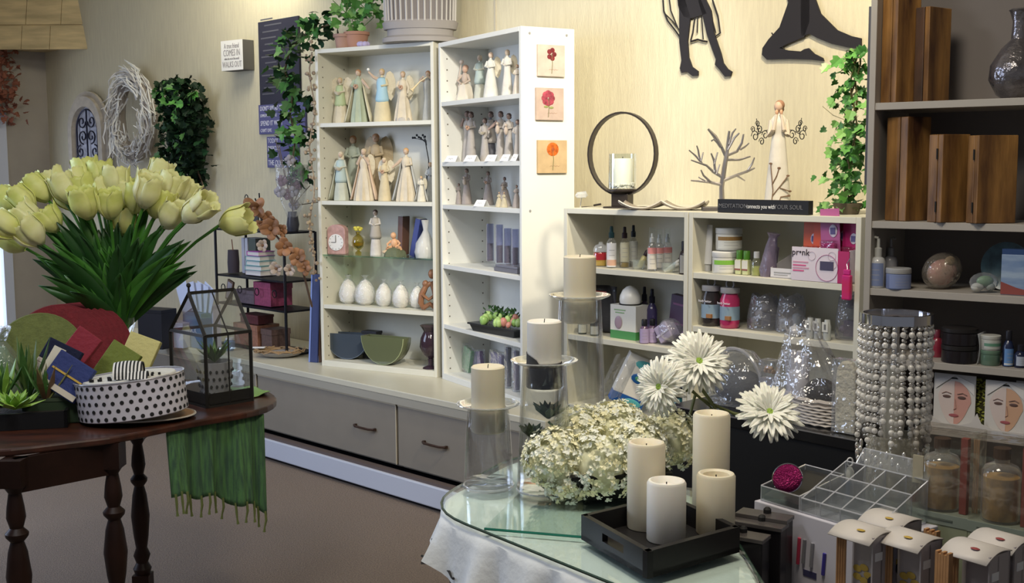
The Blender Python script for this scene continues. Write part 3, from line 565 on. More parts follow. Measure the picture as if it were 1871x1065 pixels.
# shelf 6 : purple packets
z5 = UR.z[5]
def packet(px, off, wpx, hpx, m, lab, tilt=0.15, thick=0.02, rz=0, band=None):
    p = S(UR, 5, px, off); s = mpp(p); t = thing('craft_packet', lab, 'packet', p, UR.rz+rz, 'plastic packets on the bottom shelf of the divided bookcase')
    Mx = Matrix.Rotation(tilt, 4, 'Y')
    MB().box(-wpx*s/2, 0, 0.008, wpx*s/2, thick, hpx*s).xf(Mx).build('contents', m, t, bev=0.004)
    MB().box(-wpx*s*0.56, -0.004, 0.004, wpx*s*0.56, thick+0.004, hpx*s*1.08).xf(Mx).build('plastic_sleeve', CELLO, t)
packet(869, 0.12, 46, 40, mat((0.10, 0.035, 0.18), 0.7), 'purple packet half behind the lowest candle', -0.2)
packet(848, 0.10, 30, 46, mat((0.10, 0.30, 0.12), 0.6), 'green leafy packet at the left of the purple packet', 0.3)
packet(905, 0.10, 40, 52, mat((0.26, 0.22, 0.36), 0.5), 'shiny grey-violet packet right of the purple packet', 0.05)
packet(925, 0.06, 10, 76, mat((0.10, 0.10, 0.14), 0.3), 'thin dark upright packet left of the two beside the end panel', 0.02)
packet(940, 0.05, 10, 76, mat((0.18, 0.16, 0.24), 0.3), 'thin dark upright packet nearest to the end panel', 0.0)
p = S(UR, 5, 820, 0.12); t = thing('clear_dish', 'clear round dish leaning on the left side of bottom shelf', 'dish', p, UR.rz)
MB().lathe([(0.004, 0), (0.05, 0.002), (0.065, 0.012)], 24).xf(Matrix.Translation((0.03, 0, 0.06)) @ Matrix.Rotation(1.2, 4, 'Y')).build('glass', glassm((0.9, 0.95, 0.9), 0.5, 0.02, 0, 30, 0.1), t, smooth=True)
# ---------- flower pictures on the end panel
ep = UR.a+UR.d*UR.w; en = UR.d
for (x0, y0, x1, y1, lab, kind) in ((980, 81, 1029, 141, 'topmost square flower picture on the white end panel, dark red rosebud', 0), (977, 160, 1027, 220, 'middle square flower picture on the white end panel, open pink rose', 1), (980, 256, 1033, 316, 'lowest square flower picture on the white end panel, orange daisy', 2)):
    a = PV(x0, y0, ep, en); b = PV(x1, y1, ep, en); cx_, cy_ = (a.x+b.x)/2, (a.y+b.y)/2; W = (Vector((a.x, a.y, 0))-Vector((b.x, b.y, 0))).length/2; Hh = (a.z-b.z)/2
    t = thing('flower_picture', lab, 'picture', (cx_+en.x*0.001, cy_+en.y*0.001, (a.z+b.z)/2), UR.rz+PI/2, 'square flower pictures on the end panel')
    bgc = ((0.60, 0.50, 0.43), (0.52, 0.40, 0.34), (0.56, 0.40, 0.22))[kind]; fc = ((0.25, 0.02, 0.03), (0.45, 0.06, 0.10), (0.80, 0.16, 0.01))[kind]
    MB().box(-W, -0.012, -Hh, W, 0, Hh).build('canvas', mat(bgc, 0.6, noise=0.15, nscale=25), t, bev=0.001)
    cz = (0.4*Hh, 0.35*Hh, 0.45*Hh)[kind]; r = (0.36*Hh, 0.48*Hh, 0.40*Hh)[kind]; xo = (0, -0.15, 0)[kind]*W
    MB().tube([(xo, -0.0135, cz), (xo+0.004, -0.0135, -0.2*Hh), (xo, -0.0135, -0.82*Hh)], 0.0012, 5).build('painted_stem', mat((0.15, 0.16, 0.06), 0.7), t)
    q = MB()
    npt = (5, 8, 14)[kind]
    for k in range(npt):
        a_ = 2*PI*k/npt; q.ell((xo+math.cos(a_)*r*0.55*W/Hh, -0.0125, cz+math.sin(a_)*r*(0.75 if kind == 0 else 0.6)), (r*0.5*W/Hh, 0.0015, r*0.45), 9, 5)
    q.build('painted_flower', mat(fc, 0.6, noise=0.6, nscale=60), t, smooth=True)
    if kind == 2: MB().ell((xo, -0.014, cz), (r*0.3*W/Hh, 0.001, r*0.3), 9, 5).build('painted_eye', mat((0.35, 0.08, 0.02), 0.6), t)
    if kind == 1: MB().ell((xo-0.01, -0.013, cz-r*1.1), (0.012, 0.001, 0.005), 6, 4).ell((xo+0.015, -0.013, cz-r*1.2), (0.012, 0.001, 0.005), 6, 4).build('painted_leaves', mat((0.25, 0.28, 0.10), 0.7), t)
    MB().tube([(-0.2*W+W*0.1*k, -0.0125, -0.6*Hh+0.004*(k % 2)) for k in range(8)], 0.0006, 4).build('script_line', mat((0.35, 0.2, 0.12), 0.7), t)
# ================================================================ FOLIAGE HELPERS
def leafmesh(L, W, lobes=True, fold=0.15):
    if lobes: o_ = [(0, 0), (0.30, -0.02), (0.55, 0.22), (0.34, 0.40), (0.42, 0.66), (0.16, 0.70), (0, 1.0)]
    else: o_ = [(0, 0), (0.22, 0.12), (0.40, 0.35), (0.42, 0.55), (0.30, 0.78), (0, 1.0)]
    b = MB(); n = len(o_)
    for sx in (-1, 1):
        V = [(sx*x*W, -abs(x)*fold*W*2, y*L) for x, y in o_]; mid = [(0, 0, y*L) for x, y in o_]
        b.add(V+mid, [(i, i+1, n+i+1, n+i) for i in range(n-1)])
    return b
def leaves(t, pts, mats, L=0.05, W=0.05, lobes=True, down=0.5, name='leaf', seed=1, room=(0, -1, 0)):
    rd = random.Random(seed); protos = []
    for m in mats: protos.append(leafmesh(L, W, lobes).build(name, m, t, solid=0.0008))
    for i, p in enumerate(pts):
        if i < len(protos): o = protos[i]
        else: o = cp(protos[i % len(protos)], t)
        s = 0.65+rd.random()*0.6
        d = Vector((rd.uniform(-1, 1)+room[0]*0.3, rd.uniform(-0.5, 0.5)+room[1]*0.5, rd.uniform(-1, 0.7)-down)).normalized()
        nrm = Vector((room[0]+rd.uniform(-.7, .7), room[1]+rd.uniform(-.7, .7), rd.uniform(-0.1, 0.9)))
        x = d.cross(nrm).normalized(); y = d.cross(x)*1.0
        if y.dot(nrm) > 0: x = -x; y = -y
        M = Matrix((x, y, d)).transposed().to_4x4(); o.matrix_local = Matrix.Translation(p) @ M @ Matrix.Diagonal((s, s, s, 1))
def foliage(name, t, pts, m, L=0.03, W=0.03, lobes=False, seed=1):
    rd = random.Random(seed); b = MB(); pr_ = leafmesh(L, W, lobes)
    for p in pts:
        M = Matrix.Translation(p) @ Matrix.Rotation(rd.random()*6.3, 4, 'Z') @ Matrix.Rotation(rd.random()*3.1, 4, 'X') @ Matrix.Rotation(rd.random()*3.1, 4, 'Y')
        b.add([M @ v for v in pr_.v], pr_.f)
    o = b.build(name, m, t); o['kind'] = 'stuff'; return o
IVY = [mat((0.05, 0.20, 0.03), 0.45, noise=0.4, nscale=40), mat((0.11, 0.34, 0.06), 0.45, noise=0.4, nscale=40), mat((0.22, 0.46, 0.12), 0.45, noise=0.3, nscale=40)]
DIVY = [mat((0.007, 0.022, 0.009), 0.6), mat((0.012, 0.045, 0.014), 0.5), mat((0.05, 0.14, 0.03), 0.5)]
def wl(p, q):  # world point to wall-frame local coordinates around p
    v = Vector(q)-Vector(p); return Vector((v.dot(TW), v.dot(NW), v.z))
# ================================================================ ON THE LEFT WALL
# twig wreath
p = WP(241, 213, 0.10); t = thing('twig_wreath', 'white twig wreath hanging on the wall beside the dark ivy bush', 'wreath', p, RW); s = mpp(p)
rd = random.Random(11); g3 = [mat((0.72, 0.70, 0.66), 0.7), mat((0.50, 0.47, 0.44), 0.7), mat((0.82, 0.82, 0.80), 0.6)]
for gi in range(3):
    b = MB()
    for k in range(110):
        a = rd.random()*2*PI; rr = rd.gauss(0.235, 0.036); ln = rd.uniform(0.06, 0.18)/0.235; z0 = rd.uniform(-0.05, 0.04); dr = rd.uniform(-0.05, 0.07)
        pts = [((rr+dr*j/3+0.012*math.sin(j*2+k))*math.cos(a+ln*j/3)*0.98, z0-0.02*j*rd.random(), (rr+dr*j/3)*math.sin(a+ln*j/3)*1.12) for j in range(4)]
        b.tube(pts, [0.006, 0.0055, 0.0045, 0.0025], 4)
    o = b.build('twigs', g3[gi], t); o['kind'] = 'stuff'
MB().tube([(0.235*math.cos(k*PI/12), 0.02, 0.26*math.sin(k*PI/12)) for k in range(25)], 0.045, 8).build('wreath_core', mat((0.30, 0.26, 0.22), 0.8), t, smooth=True)
# dark ivy bush
p = WP(345, 250, 0.12); t = thing('ivy_bush', 'dark green hanging ivy bush on the wall right of the white wreath', 'plant', p, RW); s = mpp(p)
rd = random.Random(5); pts = []
out = [(-52, -108, -18, 40), (-55, -80, 30, 30), (-52, -40, 42, 40), (-50, 0, 50, 40), (-40, 40, 52, 40), (-28, 80, 40, 30), (-15, 95, 25, 15)]
for k in range(900):
    z = rd.uniform(-105, 95)
    xl = -50 + max(0, z-30)*0.35; xr = 40 - max(0, -z-70)*0.7 + (12 if -60 < z < 60 else 0) - max(0, z-60)*0.5
    if z < -88: xl, xr = (-60, 20)
    pts.append(((rd.uniform(xl, xr)+rd.gauss(0, 4))*s, rd.uniform(-0.13, 0.06), -z*s))
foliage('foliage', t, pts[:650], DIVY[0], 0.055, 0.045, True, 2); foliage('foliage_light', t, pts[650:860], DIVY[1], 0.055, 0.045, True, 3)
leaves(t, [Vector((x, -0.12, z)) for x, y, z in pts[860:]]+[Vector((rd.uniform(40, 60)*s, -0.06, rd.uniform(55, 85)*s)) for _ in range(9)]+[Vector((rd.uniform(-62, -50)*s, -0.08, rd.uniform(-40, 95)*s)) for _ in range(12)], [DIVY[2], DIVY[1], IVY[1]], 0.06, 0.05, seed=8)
bb = MB()
for k in range(8): bb.tube([(0, 0.05, 0.3), (rd.uniform(-.1, .1), 0, 0.1), (rd.uniform(-.12, .15), 0, -0.1), (rd.uniform(-.05, .15), 0.02, -0.33)], 0.006, 5)
bb.build('stems', mat((0.08, 0.05, 0.03), 0.8), t)
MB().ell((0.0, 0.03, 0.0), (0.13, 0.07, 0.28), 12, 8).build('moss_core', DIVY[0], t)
# arched iron panel with stone frame
p = WP(165, 262, 0.02); t = thing('arched_panel', 'arched beige stone-look frame with a black scrolled iron grille', 'wall decor', p, RW); s = mpp(p)
def arch(wr, top, n=14): return [(wr*math.cos(PI*k/n), top+wr*1.15*math.sin(PI*k/n)) for k in range(n+1)]
rim = MB()
for a, b_, y in ((0.245, 0.205, -0.02), (0.212, 0.165, -0.045)):
    o1 = [(a, -0.5)]+arch(a, 0.10)+[(-a, -0.5)]; o2 = [(b_, -0.5)]+arch(b_, 0.08)+[(-b_, -0.5)]
    n = len(o1)
    V = [(x, y, z) for x, z in o1]+[(x, y, z) for x, z in o2]+[(x, 0, z) for x, z in o1]+[(x, 0, z) for x, z in o2]
    rim.add(V, [(i, i+1, n+i+1, n+i) for i in range(n-1)]+[(i, 2*n+i, 2*n+i+1, i+1) for i in range(n-1)]+[(n+i, n+i+1, 3*n+i+1, 3*n+i) for i in range(n-1)])
rim.build('stone_frame', mat((0.60, 0.53, 0.43), 0.8, noise=0.2, nscale=20), t)
MB().prism([(0.165, -0.5)]+arch(0.165, 0.08)+[(-0.165, -0.5)], -0.006, -0.002).build('back_board', mat((0.55, 0.56, 0.66), 0.6), t)
gr = MB()
def sp(cx, cz, r, t0, turns, dirn=1, n=16): return [(cx+r*(1-0.75*k/n)*math.cos(t0+dirn*2*PI*turns*k/n), -0.022, cz+r*(1-0.75*k/n)*math.sin(t0+dirn*2*PI*turns*k/n)) for k in range(n+1)]
for sx in (-1, 1):
    for cx, cz, r, t0, tn, dd in ((0.06, 0.16, 0.05, PI, 1.2, 1), (0.05, 0.05, 0.055, -PI/2, 1.3, 1), (0.09, -0.06, 0.05, PI/2, 1.3, -1), (0.05, -0.16, 0.055, PI/2, 1.3, 1), (0.08, -0.28, 0.05, PI, 1.2, 1), (0.05, -0.38, 0.05, 0, 1.2, 1)):
        gr.tube([(sx*x, y, z) for x, y, z in sp(cx, cz, r, t0, tn, dd)], 0.0055, 5)
    gr.tube([(sx*0.13, -0.022, -0.5), (sx*0.13, -0.022, 0.08)]+[(sx*x, -0.022, z) for x, z in arch(0.13, 0.10)[:8]], 0.006, 5)
gr.tube([(0, -0.022, -0.5), (0, -0.022, 0.25)], 0.006, 5)
gr.build('iron_grille', mat((0.02, 0.02, 0.04), 0.5, 0.6), t, smooth=True); t.scale = (1.35, 1, 1)
# box sign
dkb = mat((0.10, 0.095, 0.09), 0.6)
p = WP(424, 101, 0.10); t = thing('box_sign', 'small square white box sign with a dark side and friendship saying', 'sign', p, RW+0.15); s = mpp(p); W = 27*s*1.12; Hh = 27*s
MB().box(-W, 0, -Hh, W, 0.085, Hh).build('box', dkb, t, bev=0.002); MB().box(-W, -0.002, -Hh, W, 0, Hh).build('face', mat((0.74, 0.72, 0.68), 0.6), t)
gry = mat((0.26, 0.24, 0.24), 0.6)
for st, z, sz in (('A true friend', 0.62, 0.042), ('COMES IN', 0.15, 0.055), ('when the rest of the world', -0.22, 0.020), ('WALKS OUT', -0.62, 0.050)): text(st, sz, gry, t, (0, -0.003, z*Hh), sx=0.62)
# long dark poster, blue signs
blu = mat((0.10, 0.10, 0.24), 0.6); wht = mat((0.70, 0.70, 0.78), 0.6)
def flatsign(x0, y0, x1, y1, m, label, lines, off=0.015, name='wall_sign', tm=wht, g=None):
    a = WP(x0, y0, off); b = WP(x1, y1, off); W = (b-a).dot(TW); Hh = a.z-b.z
    t = thing(name, label, 'sign', (a.x, a.y, b.z), RW, g); MB().box(0, 0, 0, W, 0.014, Hh).build('board', m, t, bev=0.002)
    for st, zf, hf in lines: text(st, hf*Hh, tm, t, (W*0.04, -0.001, zf*Hh), sx=0.80, align='LEFT')
flatsign(471, 41, 548, 187, mat((0.035, 0.035, 0.055), 0.6), 'tall dark wall sign with faint grey lines of text behind the ivy', [])
po = bpy.data.objects['wall_sign']; q = MB(); W_ = 0.26
for k in range(13): q.box(0.03+0.02*(k % 3), -0.001, 0.06+k*0.036, 0.16+0.03*(k % 4), 0, 0.068+k*0.036)
q.build('faint_text', mat((0.10, 0.10, 0.12), 0.6), po)['kind'] = 'stuff'
flatsign(472, 192, 558, 242, blu, "blue wall sign reading DON'T SPEND TIME in white letters", [("DON'T SPEND TIME", 0.86, 0.22), ('SOMEONE YOU LIKE', 0.62, 0.14), ('SPEND IT WITH', 0.36, 0.24), ("CAN'T LIVE", 0.12, 0.17)])
flatsign(487, 250, 545, 306, blu, 'small blue wall sign mentioning THE QUEEN, partly behind ivy', [('TODAY', 0.86, 0.22), ('DIFFICULT', 0.62, 0.2), ('THAT YOU', 0.38, 0.15), ('THE QUEEN', 0.15, 0.24)])
# rusty flower wreath at far left
p = cor + dn*0.42 + Vector((0, 0, 2.14)); nn = Vector((-dn.y, dn.x, 0))
t = thing('rust_garland', 'rust-orange dried flower garland above the window at far left', 'garland', p, rz2)
rd = random.Random(2); b = MB()
foliage('dried_flowers', t, [(rd.gauss(-0.04, 0.07), 0.06+rd.random()*0.1, rd.uniform(-0.30, 0.30)) for _ in range(170)], mat((0.28, 0.10, 0.06), 0.8), 0.05, 0.05, True, 4)
MB().tube([(0, 0.03, 0.3), (-0.03, 0.05, 0), (0, 0.03, -0.3)], 0.012, 5).build('stem', mat((0.1, 0.05, 0.03), 0.8), t)
# ================================================================ ON TOP OF THE TALL BOOKCASES
ztop = 2.085
def topS(u, px, off): return S(u, ztop, px, off)
p = topS(UL, 776, 0.06); t = thing('ribbed_basket', 'large ribbed metal basket on a plinth atop the angel bookcase', 'basket', (p.x-0.02, p.y+0.0, ztop+0.001), 0); s = mpp(p)
grm = mat((0.30, 0.28, 0.27), 0.6)
MB().lathe([(0.19, 0), (0.19, 0.02), (0.165, 0.03), (0.165, 0.06)], 28, sx=0.95, sy=0.62).build('plinth', grm, t, smooth=True)
MB().lathe([(0.172, 0.06), (0.18, 0.09), (0.17, 0.10)], 28, sy=0.62).build('band', grm, t, smooth=True)
for k in range(36):
    a = 2*PI*k/36; MB().tube([(0.165*math.cos(a), 0.105*math.sin(a), 0.09), (0.172*math.cos(a), 0.108*math.sin(a), 0.30)], 0.005, 5).build('rib', mat((0.5, 0.48, 0.46), 0.5), t)
MB().lathe([(0.155, 0.08), (0.16, 0.30)], 28, sy=0.62).build('liner', mat((0.22, 0.2, 0.2), 0.8), t, smooth=True)
p = topS(UL, 652, 0.13); t = thing('potted_plant', 'trailing green plant in a terracotta pot on top of the angel bookcase', 'plant', (p.x, p.y, ztop+0.001), 0)
MB().lathe([(0.045, 0), (0.06, 0.07), (0.065, 0.07), (0.065, 0.085), (0.055, 0.085)], 20).build('pot', mat((0.42, 0.22, 0.15), 0.8), t, smooth=True)
rd = random.Random(21)
leaves(t, [Vector((rd.gauss(0, 0.09), rd.gauss(0, 0.05), 0.10+rd.random()*0.18)) for _ in range(60)], IVY, 0.055, 0.05, seed=5)
b = MB()
for k in range(8): b.tube([(0, 0, 0.08), (rd.gauss(0, 0.05), rd.gauss(0, 0.03), 0.16), (rd.gauss(0, 0.09), rd.gauss(0, 0.04), 0.24)], 0.0025, 4)
b.build('stems', stemg, t)
p = topS(UL, 628, 0.10); t = thing('clay_pot', 'small empty reddish clay pot on top of the angel bookcase', 'pot', (p.x, p.y, ztop+0.001), 0)
MB().lathe([(0.035, 0), (0.045, 0.06), (0.052, 0.06), (0.052, 0.075), (0.042, 0.075), (0.04, 0.03)], 20).build('pot_body', mat((0.40, 0.24, 0.18), 0.8), t, smooth=True)
p = topS(UL, 664, 0.05); t = thing('violet_blossom', 'small lilac paper blossom lying on top of the angel bookcase', 'flower', (p.x, p.y, ztop+0.001), 0)
b = MB()
for k in range(6): b.ell((0.018*math.cos(k*1.05), 0.012*math.sin(k*1.05), 0.014), (0.015, 0.012, 0.014), 8, 5)
b.build('petals', mat((0.45, 0.40, 0.62), 0.7), t, smooth=True)
# ivy vine hanging at the left side of the bookcase
vp = [(600, 45), (560, 60), (530, 90), (520, 130), (535, 170), (530, 210), (540, 250), (535, 290), (545, 320)]
W3 = [WP(x, y, 0.30) for x, y in vp]; base = W3[0]
t = thing('ivy_vine', 'long ivy vine with bright and dark leaves hanging beside the angel bookcase', 'vine', base, RW)
loc = [wl(base, q) for q in W3]
MB().tube(loc, 0.006, 5).build('vine_stem', mat((0.10, 0.08, 0.04), 0.8), t)
rd = random.Random(9); pts = []
for k in range(230):
    f = rd.random()*(len(loc)-1); i = int(f); q = loc[i].lerp(loc[i+1], f-i); pts.append(q+Vector((rd.gauss(0, 0.055), rd.gauss(0, 0.04), rd.gauss(0, 0.045))))
leaves(t, pts[:70], [IVY[1], IVY[0], IVY[2], DIVY[2]], 0.065, 0.06, seed=6, room=(0, -1, 0))
foliage('dark_foliage', t, pts[70:], DIVY[1], 0.06, 0.055, True, 12)
# beaded chain with gold berries down the bookcase edge
W3 = [PY(570-5*math.sin(k*1.3), 95+k*29, 5.88) for k in range(15)]; base = W3[0]
t = thing('berry_chain', 'twisted brown berry garland hanging down the left edge of the angel bookcase', 'garland', base, 0)
b = MB().tube([q-base for q in W3], 0.004, 5); rd = random.Random(4)
for q in W3:
    for k in range(6): b.ell((q-base)+Vector((rd.gauss(0, 0.014), rd.gauss(0, 0.014)-0.02, rd.gauss(0, 0.035))), rd.uniform(0.006, 0.011), 6, 4)
b.build('berries', mat((0.45, 0.36, 0.24), 0.5, col2=(0.20, 0.14, 0.10), nscale=50), t, smooth=True)
# ================================================================ BLACK SHELF STAND left of the bookcase
ZT = 0.5005
e0 = PV(400, 640, CL(0, yF+0.20, 0), (1, 1)); e0.z = ZT
e1 = PV(524, 640, e0, (1, 1)); ew = (Vector((e1.x, e1.y, 0))-Vector((e0.x, e0.y, 0))).length; print('ew', ew)
ironm = mat((0.015, 0.015, 0.02), 0.5, 0.5)
t = thing('shelf_stand', 'black iron shelf stand of books and boxes left of the angel bookcase', 'shelf', e0, RC)
def ez(px, py): return PV(px, py, e0, (1, 1)).z-ZT
zs = [0.004, ez(440, 562), ez(440, 515), ez(440, 432)]
zs = [0.006, 0.24, 0.40, 0.66]
for x in (0, ew):
    for y in (0, 0.2): MB().tube([(x, y, 0), (x, y, 0.66)], 0.008, 6).build('post', ironm, t)
for z in zs: MB().box(0, 0, z-0.006, ew, 0.2, z+0.004).build('shelf', ironm, t)
b = MB()
for k in range(4): b.tube([(ew*(0.1+0.25*k)+0.02*math.cos(j*0.6), 0, 0.33+0.02*math.sin(j*0.6)) for j in range(12)], 0.003, 4)
b.build('scrollwork', ironm, t)
def onstand(lx, z, off=0.06): return CL((e0.x-e0.y)/SQ+lx, yF+0.20+off, ZT+z+0.005)
def slabbook(lx, z, w_, d, h_, col, label, g, rz=0, off=0.05, name='book', cat='book'):
    t = thing(name, label, cat, onstand(lx, z, off), RC+rz, g)
    MB().box(-w_/2, 0, 0, w_/2, d, 0.003).box(-w_/2, 0, h_-0.003, w_/2, d, h_).box(-w_/2, 0, 0, -w_/2+0.003, d, h_).build('cover', mat(col, 0.5), t)
    MB().box(-w_/2+0.003, 0.004, 0.003, w_/2-0.004, d-0.004, h_-0.003).build('pages', mat((0.65, 0.62, 0.58), 0.8), t)
g = 'books stacked on the black stand'
for k, (c_, lab) in enumerate((((0.62, 0.58, 0.62), 'white book at the bottom of the small stack on black stand'), ((0.22, 0.42, 0.44), 'teal book, second from the bottom of the small stack'), ((0.30, 0.50, 0.52), 'pale teal book, third in the small stack'), ((0.26, 0.44, 0.5), 'blue-green book under the magenta one'), ((0.42, 0.10, 0.40), 'magenta book on top of the small stack'))):
    slabbook(0.30, 0.405+0.027*k, 0.15-0.008*k, 0.11, 0.025, c_, lab, g, rz=0.1*(k % 2))
for k, (x, c_, lab) in enumerate(((0.14, (0.45, 0.45, 0.52), 'upright grey book left on the black stand'), (0.175, (0.55, 0.55, 0.60), 'upright pale grey book beside the other grey one'), (0.235, (0.08, 0.10, 0.08), 'wide upright dark green book behind the stack'))):
    t = thing('book', lab, 'book', onstand(x, 0.405, 0.09), RC, 'books standing on the black stand'); w_ = 0.028 if k < 2 else 0.07
    MB().box(-w_/2, 0, 0, w_/2, 0.10, 0.20).build('cover', mat(c_, 0.5), t, bev=0.002); MB().box(-w_/2+0.004, 0.002, 0.20, w_/2-0.004, 0.098, 0.2005).build('pages', paper, t)
t = thing('pillar_candle', 'dark brown pillar candle with a tall wick stick on the black stand', 'candle', onstand(0.07, 0.405, 0.07), 0)
MB().lathe([(0.032, 0), (0.034, 0.06), (0.030, 0.13), (0.022, 0.128)], 18).build('wax', mat((0.05, 0.04, 0.05), 0.6), t, smooth=True); MB().tube([(0, 0, 0.125), (-0.006, 0, 0.19)], 0.003, 5).build('stick', mat((0.2, 0.08, 0.04), 0.7), t)
t = thing('framed_photo', 'tilted brown framed card leaning on the middle tier of the stand', 'frame', onstand(0.03, 0.245, 0.05), RC)
MB().box(-0.03, 0, 0, 0.03, 0.01, 0.12).xf(Matrix.Rotation(0.3, 4, 'Y')).build('frame', mat((0.16, 0.09, 0.05), 0.5), t); MB().box(-0.022, -0.001, 0.012, 0.022, 0, 0.108).xf(Matrix.Rotation(0.3, 4, 'Y')).build('picture', mat((0.4, 0.36, 0.4), 0.5), t)
def giftbox(lx, z, w_, d, h_, col, label, off=0.03, lid=True, rz=0):
    t = thing('gift_box', label, 'box', onstand(lx, z, off), RC+rz, 'gift boxes on the black stand'); m = mat(col, 0.6, noise=0.3, nscale=60)
    MB().box(-w_/2, 0, 0, w_/2, d, h_*0.75).build('box_base', m, t, bev=0.001); MB().box(-w_/2-0.003, -0.003, h_*0.72, w_/2+0.003, d+0.003, h_).build('lid', m, t, bev=0.001)
giftbox(0.24, 0.245, 0.19, 0.12, 0.075, (0.14, 0.10, 0.12), 'patterned grey-purple gift box on the middle tier of the stand')
giftbox(0.42, 0.245, 0.16, 0.14, 0.13, (0.30, 0.05, 0.12), 'dark pink patterned gift box at the right of the stand')
giftbox(0.24, 0.008, 0.24, 0.14, 0.12, (0.34, 0.15, 0.09), 'terracotta-orange storage box on the lowest tier of the stand')
giftbox(0.45, 0.008, 0.10, 0.12, 0.11, (0.12, 0.07, 0.06), 'dark brown box right of the terracotta box, lowest tier')
giftbox(0.28, 0.135, 0.18, 0.10, 0.05, (0.10, 0.015, 0.02), 'dark red flat box resting on the terracotta storage box')
# easel clipboard
t = thing('tabletop_easel', 'small black wire easel holding a white card above the stand', 'easel', onstand(0.28, 0.66, 0.08), RC-0.1)
MB().tube([(-0.09, 0, 0), (-0.07, 0.01, 0.16)], 0.004, 5).tube([(0.09, 0, 0), (0.05, 0.01, 0.20)], 0.004, 5).tube([(0, 0.08, 0), (0, 0.01, 0.17)], 0.004, 5).tube([(-0.11, -0.02, 0.04), (0.11, -0.02, 0.04)], 0.004, 5).build('wire_frame', ironm, t)
MB().tube([(-0.085+0.02*math.cos(k*0.7), 0, 0.17+0.02*math.sin(k*0.7)) for k in range(10)], 0.003, 4).build('scroll', ironm, t)
MB().box(-0.085, -0.018, 0.045, 0.02, -0.012, 0.15).build('card', mat((0.60, 0.58, 0.55), 0.6), t); MB().box(0.02, -0.018, 0.045, 0.085, -0.012, 0.15).build('dark_side', black, t)
# magnolia branch
br = [(462, 372), (478, 400), (500, 425), (525, 455), (552, 490)]
W3 = [PY(x, y, 5.75) for x, y in br]; base = W3[0]
t = thing('magnolia_branch', 'arching branch of brown dried magnolia blossoms over the black stand', 'branch', base, 0)
MB().tube([q-base for q in W3]+[PY(570, 560, 5.9)-base], 0.006, 6).build('branch_stem', mat((0.10, 0.06, 0.04), 0.8), t)
rd = random.Random(15)
for k, (px, py, r) in enumerate(((466, 380, 24), (492, 400, 16), (478, 410, 12), (495, 417, 22), (515, 420, 13), (522, 450, 20), (545, 470, 18), (556, 488, 16), (480, 448, 12), (505, 490, 14), (530, 492, 12))):
    q = PY(px, py, 5.72)-base; r = r*2.7e-3*0.9
    pm = mat((0.36, 0.17, 0.075), 0.6, noise=0.5, nscale=15) if k not in (8, 9, 10) else mat((0.42, 0.34, 0.28), 0.6)
    for j in range(6):
        a = j*PI/3+k; M = Matrix.Translation(q) @ Matrix.Rotation(rd.uniform(-.5, .5), 4, 'X') @ Matrix.Rotation(a, 4, 'Y') @ Matrix.Rotation(0.6, 4, 'X')
        MB().ell((0, 0, r*0.62), (r*0.46, r*0.13, r*0.56), 8, 6).xf(M).build('petal', pm, t, smooth=True)
    MB().ell(q+Vector((0, -r*0.3, 0)), r*0.22, 8, 5).build('blossom_centre', mat((0.2, 0.1, 0.05), 0.8), t)
# pale dried flowers behind
base = PY(545, 420, 5.95); t = thing('pale_bouquet', 'bouquet of pale grey dried flowers with clear wrap beside the bookcase', 'bouquet', base, 0)
for k in range(11):
    q = Vector((rd.gauss(0.0, 0.05), rd.gauss(0, 0.03), rd.gauss(0.02, 0.06)))
    qb = MB()
    for j in range(7): qb.ell(q+Vector((0.016*math.cos(j*0.9), 0.008*math.sin(j*2.1), 0.016*math.sin(j*0.9))), (0.017, 0.008, 0.013), 7, 5, M=Matrix.Rotation(j*0.9, 3, 'Y'))
    qb.build('pale_blossom', mat((0.30, 0.28, 0.30) if k % 3 else (0.16, 0.09, 0.12), 0.7), t, smooth=True)
b = MB()
for k in range(9): b.tube([(0.0, 0, -0.20), (0.0, 0, -0.1), (rd.gauss(0, 0.05), 0, rd.gauss(0.05, 0.12))], 0.003, 4)
b.build('stems', mat((0.12, 0.09, 0.06), 0.8), t)
MB().lathe([(0.03, -0.16), (0.06, -0.08), (0.085, 0.02), (0.09, 0.12)], 14, cap=False, fn=lambda a, z: 1+0.1*math.sin(5*a)).build('clear_wrap', CELLO, t, smooth=True)
MB().lathe([(0.028, -0.235), (0.035, -0.20), (0.025, -0.13)], 16).build('vase', mat((0.04, 0.04, 0.05), 0.3), t, smooth=True)
sp_ = onstand(ew-0.06, 0.66, 0.10); t.location = (sp_.x, sp_.y, ZT+0.66+0.24)
# rope nest, folded blue board, brown board
p = P(512, 652, ZT); t = thing('twig_nest', 'shallow twig and straw nest with a white card on the worktop', 'basket', p, 0)
b = MB(); rd = random.Random(17)
for k in range(46):
    a = rd.random()*6.28; r = rd.uniform(0.05, 0.14); b.tube([(r*math.cos(a+j*0.35), r*0.7*math.sin(a+j*0.35), 0.012+0.2*(r-0.05)+rd.random()*0.02) for j in range(5)], 0.0035, 4)
b.build('twigs', mat((0.34, 0.22, 0.11), 0.8), t); MB().lathe([(0.05, 0.0), (0.10, 0.012), (0.13, 0.03)], 20, sy=0.7).build('dish', mat((0.35, 0.33, 0.32), 0.4), t, smooth=True)
MB().box(-0.15, -0.02, 0.05, -0.08, 0.02, 0.053).build('white_card', paper, t)
def leaningboard(px, m, label, h_, w_, y_off, lean):
    p = P(px, 662, ZT); t = thing('leaning_board', label, 'board', p, -0.35)
    MB().box(-w_/2, 0, 0, w_/2, 0.015, h_).xf(Matrix.Rotation(lean, 4, 'Y')).build('board', m, t, bev=0.002); MB().box(-w_/2, -0.003, 0, -w_/2+0.008, 0, h_).xf(Matrix.Rotation(lean, 4, 'Y')).build('edge', mat((0.20, 0.28, 0.6), 0.4), t)
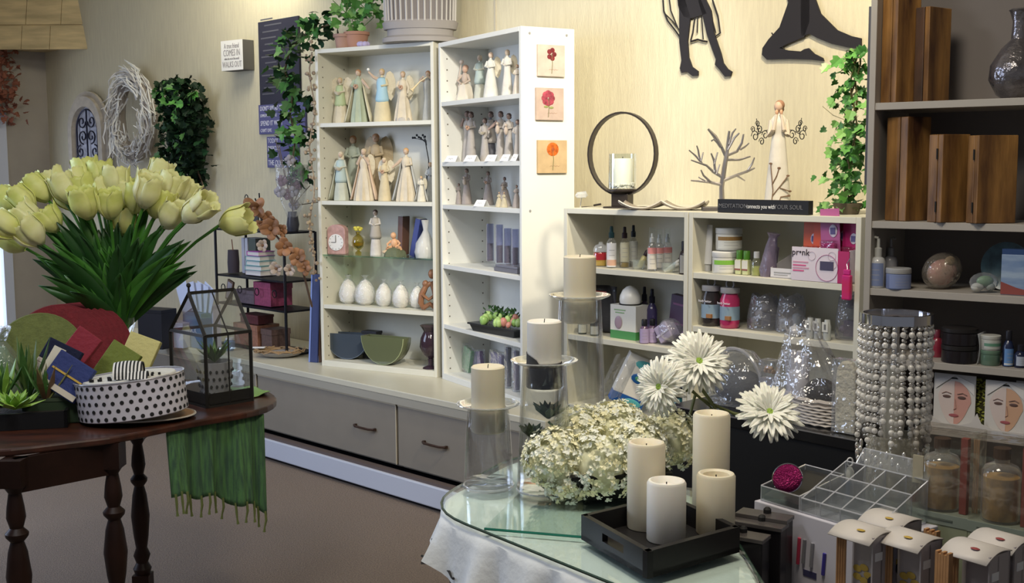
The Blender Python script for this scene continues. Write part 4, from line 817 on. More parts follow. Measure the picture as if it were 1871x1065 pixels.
leaningboard(572, mat((0.03, 0.045, 0.14), 0.5), 'tall dark blue folded board leaning against the bookcase side', 0.46, 0.05, 0, 0.06)
leaningboard(583, mat((0.12, 0.06, 0.03), 0.6), 'brown wooden board between the blue board and the bookcase', 0.46, 0.02, 0, -0.02)
# bluish packages on the worktop behind the tulips
def wtS(px, py): return P(px, py, ZT)
for k, (px, py, w_, h_, d, col, lab) in enumerate(((352, 590, 0.20, 0.20, 0.12, (0.10, 0.20, 0.36), 'blue box with white lettering on the worktop left of the stand'), (318, 590, 0.14, 0.14, 0.12, (0.62, 0.66, 0.80), 'white box left of the blue one, behind the tulips'), (385, 590, 0.07, 0.24, 0.05, (0.60, 0.60, 0.72), 'narrow pale upright packet beside the black stand'), (275, 592, 0.18, 0.22, 0.12, (0.02, 0.02, 0.025), 'black box behind the tulips, above the terrarium roof'))):
    p = wtS(px, py+45); t = thing('carton', lab, 'box', p, RC+0.3*(k % 2))
    MB().box(-w_/2, 0, 0, w_/2, d, h_*0.9).build('carton_body', mat(col, 0.5), t, bev=0.002); MB().box(-w_/2, 0, h_*0.9, w_/2, d, h_).build('lid', mat(tuple(c*0.8 for c in col), 0.5), t, bev=0.002)
    if k == 0: text('XXX', 0.05, wht, t, (0, -0.002, 0.10))
p = wtS(345, 612); t = thing('paper_bundle', 'bluish-white papers and clear folder fanned out behind the tulips', 'papers', (p.x, p.y+0.0, ZT+0.205), RC)
t.location = wtS(352, 635) + Vector((0, 0, 0.205))
for k in range(5): MB().box(-0.06, 0.0, 0, 0.06, 0.002, 0.16).xf(Matrix.Translation((0.02*k-0.04, 0.015*k, 0)) @ Matrix.Rotation((k-2)*0.22, 4, 'Y')).build('sheet', mat((0.62, 0.68, 0.85), 0.3), t)
p = wtS(392, 500+140); t = thing('blue_jar', 'small blue glass jar on the worktop in front of the papers', 'jar', wtS(420, 640), 0)
MB().lathe([(0.02, 0), (0.03, 0.02), (0.03, 0.05), (0.02, 0.06)], 16).build('jar_body', mat((0.15, 0.22, 0.38), 0.2), t, smooth=True); MB().lathe([(0.022, 0.06), (0.022, 0.07)], 16).build('jar_lid', wht, t)
# ================================================================ BOTTLES AND JARS
def bottle(p, w_, h_, kind, body, cap, label, name, cat, group=None, lab=None, rz=0, glass=False, liquid=None, txt=None, labz=(0.12, 0.68), stripe=None, sc3=None):
    t = thing(name, label, cat, p, rz, group); r = w_/2
    bm = glassm(body, 0.5, 0.03, 0, 30, 0.10, (0.6, 0.6, 0.58)) if glass else mat(body, 0.25, coat=0.3)
    cm = glassm(cap, 0.5) if cap == (1, 1, 1) and glass else mat(cap, 0.35)
    if kind == 'spray':
        MB().lathe([(r*0.96, 0), (r, 0.01*h_), (r, 0.58*h_), (r*0.75, 0.66*h_), (r*0.45, 0.70*h_), (r*0.42, 0.73*h_)], 18).build('bottle_body', bm, t, smooth=True)
        MB().lathe([(r*0.55, 0.72*h_), (r*0.55, 0.84*h_), (r*0.36, 0.86*h_), (r*0.30, 0.99*h_), (r*0.22, h_)], 14).build('spray_cap', cm, t, smooth=True)
    elif kind == 'mist':
        MB().lathe([(r*0.96, 0), (r, 0.01*h_), (r, 0.50*h_), (r*0.72, 0.62*h_), (r*0.55, 0.66*h_)], 18).build('bottle_body', bm, t, smooth=True)
        MB().lathe([(r*0.62, 0.65*h_), (r*0.62, h_)], 14).build('clear_overcap', GLASS, t, smooth=True); MB().lathe([(r*0.45, 0.66*h_), (r*0.45, 0.76*h_), (r*0.25, 0.78*h_), (r*0.25, 0.86*h_)], 12).build('spray_head', mat((0.6, 0.6, 0.6), 0.4), t, smooth=True)
    elif kind == 'boston':
        MB().lathe([(r*0.95, 0), (r, 0.02*h_), (r, 0.55*h_), (r*0.7, 0.68*h_), (r*0.42, 0.74*h_)], 18).build('bottle_body', bm, t, smooth=True)
        MB().lathe([(r*0.58, 0.73*h_), (r*0.58, 0.98*h_), (r*0.5, h_)], 14).build('screw_cap', cm, t, smooth=True)
    elif kind == 'dropper':
        MB().lathe([(r*0.95, 0), (r, 0.02*h_), (r, 0.48*h_), (r*0.4, 0.58*h_)], 18).build('bottle_body', bm, t, smooth=True)
        MB().lathe([(r*0.5, 0.57*h_), (r*0.5, 0.68*h_)], 14).build('collar', cm, t, smooth=True); MB().lathe([(r*0.32, 0.68*h_), (r*0.36, 0.80*h_), (r*0.22, 0.97*h_), (0.001, h_)], 12).build('rubber_bulb', cm, t, smooth=True)
    elif kind == 'jar':
        MB().lathe([(r*0.96, 0), (r, 0.03*h_), (r, 0.70*h_), (r*0.93, 0.74*h_)], 22).build('jar_body', bm, t, smooth=True)
        MB().lathe([(r*1.0, 0.74*h_), (r*1.02, 0.76*h_), (r*1.02, 0.97*h_), (r*0.97, h_)], 22).build('lid', cm, t, smooth=True)
    elif kind == 'pump':
        MB().lathe([(r*0.96, 0), (r, 0.01*h_), (r, 0.50*h_), (r*0.8, 0.57*h_), (r*0.42, 0.60*h_)], 18).build('bottle_body', bm, t, smooth=True)
        q = MB().lathe([(r*0.5, 0.59*h_), (r*0.5, 0.76*h_), (r*0.25, 0.78*h_), (r*0.2, 0.95*h_)], 14).tube([(0, 0, 0.96*h_), (-r*0.5, 0, 0.975*h_), (-r*0.85, 0, 0.95*h_)], r*0.17, 6).build('pump_head', cm, t, smooth=True)
    elif kind == 'tube':
        q = MB(); n = 14
        A = [(r*0.8*math.cos(2*PI*k/n), r*0.8*math.sin(2*PI*k/n), 0.15*h_) for k in range(n)]; B = [(r*math.cos(2*PI*k/n), 0.05*r*math.sin(2*PI*k/n), h_) for k in range(n)]
        q.hull(A, B).build('tube_body', bm, t, smooth=True); MB().lathe([(r*0.6, 0), (r*0.62, 0.14*h_)], 14).build('screw_cap', cm, t, smooth=True)
    if liquid: MB().lathe([(r*0.9, 0.015*h_), (r*0.9, liquid[1]*h_)], 16).build('liquid', mat(liquid[0], 0.2), t, smooth=True)
    if lab:
        a, b = labz; q = MB(); n = 12; an = [PI*(1.15+0.70*k/n) for k in range(n+1)]
        V = [(r*1.015*math.cos(x), r*1.015*math.sin(x), z*h_) for z in (a, b) for x in an]
        q.add(V, [(i, i+1, n+2+i, n+1+i) for i in range(n)]); lo = q.build('label_print', mat(lab, 0.6), t, smooth=True)
        if stripe:
            for si, (col, sa, sb) in enumerate(stripe):
                q = MB(); V = [(r*1.025*math.cos(x), r*1.025*math.sin(x), z*h_) for z in (sa, sb) for x in an]
                q.add(V, [(i, i+1, n+2+i, n+1+i) for i in range(n)]); q.build('colour_band', mat(col, 0.6), lo)
        q = MB()
        for k in range(3):
            z = (a+(b-a)*(0.25+0.22*k))*h_; V = [(r*1.022*math.cos(x), r*1.022*math.sin(x), zz) for zz in (z, z+0.012*h_) for x in an[3:10]]
            q.add(V, [(i, i+1, 8+i, 7+i) for i in range(6)])
        q.build('text_lines', mat((0.30, 0.30, 0.32), 0.7), lo)['kind'] = 'stuff'
    return t
def bt(u, i, px, off, wpx, hpx, *a, **k):
    p = S(u, i, px, off); s = mpp(p); return bottle(p, wpx*s, hpx*s, *a, **k)
AMB = (0.07, 0.03, 0.02); BK = (0.015, 0.015, 0.02); LBL = (0.72, 0.72, 0.70)
g = 'brown glass bottles on the top shelf'
bt(UA, 0, 1065, 0.12, 15, 48, 'boston', AMB, BK, 'small amber bottle with pinkish label, leftmost on its shelf', 'amber_bottle', 'bottle', g, lab=(0.45, 0.32, 0.27), labz=(0.05, 0.5))
bt(UA, 0, 1082, 0.16, 15, 48, 'boston', AMB, BK, 'small amber bottle half behind the red jar', 'amber_bottle', 'bottle', g)
p = S(UA, 0, 1098, 0.09); s = mpp(p); t = thing('red_candle_jar', 'glass jar with red wax over a yellow layer and clear domed lid', 'jar', p, 0)
MB().lathe([(14*s, 0), (15*s, 2*s), (15*s, 22*s), (13*s, 26*s)], 20, cap=False).build('glass_jar', GLASS, t, smooth=True)
MB().lathe([(13.8*s, 1*s), (13.8*s, 11*s)], 20).build('yellow_layer', mat((0.55, 0.34, 0.06), 0.4), t, smooth=True); MB().lathe([(13.8*s, 11.2*s), (13.8*s, 24*s)], 20).build('red_layer', mat((0.45, 0.02, 0.03), 0.3), t, smooth=True)
MB().lathe([(14*s, 26*s), (14*s, 30*s), (11*s, 37*s), (4*s, 40*s), (4*s, 43*s), (0.001, 44*s)], 20).build('domed_lid', glassm((0.95, 0.93, 0.9), 0.5, 0.03, 0, 30, 0.25), t, smooth=True)
g = 'clear spray bottles with dark caps'
bt(UA, 0, 1117, 0.05, 19, 76, 'spray', (0.85, 0.86, 0.85), (0.01, 0.03, 0.035), 'clear spray bottle with white label fading to peach, nearest of three', 'spray_bottle', 'bottle', g, lab=(0.70, 0.70, 0.72), glass=True, labz=(0.03, 0.60), stripe=[((0.62, 0.38, 0.28), 0.06, 0.2)])
bt(UA, 0, 1141, 0.10, 18, 74, 'spray', (0.80, 0.78, 0.68), (0.02, 0.01, 0.012), 'clear spray bottle with a golden base and dark brown cap, middle of three', 'spray_bottle', 'bottle', g, lab=(0.50, 0.48, 0.36), glass=True, liquid=((0.42, 0.30, 0.05), 0.12), labz=(0.14, 0.62))
bt(UA, 0, 1157, 0.14, 16, 76, 'spray', (0.78, 0.78, 0.74), (0.01, 0.015, 0.02), 'clear spray bottle behind the golden-based one, rightmost of three', 'spray_bottle', 'bottle', g, lab=(0.42, 0.42, 0.38), glass=True, labz=(0.14, 0.62))
g = 'pink-labelled mist bottles'
for px, off, lab in ((1191, 0.05, 'mist bottle with pink-topped white label, nearest of the pink three'), (1204, 0.12, 'mist bottle with pink band, second of the pink three'), (1219, 0.16, 'mist bottle with pink band, rearmost right of the pink three')):
    bt(UA, 0, px, off, 18, 80 if off < 0.1 else 74, 'mist', (0.9, 0.9, 0.9), (1, 1, 1), lab, 'mist_bottle', 'bottle', g, lab=(0.66, 0.64, 0.60), glass=True, labz=(0.05, 0.52), stripe=[((0.66, 0.26, 0.26), 0.40, 0.54)])
def dish(px, off, lab, col):
    p = S(UA, 0, px, off); s = mpp(p); t = thing('glass_dish', lab, 'dish', p, 0, 'square glass dishes on the shelf')
    MB().lathe([(10*s, 0), (15*s, 4*s), (16*s, 17*s), (15*s, 17*s), (13.5*s, 5*s), (9*s, 2*s)], 4, cap=False).xf(Matrix.Rotation(PI/4, 4, 'Z')).build('glass_body', glassm((0.92, 0.95, 0.92), 0.6, 0.03, 0, 30, 0.12), t)
    return p, s
p, s = dish(1166, 0.07, 'small square glass dish holding one sample bottle', 0)
for dx, dz, ry, col, lab in ((2, 6, 0.45, (0.50, 0.44, 0.20), 'tiny gold tester bottle with a dark cap tilted in the left dish'),):
    t = thing('tester_bottle', lab, 'bottle', p+Vector((dx*s, 0, dz*s*0.6)), 0, 'tester bottles in glass dishes'); M = Matrix.Rotation(ry, 4, 'Y')
    MB().lathe([(4*s, 0), (5*s, 2*s), (5*s, 20*s), (3*s, 23*s)], 12).xf(M).build('body', mat(col, 0.2), t, smooth=True); MB().lathe([(3.6*s, 23*s), (3.6*s, 32*s), (2*s, 36*s)], 10).xf(M).build('cap', mat((0.03, 0.015, 0.02), 0.4), t, smooth=True)
p, s = dish(1221, 0.05, 'square glass dish with a heap of sample vials, left of the dark dropper bottle', 0)
for k, (dx, dz, ry, col) in enumerate(((-8, 4, 1.1, (0.65, 0.65, 0.66)), (-3, 7, 0.9, (0.55, 0.62, 0.66)), (2, 5, 0.8, (0.5, 0.46, 0.2)), (5, 8, 0.7, (0.66, 0.66, 0.66)))):
    t = thing('sample_vial', ('white sample vial lying leftmost in the right glass dish', 'pale blue sample vial, second in the right dish', 'yellowish sample vial, third in the right dish', 'white sample vial with black cap on top of the heap')[k], 'vial', p+Vector((dx*s, (k-2)*3*s, dz*s*0.6)), 0, 'sample vials heaped in the right dish'); M = Matrix.Rotation(ry, 4, 'Y')
    MB().lathe([(3*s, 0), (3.4*s, 2*s), (3.4*s, 19*s), (2*s, 21*s)], 10).xf(M).build('body', mat(col, 0.2), t, smooth=True)
    MB().lathe([(3*s, 21*s), (3*s, 28*s), (1.5*s, 30*s)], 10).xf(M).build('cap', mat((0.03, 0.02, 0.02) if k == 3 else (0.7, 0.7, 0.66), 0.4), t, smooth=True)
bt(UA, 0, 1250, 0.04, 19, 60, 'boston', (0.03, 0.02, 0.02), BK, 'dark bottle with black cap and grey label at the divider', 'dark_bottle', 'bottle', None, lab=(0.34, 0.33, 0.30), labz=(0.04, 0.58))
# ---- second shelf
p = S(UA, 1, 1138, 0.05); s = mpp(p); t = thing('light_box', 'white and green carton with round purple stone picture under the white egg', 'box', p, UA.rz)
Wb = 62*s; MB().box(-Wb*0.5, 0, 0, Wb*0.5, 0.08, 15*s).build('green_base', mat((0.06, 0.26, 0.07), 0.5), t); MB().box(-Wb*0.5, 0, 15*s, Wb*0.5, 0.08, 62*s).build('white_carton', mat((0.66, 0.66, 0.62), 0.5), t)
MB().ell((-Wb*0.17, -0.002, 30*s), (9*s, 0.002, 12*s), 16, 8).build('stone_print', mat((0.33, 0.24, 0.30), 0.4), t, smooth=True); MB().box(-Wb*0.35, -0.001, 52*s, Wb*0.1, 0, 54*s).box(-Wb*0.3, -0.001, 47*s, Wb*0.05, 0, 49*s).build('text_lines', mat((0.25, 0.4, 0.2), 0.6), t)['kind'] = 'stuff'
pt = p+UA.n*0.04+Vector((0, 0, 62*s+0.0015)); t = thing('egg_lamp', 'white egg-shaped lamp on a thin dark ring on the green carton', 'lamp', pt, 0)
MB().lathe([(18*s, 0), (20*s, 8*s), (19*s, 16*s), (14*s, 26*s), (7*s, 32*s), (0.001, 34*s)], 24).build('shade', mat((0.85, 0.85, 0.82), 0.3), t, smooth=True); MB().lathe([(20*s, -0.0015), (21*s, 0), (20*s, 1.5*s)], 24).build('base_ring', ink, t, smooth=True)
g = 'dark purple bottles behind'
bt(UA, 1, 1177, 0.15, 18, 92, 'spray', (0.05, 0.03, 0.08), (0.01, 0.01, 0.02), 'tall dark violet spray bottle, left of the pair', 'violet_bottle', 'bottle', g, lab=(0.30, 0.24, 0.42), labz=(0.05, 0.4))
bt(UA, 1, 1191, 0.13, 20, 92, 'spray', (0.04, 0.03, 0.10), (0.01, 0.01, 0.02), 'tall dark violet spray bottle, right of the pair', 'violet_bottle', 'bottle', g, lab=(0.10, 0.08, 0.2), labz=(0.05, 0.3))
g = 'small lilac-labelled bottles'
for px, off, lab in ((1177, 0.03, 'small lilac-labelled bottle with black cap, in front of the violet pair'), (1192, 0.06, 'small lilac-labelled bottle half behind the tilted gift pouch'), (1252, 0.05, 'small lilac-labelled bottle at the divider with gold label')):
    bt(UA, 1, px, off, 18, 44, 'boston', (0.12, 0.07, 0.14), BK, lab, 'lilac_bottle', 'bottle', g, lab=(0.42, 0.34, 0.55), labz=(0.03, 0.62))
p = S(UA, 1, 1218, 0.04); s = mpp(p); t = thing('gift_pouch', 'tilted lilac gift cube wrapped in crinkled clear film with ribbon', 'gift', p+Vector((0, 0, 0.012)), UA.rz)
M = Matrix.Rotation(-0.6, 4, 'Y'); MB().box(-16*s, 0, 2*s, 16*s, 0.05, 34*s).xf(Matrix.Translation((0, 0, 3*s)) @ M).build('cube', mat((0.42, 0.36, 0.50), 0.5), t, bev=0.004)
MB().ell((0, 0.02, 22*s), (24*s, 0.04, 22*s), 12, 8).build('clear_film', CELLO, t, smooth=True); MB().box(-17*s, -0.002, 14*s, 17*s, 0.0, 18*s).xf(Matrix.Translation((0, 0, 3*s)) @ M).build('ribbon', mat((0.62, 0.58, 0.7), 0.4), t)
p = S(UA, 1, 1236, 0.15); s = mpp(p); t = thing('leaning_book', 'dark purple boxed book leaning against the back on lower shelf', 'book', p, UA.rz); M = Matrix.Rotation(0.12, 4, 'Y')
MB().box(-22*s, 0, 2*s, 20*s, 0.03, 84*s).xf(M).build('cover', mat((0.08, 0.04, 0.09), 0.5), t); MB().box(-16*s, -0.002, 30*s, 16*s, 0, 34*s).box(-16*s, -0.002, 66*s, 16*s, 0, 70*s).xf(M).build('title_band', mat((0.22, 0.08, 0.18), 0.5), t)
p = S(UA, 1, 1106, 0.13); s = mpp(p)*0.92; t = thing('dark_bag', 'flat dark plastic bag with red printed stripe, behind the tallest candle', 'bag', p, UA.rz)
MB().sheet(lambda u_, v_: ((-34+68*u_)*s, 0.012*math.sin(9*u_+3*v_), (2+92*v_)*s), 14, 8).build('plastic', mat((0.05, 0.05, 0.055), 0.25, bump=0.5, bscale=20), t, smooth=True, solid=0.002)
MB().box(-20*s, -0.016, 80*s, 10*s, -0.014, 83*s).build('printed_stripe', mat((0.4, 0.06, 0.05), 0.5), t)
for px, lab, col in ((1064, 'small white-labelled bottle seen through the tallest holder, left', (0.5, 0.5, 0.42)), (1086, 'small white-labelled bottle seen through the tallest holder, right', (0.45, 0.45, 0.4))):
    bt(UA, 1, px, 0.04, 16, 26, 'jar', (0.04, 0.05, 0.03), BK, lab, 'small_jar', 'jar', 'jars behind the tallest candle holder', lab=col)
# ---- third shelf : white-blue packet, teal bottles
p = S(UA, 2, 1165, 0.03); s = mpp(p); t = thing('printed_carton', 'tall white and blue carton with turquoise shapes wrapped in clear film', 'box', P(1160, 752, 0.80), 0)
t.location = S(UA, 2, 1140, 0.012)+Vector((0, 0, 0.034)); t.scale = (1.2, 1.2, 1.15); M = Matrix.Rotation(0.42, 4, 'Y')
MB().box(-0.05, 0, 0.0, 0.055, 0.05, 0.032).xf(M).build('blue_base', mat((0.02, 0.12, 0.42), 0.4), t, bev=0.001); MB().box(-0.05, 0, 0.032, 0.055, 0.05, 0.165).xf(M).build('white_body', mat((0.85, 0.84, 0.80), 0.5), t, bev=0.001)
MB().ell((0.01, -0.001, 0.095), (0.028, 0.002, 0.017), 16, 6).xf(M).build('blue_oval', mat((0.02, 0.14, 0.45), 0.4), t, smooth=True); MB().ell((0.01, -0.003, 0.095), (0.016, 0.002, 0.009), 12, 6).xf(M).build('green_globe', mat((0.1, 0.4, 0.2), 0.4), t, smooth=True)
MB().ell((0.015, -0.001, 0.14), (0.038, 0.002, 0.016), 12, 6).ell((0.02, -0.002, 0.016), (0.028, 0.002, 0.012), 12, 6).xf(M).build('turquoise_shape', mat((0.10, 0.45, 0.50), 0.4), t, smooth=True)
MB().sheet(lambda u_, v_: (-0.09+0.07*u_, -0.006-0.006*math.sin(11*u_), 0.01+0.13*v_+0.01*math.sin(17*u_)), 8, 6).xf(M).build('clear_wrap', CELLO, t, smooth=True)
p = S(UA, 2, 1240, 0.03); s = mpp(p)
bottle(p, 0.045, 0.13, 'boston', (0.01, 0.10, 0.12), BK, 'dark teal bottle between the gerbera heads and tall candle', 'teal_bottle', 'bottle')
# ================================================================ RIGHT LOW BOOKCASE
bt(UB, 0, 1293, 0.08, 21, 84, 'tube', (0.66, 0.66, 0.66), (0.5, 0.5, 0.5), 'tall standing silver-white lotion tube, leftmost beside the divider', 'lotion_tube', 'tube', None, rz=UB.rz, lab=None)
GL = [((0.22, 0.50, 0.06), 0.55, 0.72)]
jr = bt(UB, 0, 1323, 0.05, 44, 40, 'jar', (0.66, 0.66, 0.62), (0.72, 0.72, 0.70), 'white cosmetic jar with lime green label corner, lower of the stacked pair', 'cosmetic_jar', 'jar', 'stacked white jars', lab=(0.70, 0.70, 0.66), labz=(0.08, 0.66), stripe=[((0.22, 0.50, 0.06), 0.42, 0.62)])
p = S(UB, 0, 1331, 0.09); s = mpp(p); bottle(p+Vector((0, 0, 41*s)), 48*s, 40*s, 'jar', (0.62, 0.62, 0.58), (0.55, 0.56, 0.55), 'white cosmetic jar with clear lid and brown label, stacked on top', 'cosmetic_jar', 'jar', 'stacked white jars', lab=(0.68, 0.68, 0.62), labz=(0.08, 0.66), stripe=[((0.28, 0.16, 0.05), 0.45, 0.62)])
g = 'green-capped lotion bottles'
for px, lab in ((1351, 'green-capped lotion bottle, left of the pair'), (1364, 'green-capped lotion bottle, right of the pair')):
    p = S(UB, 0, px, 0.05); s = mpp(p); t = thing('green_cap_bottle', lab, 'bottle', p, UB.rz, g)
    MB().box(-6.2*s, -6*s, 0, 6.2*s, 6*s, 28*s).build('bottle_body', mat((0.55, 0.58, 0.32), 0.2), t, bev=0.003); MB().lathe([(6*s, 28*s), (6.2*s, 29*s), (6.2*s, 43*s), (5.6*s, 44*s)], 14).build('cap', mat((0.08, 0.24, 0.02), 0.4), t, smooth=True)
    MB().box(-6.3*s, -6.4*s, 10*s, 6.3*s, -6.1*s, 26*s).build('label_print', mat((0.66, 0.64, 0.58), 0.6), t); MB().box(-6.3*s, -6.5*s, 8*s, 6.3*s, -6.2*s, 11*s).build('brown_band', mat((0.25, 0.08, 0.06), 0.6), t)
bt(UB, 0, 1382, 0.05, 19, 44, 'boston', (0.85, 0.88, 0.60), (0.6, 0.6, 0.58), 'clear yellowish lotion bottle with pale cap right of green caps', 'lotion_bottle', 'bottle', None, glass=True, liquid=((0.50, 0.52, 0.24), 0.4))
p = S(UB, 0, 1402, 0.05); s = mpp(p); t = thing('organza_bag', 'tall sheer purple-grey organza bag drooping over the shelf edge', 'bag', p, UB.rz)
MB().lathe([(12*s, 0), (15*s, 12*s), (13*s, 35*s), (10*s, 55*s), (7*s, 72*s), (12*s, 80*s)], 16, fn=lambda a, z: 1+0.12*math.sin(5*a+z*30)).xf(Matrix.Rotation(0.15, 4, 'Y')).build('organza', glassm((0.75, 0.68, 0.80), 0.4, 0.3, 0.6, 30, 0.5, (0.30, 0.25, 0.34)), t, smooth=True)
MB().box(-8*s, 0, 0.002, 8*s, 0.03, 55*s).xf(Matrix.Rotation(0.12, 4, 'Y')).build('contents', mat((0.14, 0.11, 0.15), 0.6), t, bev=0.004)
# white display tray
p = S(UB, 0, 1429, 0.03); s = mpp(p); t = thing('white_tray', 'low white card display tray left of the pink display box', 'tray', p, UB.rz)
MB().box(-26*s, 0, 0, 26*s, 0.16, 2*s).box(-26*s, 0, 0, 26*s, 0.002, 18*s).build('tray_base', mat((0.66, 0.64, 0.66), 0.5), t); MB().hull([(-26*s, 0, 0), (-25*s, 0, 0), (-25*s, 0, 18*s), (-26*s, 0, 18*s)], [(-26*s, 0.16, 0), (-25*s, 0.16, 0), (-25*s, 0.16, 48*s), (-26*s, 0.16, 48*s)]).build('tray_side', mat((0.55, 0.53, 0.52), 0.5), t)
MB().box(-18*s, -0.001, 9*s, 18*s, 0, 11*s).box(-18*s, -0.001, 5*s, 12*s, 0, 6.5*s).build('text_lines', mat((0.3, 0.3, 0.3), 0.6), t)['kind'] = 'stuff'
# pink display box
p = S(UB, 0, 1497, -0.035); p.z = UB.z[0]+0.001; s = mpp(p)
pinkw = mat((0.70, 0.62, 0.68), 0.5); mag = mat((0.42, 0.02, 0.12), 0.4)
t = thing('display_box', 'white and magenta counter display box holding blister packs, printed pink', 'box', S(UB, 0, 1497, 0.004)+Vector((0, 0, 0.001)), UB.rz)
s = mpp(t.location); WD = 60*s
MB().box(-WD, 0, 0, WD*0.62, 0.004, 62*s).build('front_panel', pinkw, t); MB().box(WD*0.62, 0, 0, WD, 0.004, 58*s).build('magenta_corner', mag, t)
MB().box(-WD, 0.004, 0, WD, 0.12, 3*s).build('bottom', pinkw, t); MB().box(-WD, 0.004, 0, -WD+0.002, 0.12, 60*s).box(WD-0.002, 0.004, 0, WD, 0.12, 60*s).build('side_panels', pinkw, t)['kind'] = 'stuff'
MB().tube([(WD*0.25+23*s*math.cos(k*PI/12), -0.001, 26*s+24*s*math.sin(k*PI/12)) for k in range(25)], 0.0008, 4).build('printed_circle', mat((0.4, 0.1, 0.25), 0.5), t)
MB().box(WD*0.25-14*s, -0.002, 22*s, WD*0.25+14*s, -0.0005, 38*s).build('printed_palette', mat((0.06, 0.05, 0.10), 0.4), t)
for cx, cz in ((-0.28, 0.78), (0.42, 0.8), (0.45, 0.55)): MB().tube([(WD*cx+8*s*math.cos(k*PI/6), -0.001, 60*s*cz+8*s*math.sin(k*PI/6)) for k in range(13)], 0.0006, 4).build('printed_ring', mat((0.55, 0.45, 0.52), 0.5), t)
text('pr\u2022nk', 17*s, mat((0.05, 0.04, 0.05), 0.5), t, (-WD*0.68, -0.001, 52*s))
for k, (wz, zz) in enumerate(((0.42, 33), (0.36, 27), (0.44, 22), (0.3, 17))): MB().box(-WD*0.95, -0.001, zz*s, -WD*(0.95-wz*1.3), 0, (zz+2.6)*s).build('pink_text', mat((0.62, 0.10, 0.24) if k % 2 else (0.6, 0.3, 0.4), 0.5), t)
BP = [((0.42, 0.02, 0.14), (0.25, 0.02, 0.08)), ((0.62, 0.10, 0.03), (0.5, 0.06, 0.02)), ((0.42, 0.10, 0.26), (0.30, 0.03, 0.14)), ((0.38, 0.01, 0.08), (0.45, 0.02, 0.05)), ((0.66, 0.09, 0.03), (0.35, 0.02, 0.06))]
def blister(px, off, wpx, hpx, z0, ci, lab, ry, dz=0):
    p = S(UB, 0, px, off); s = mpp(p); t = thing('blister_pack', lab, 'packet', p+Vector((0, 0, z0*s)), UB.rz, 'blister packs in the pink display box'); M = Matrix.Rotation(ry, 4, 'Y'); a, b = BP[ci]
    W = wpx*s/2; MB().box(-W, 0, 0, W, 0.0015, hpx*s).xf(M).build('card', mat(a, 0.35), t, bev=0.0005)
    MB().box(-W*0.7, -0.018, hpx*s*0.06, W*0.7, 0, hpx*s*0.5).xf(M).build('tray_insert', mat(b, 0.2), t, bev=0.004)
    MB().box(-W*0.8, -0.022, hpx*s*0.04, W*0.8, -0.001, hpx*s*0.55).xf(M).build('clear_blister', glassm((0.95, 0.85, 0.9), 0.5, 0.05, 0.3, 50), t, bev=0.006)
    MB().ell((W*0.35, -0.002, hpx*s*0.68), (W*0.42, 0.0015, W*0.6), 14, 6).xf(M).build('badge', mat((0.62, 0.55, 0.66), 0.5), t, smooth=True); MB().box(W*0.1, -0.005, hpx*s*0.68-W*0.3, W*0.6, -0.0035, hpx*s*0.68+W*0.3).xf(M).build('badge_print', mat((0.10, 0.08, 0.22), 0.5), t)
blister(1480, 0.07, 34, 100, 6, 1, 'orange-pink blister pack at the left end of the display', 0.02)
blister(1497, 0.055, 36, 104, 6, 4, 'bright orange blister pack second from left in the display', 0.05)
blister(1519, 0.030, 40, 126, 8, 2, 'tallest blister pack, magenta with purple window, sticking above the shelf top', -0.06)
blister(1533, 0.085, 34, 112, 6, 3, 'dark magenta blister pack behind the tallest one', 0.02)
blister(1550, 0.055, 34, 110, 6, 0, 'magenta blister pack at the right end of the display', 0.04)
p = S(UB, 0, 1545, -0.022); s = mpp(p); t = thing('hanging_tag', 'pink to red hanging package clipped to the front of the display', 'packet', (p.x, p.y, UB.z[0]-0.045), UB.rz)
MB().box(-9*s, 0, 0, 9*s, 0.016, 46*s).build('red_pouch', mat((0.55, 0.02, 0.05), 0.35, col2=(0.55, 0.015, 0.18), nscale=20), t, bev=0.004); MB().box(-7*s, 0.002, 46*s, 7*s, 0.012, 56*s).build('pink_top', mat((0.55, 0.02, 0.2), 0.35), t, bev=0.003)
MB().tube([(0, 0.008, 56*s), (-3*s, 0.012, 66*s), (2*s, 0.016, 76*s)], 0.0015, 5).build('clip', chrome, t)
# supplement-like jars with ring lids
for px, body, lab, st in ((1299, (0.035, 0.03, 0.03), 'black plastic bottle with blue label and grey ring lid', 'black'), (1333, (0.45, 0.03, 0.12), 'pink plastic bottle with blue label and grey ring lid', 'pink')):
    p = S(UB, 1, px, 0.05); s = mpp(p); t = thing('ring_lid_bottle', lab, 'bottle', p, UB.rz, 'bottles with grey ring lids')
    MB().lathe([(15*s, 0), (17*s, 2*s), (18*s, 10*s), (18*s, 52*s), (14*s, 62*s), (14*s, 64*s)], 24).build('bottle_body', mat(body, 0.2, coat=0.5), t, smooth=True)
    lo = MB().lathe([(18.2*s, 15*s), (18.2*s, 40*s)], 24, cap=False).build('label_print', mat((0.24, 0.34, 0.44), 0.5), t, smooth=True)
    MB().lathe([(17*s, 64*s), (17.5*s, 65*s), (17.5*s, 73*s), (16*s, 74*s)], 24).build('lid', mat((0.36, 0.36, 0.38), 0.4), t, smooth=True)
    MB().tube([(8.5*s*math.cos(k*PI/8), 0, (80+8.5*math.sin(k*PI/8))*s) for k in range(17)], 1.6*s, 6).build('ring', mat((0.40, 0.40, 0.42), 0.3), t, smooth=True)
    text('body butter', 6*s, wht, t, (0, -18.6*s, 46*s), name='white_text')
    MB().box(3*s, -18.9*s, 16*s, 14*s, -14*s, 23*s).build('orange_patch', mat((0.35, 0.16, 0.05), 0.5), lo)
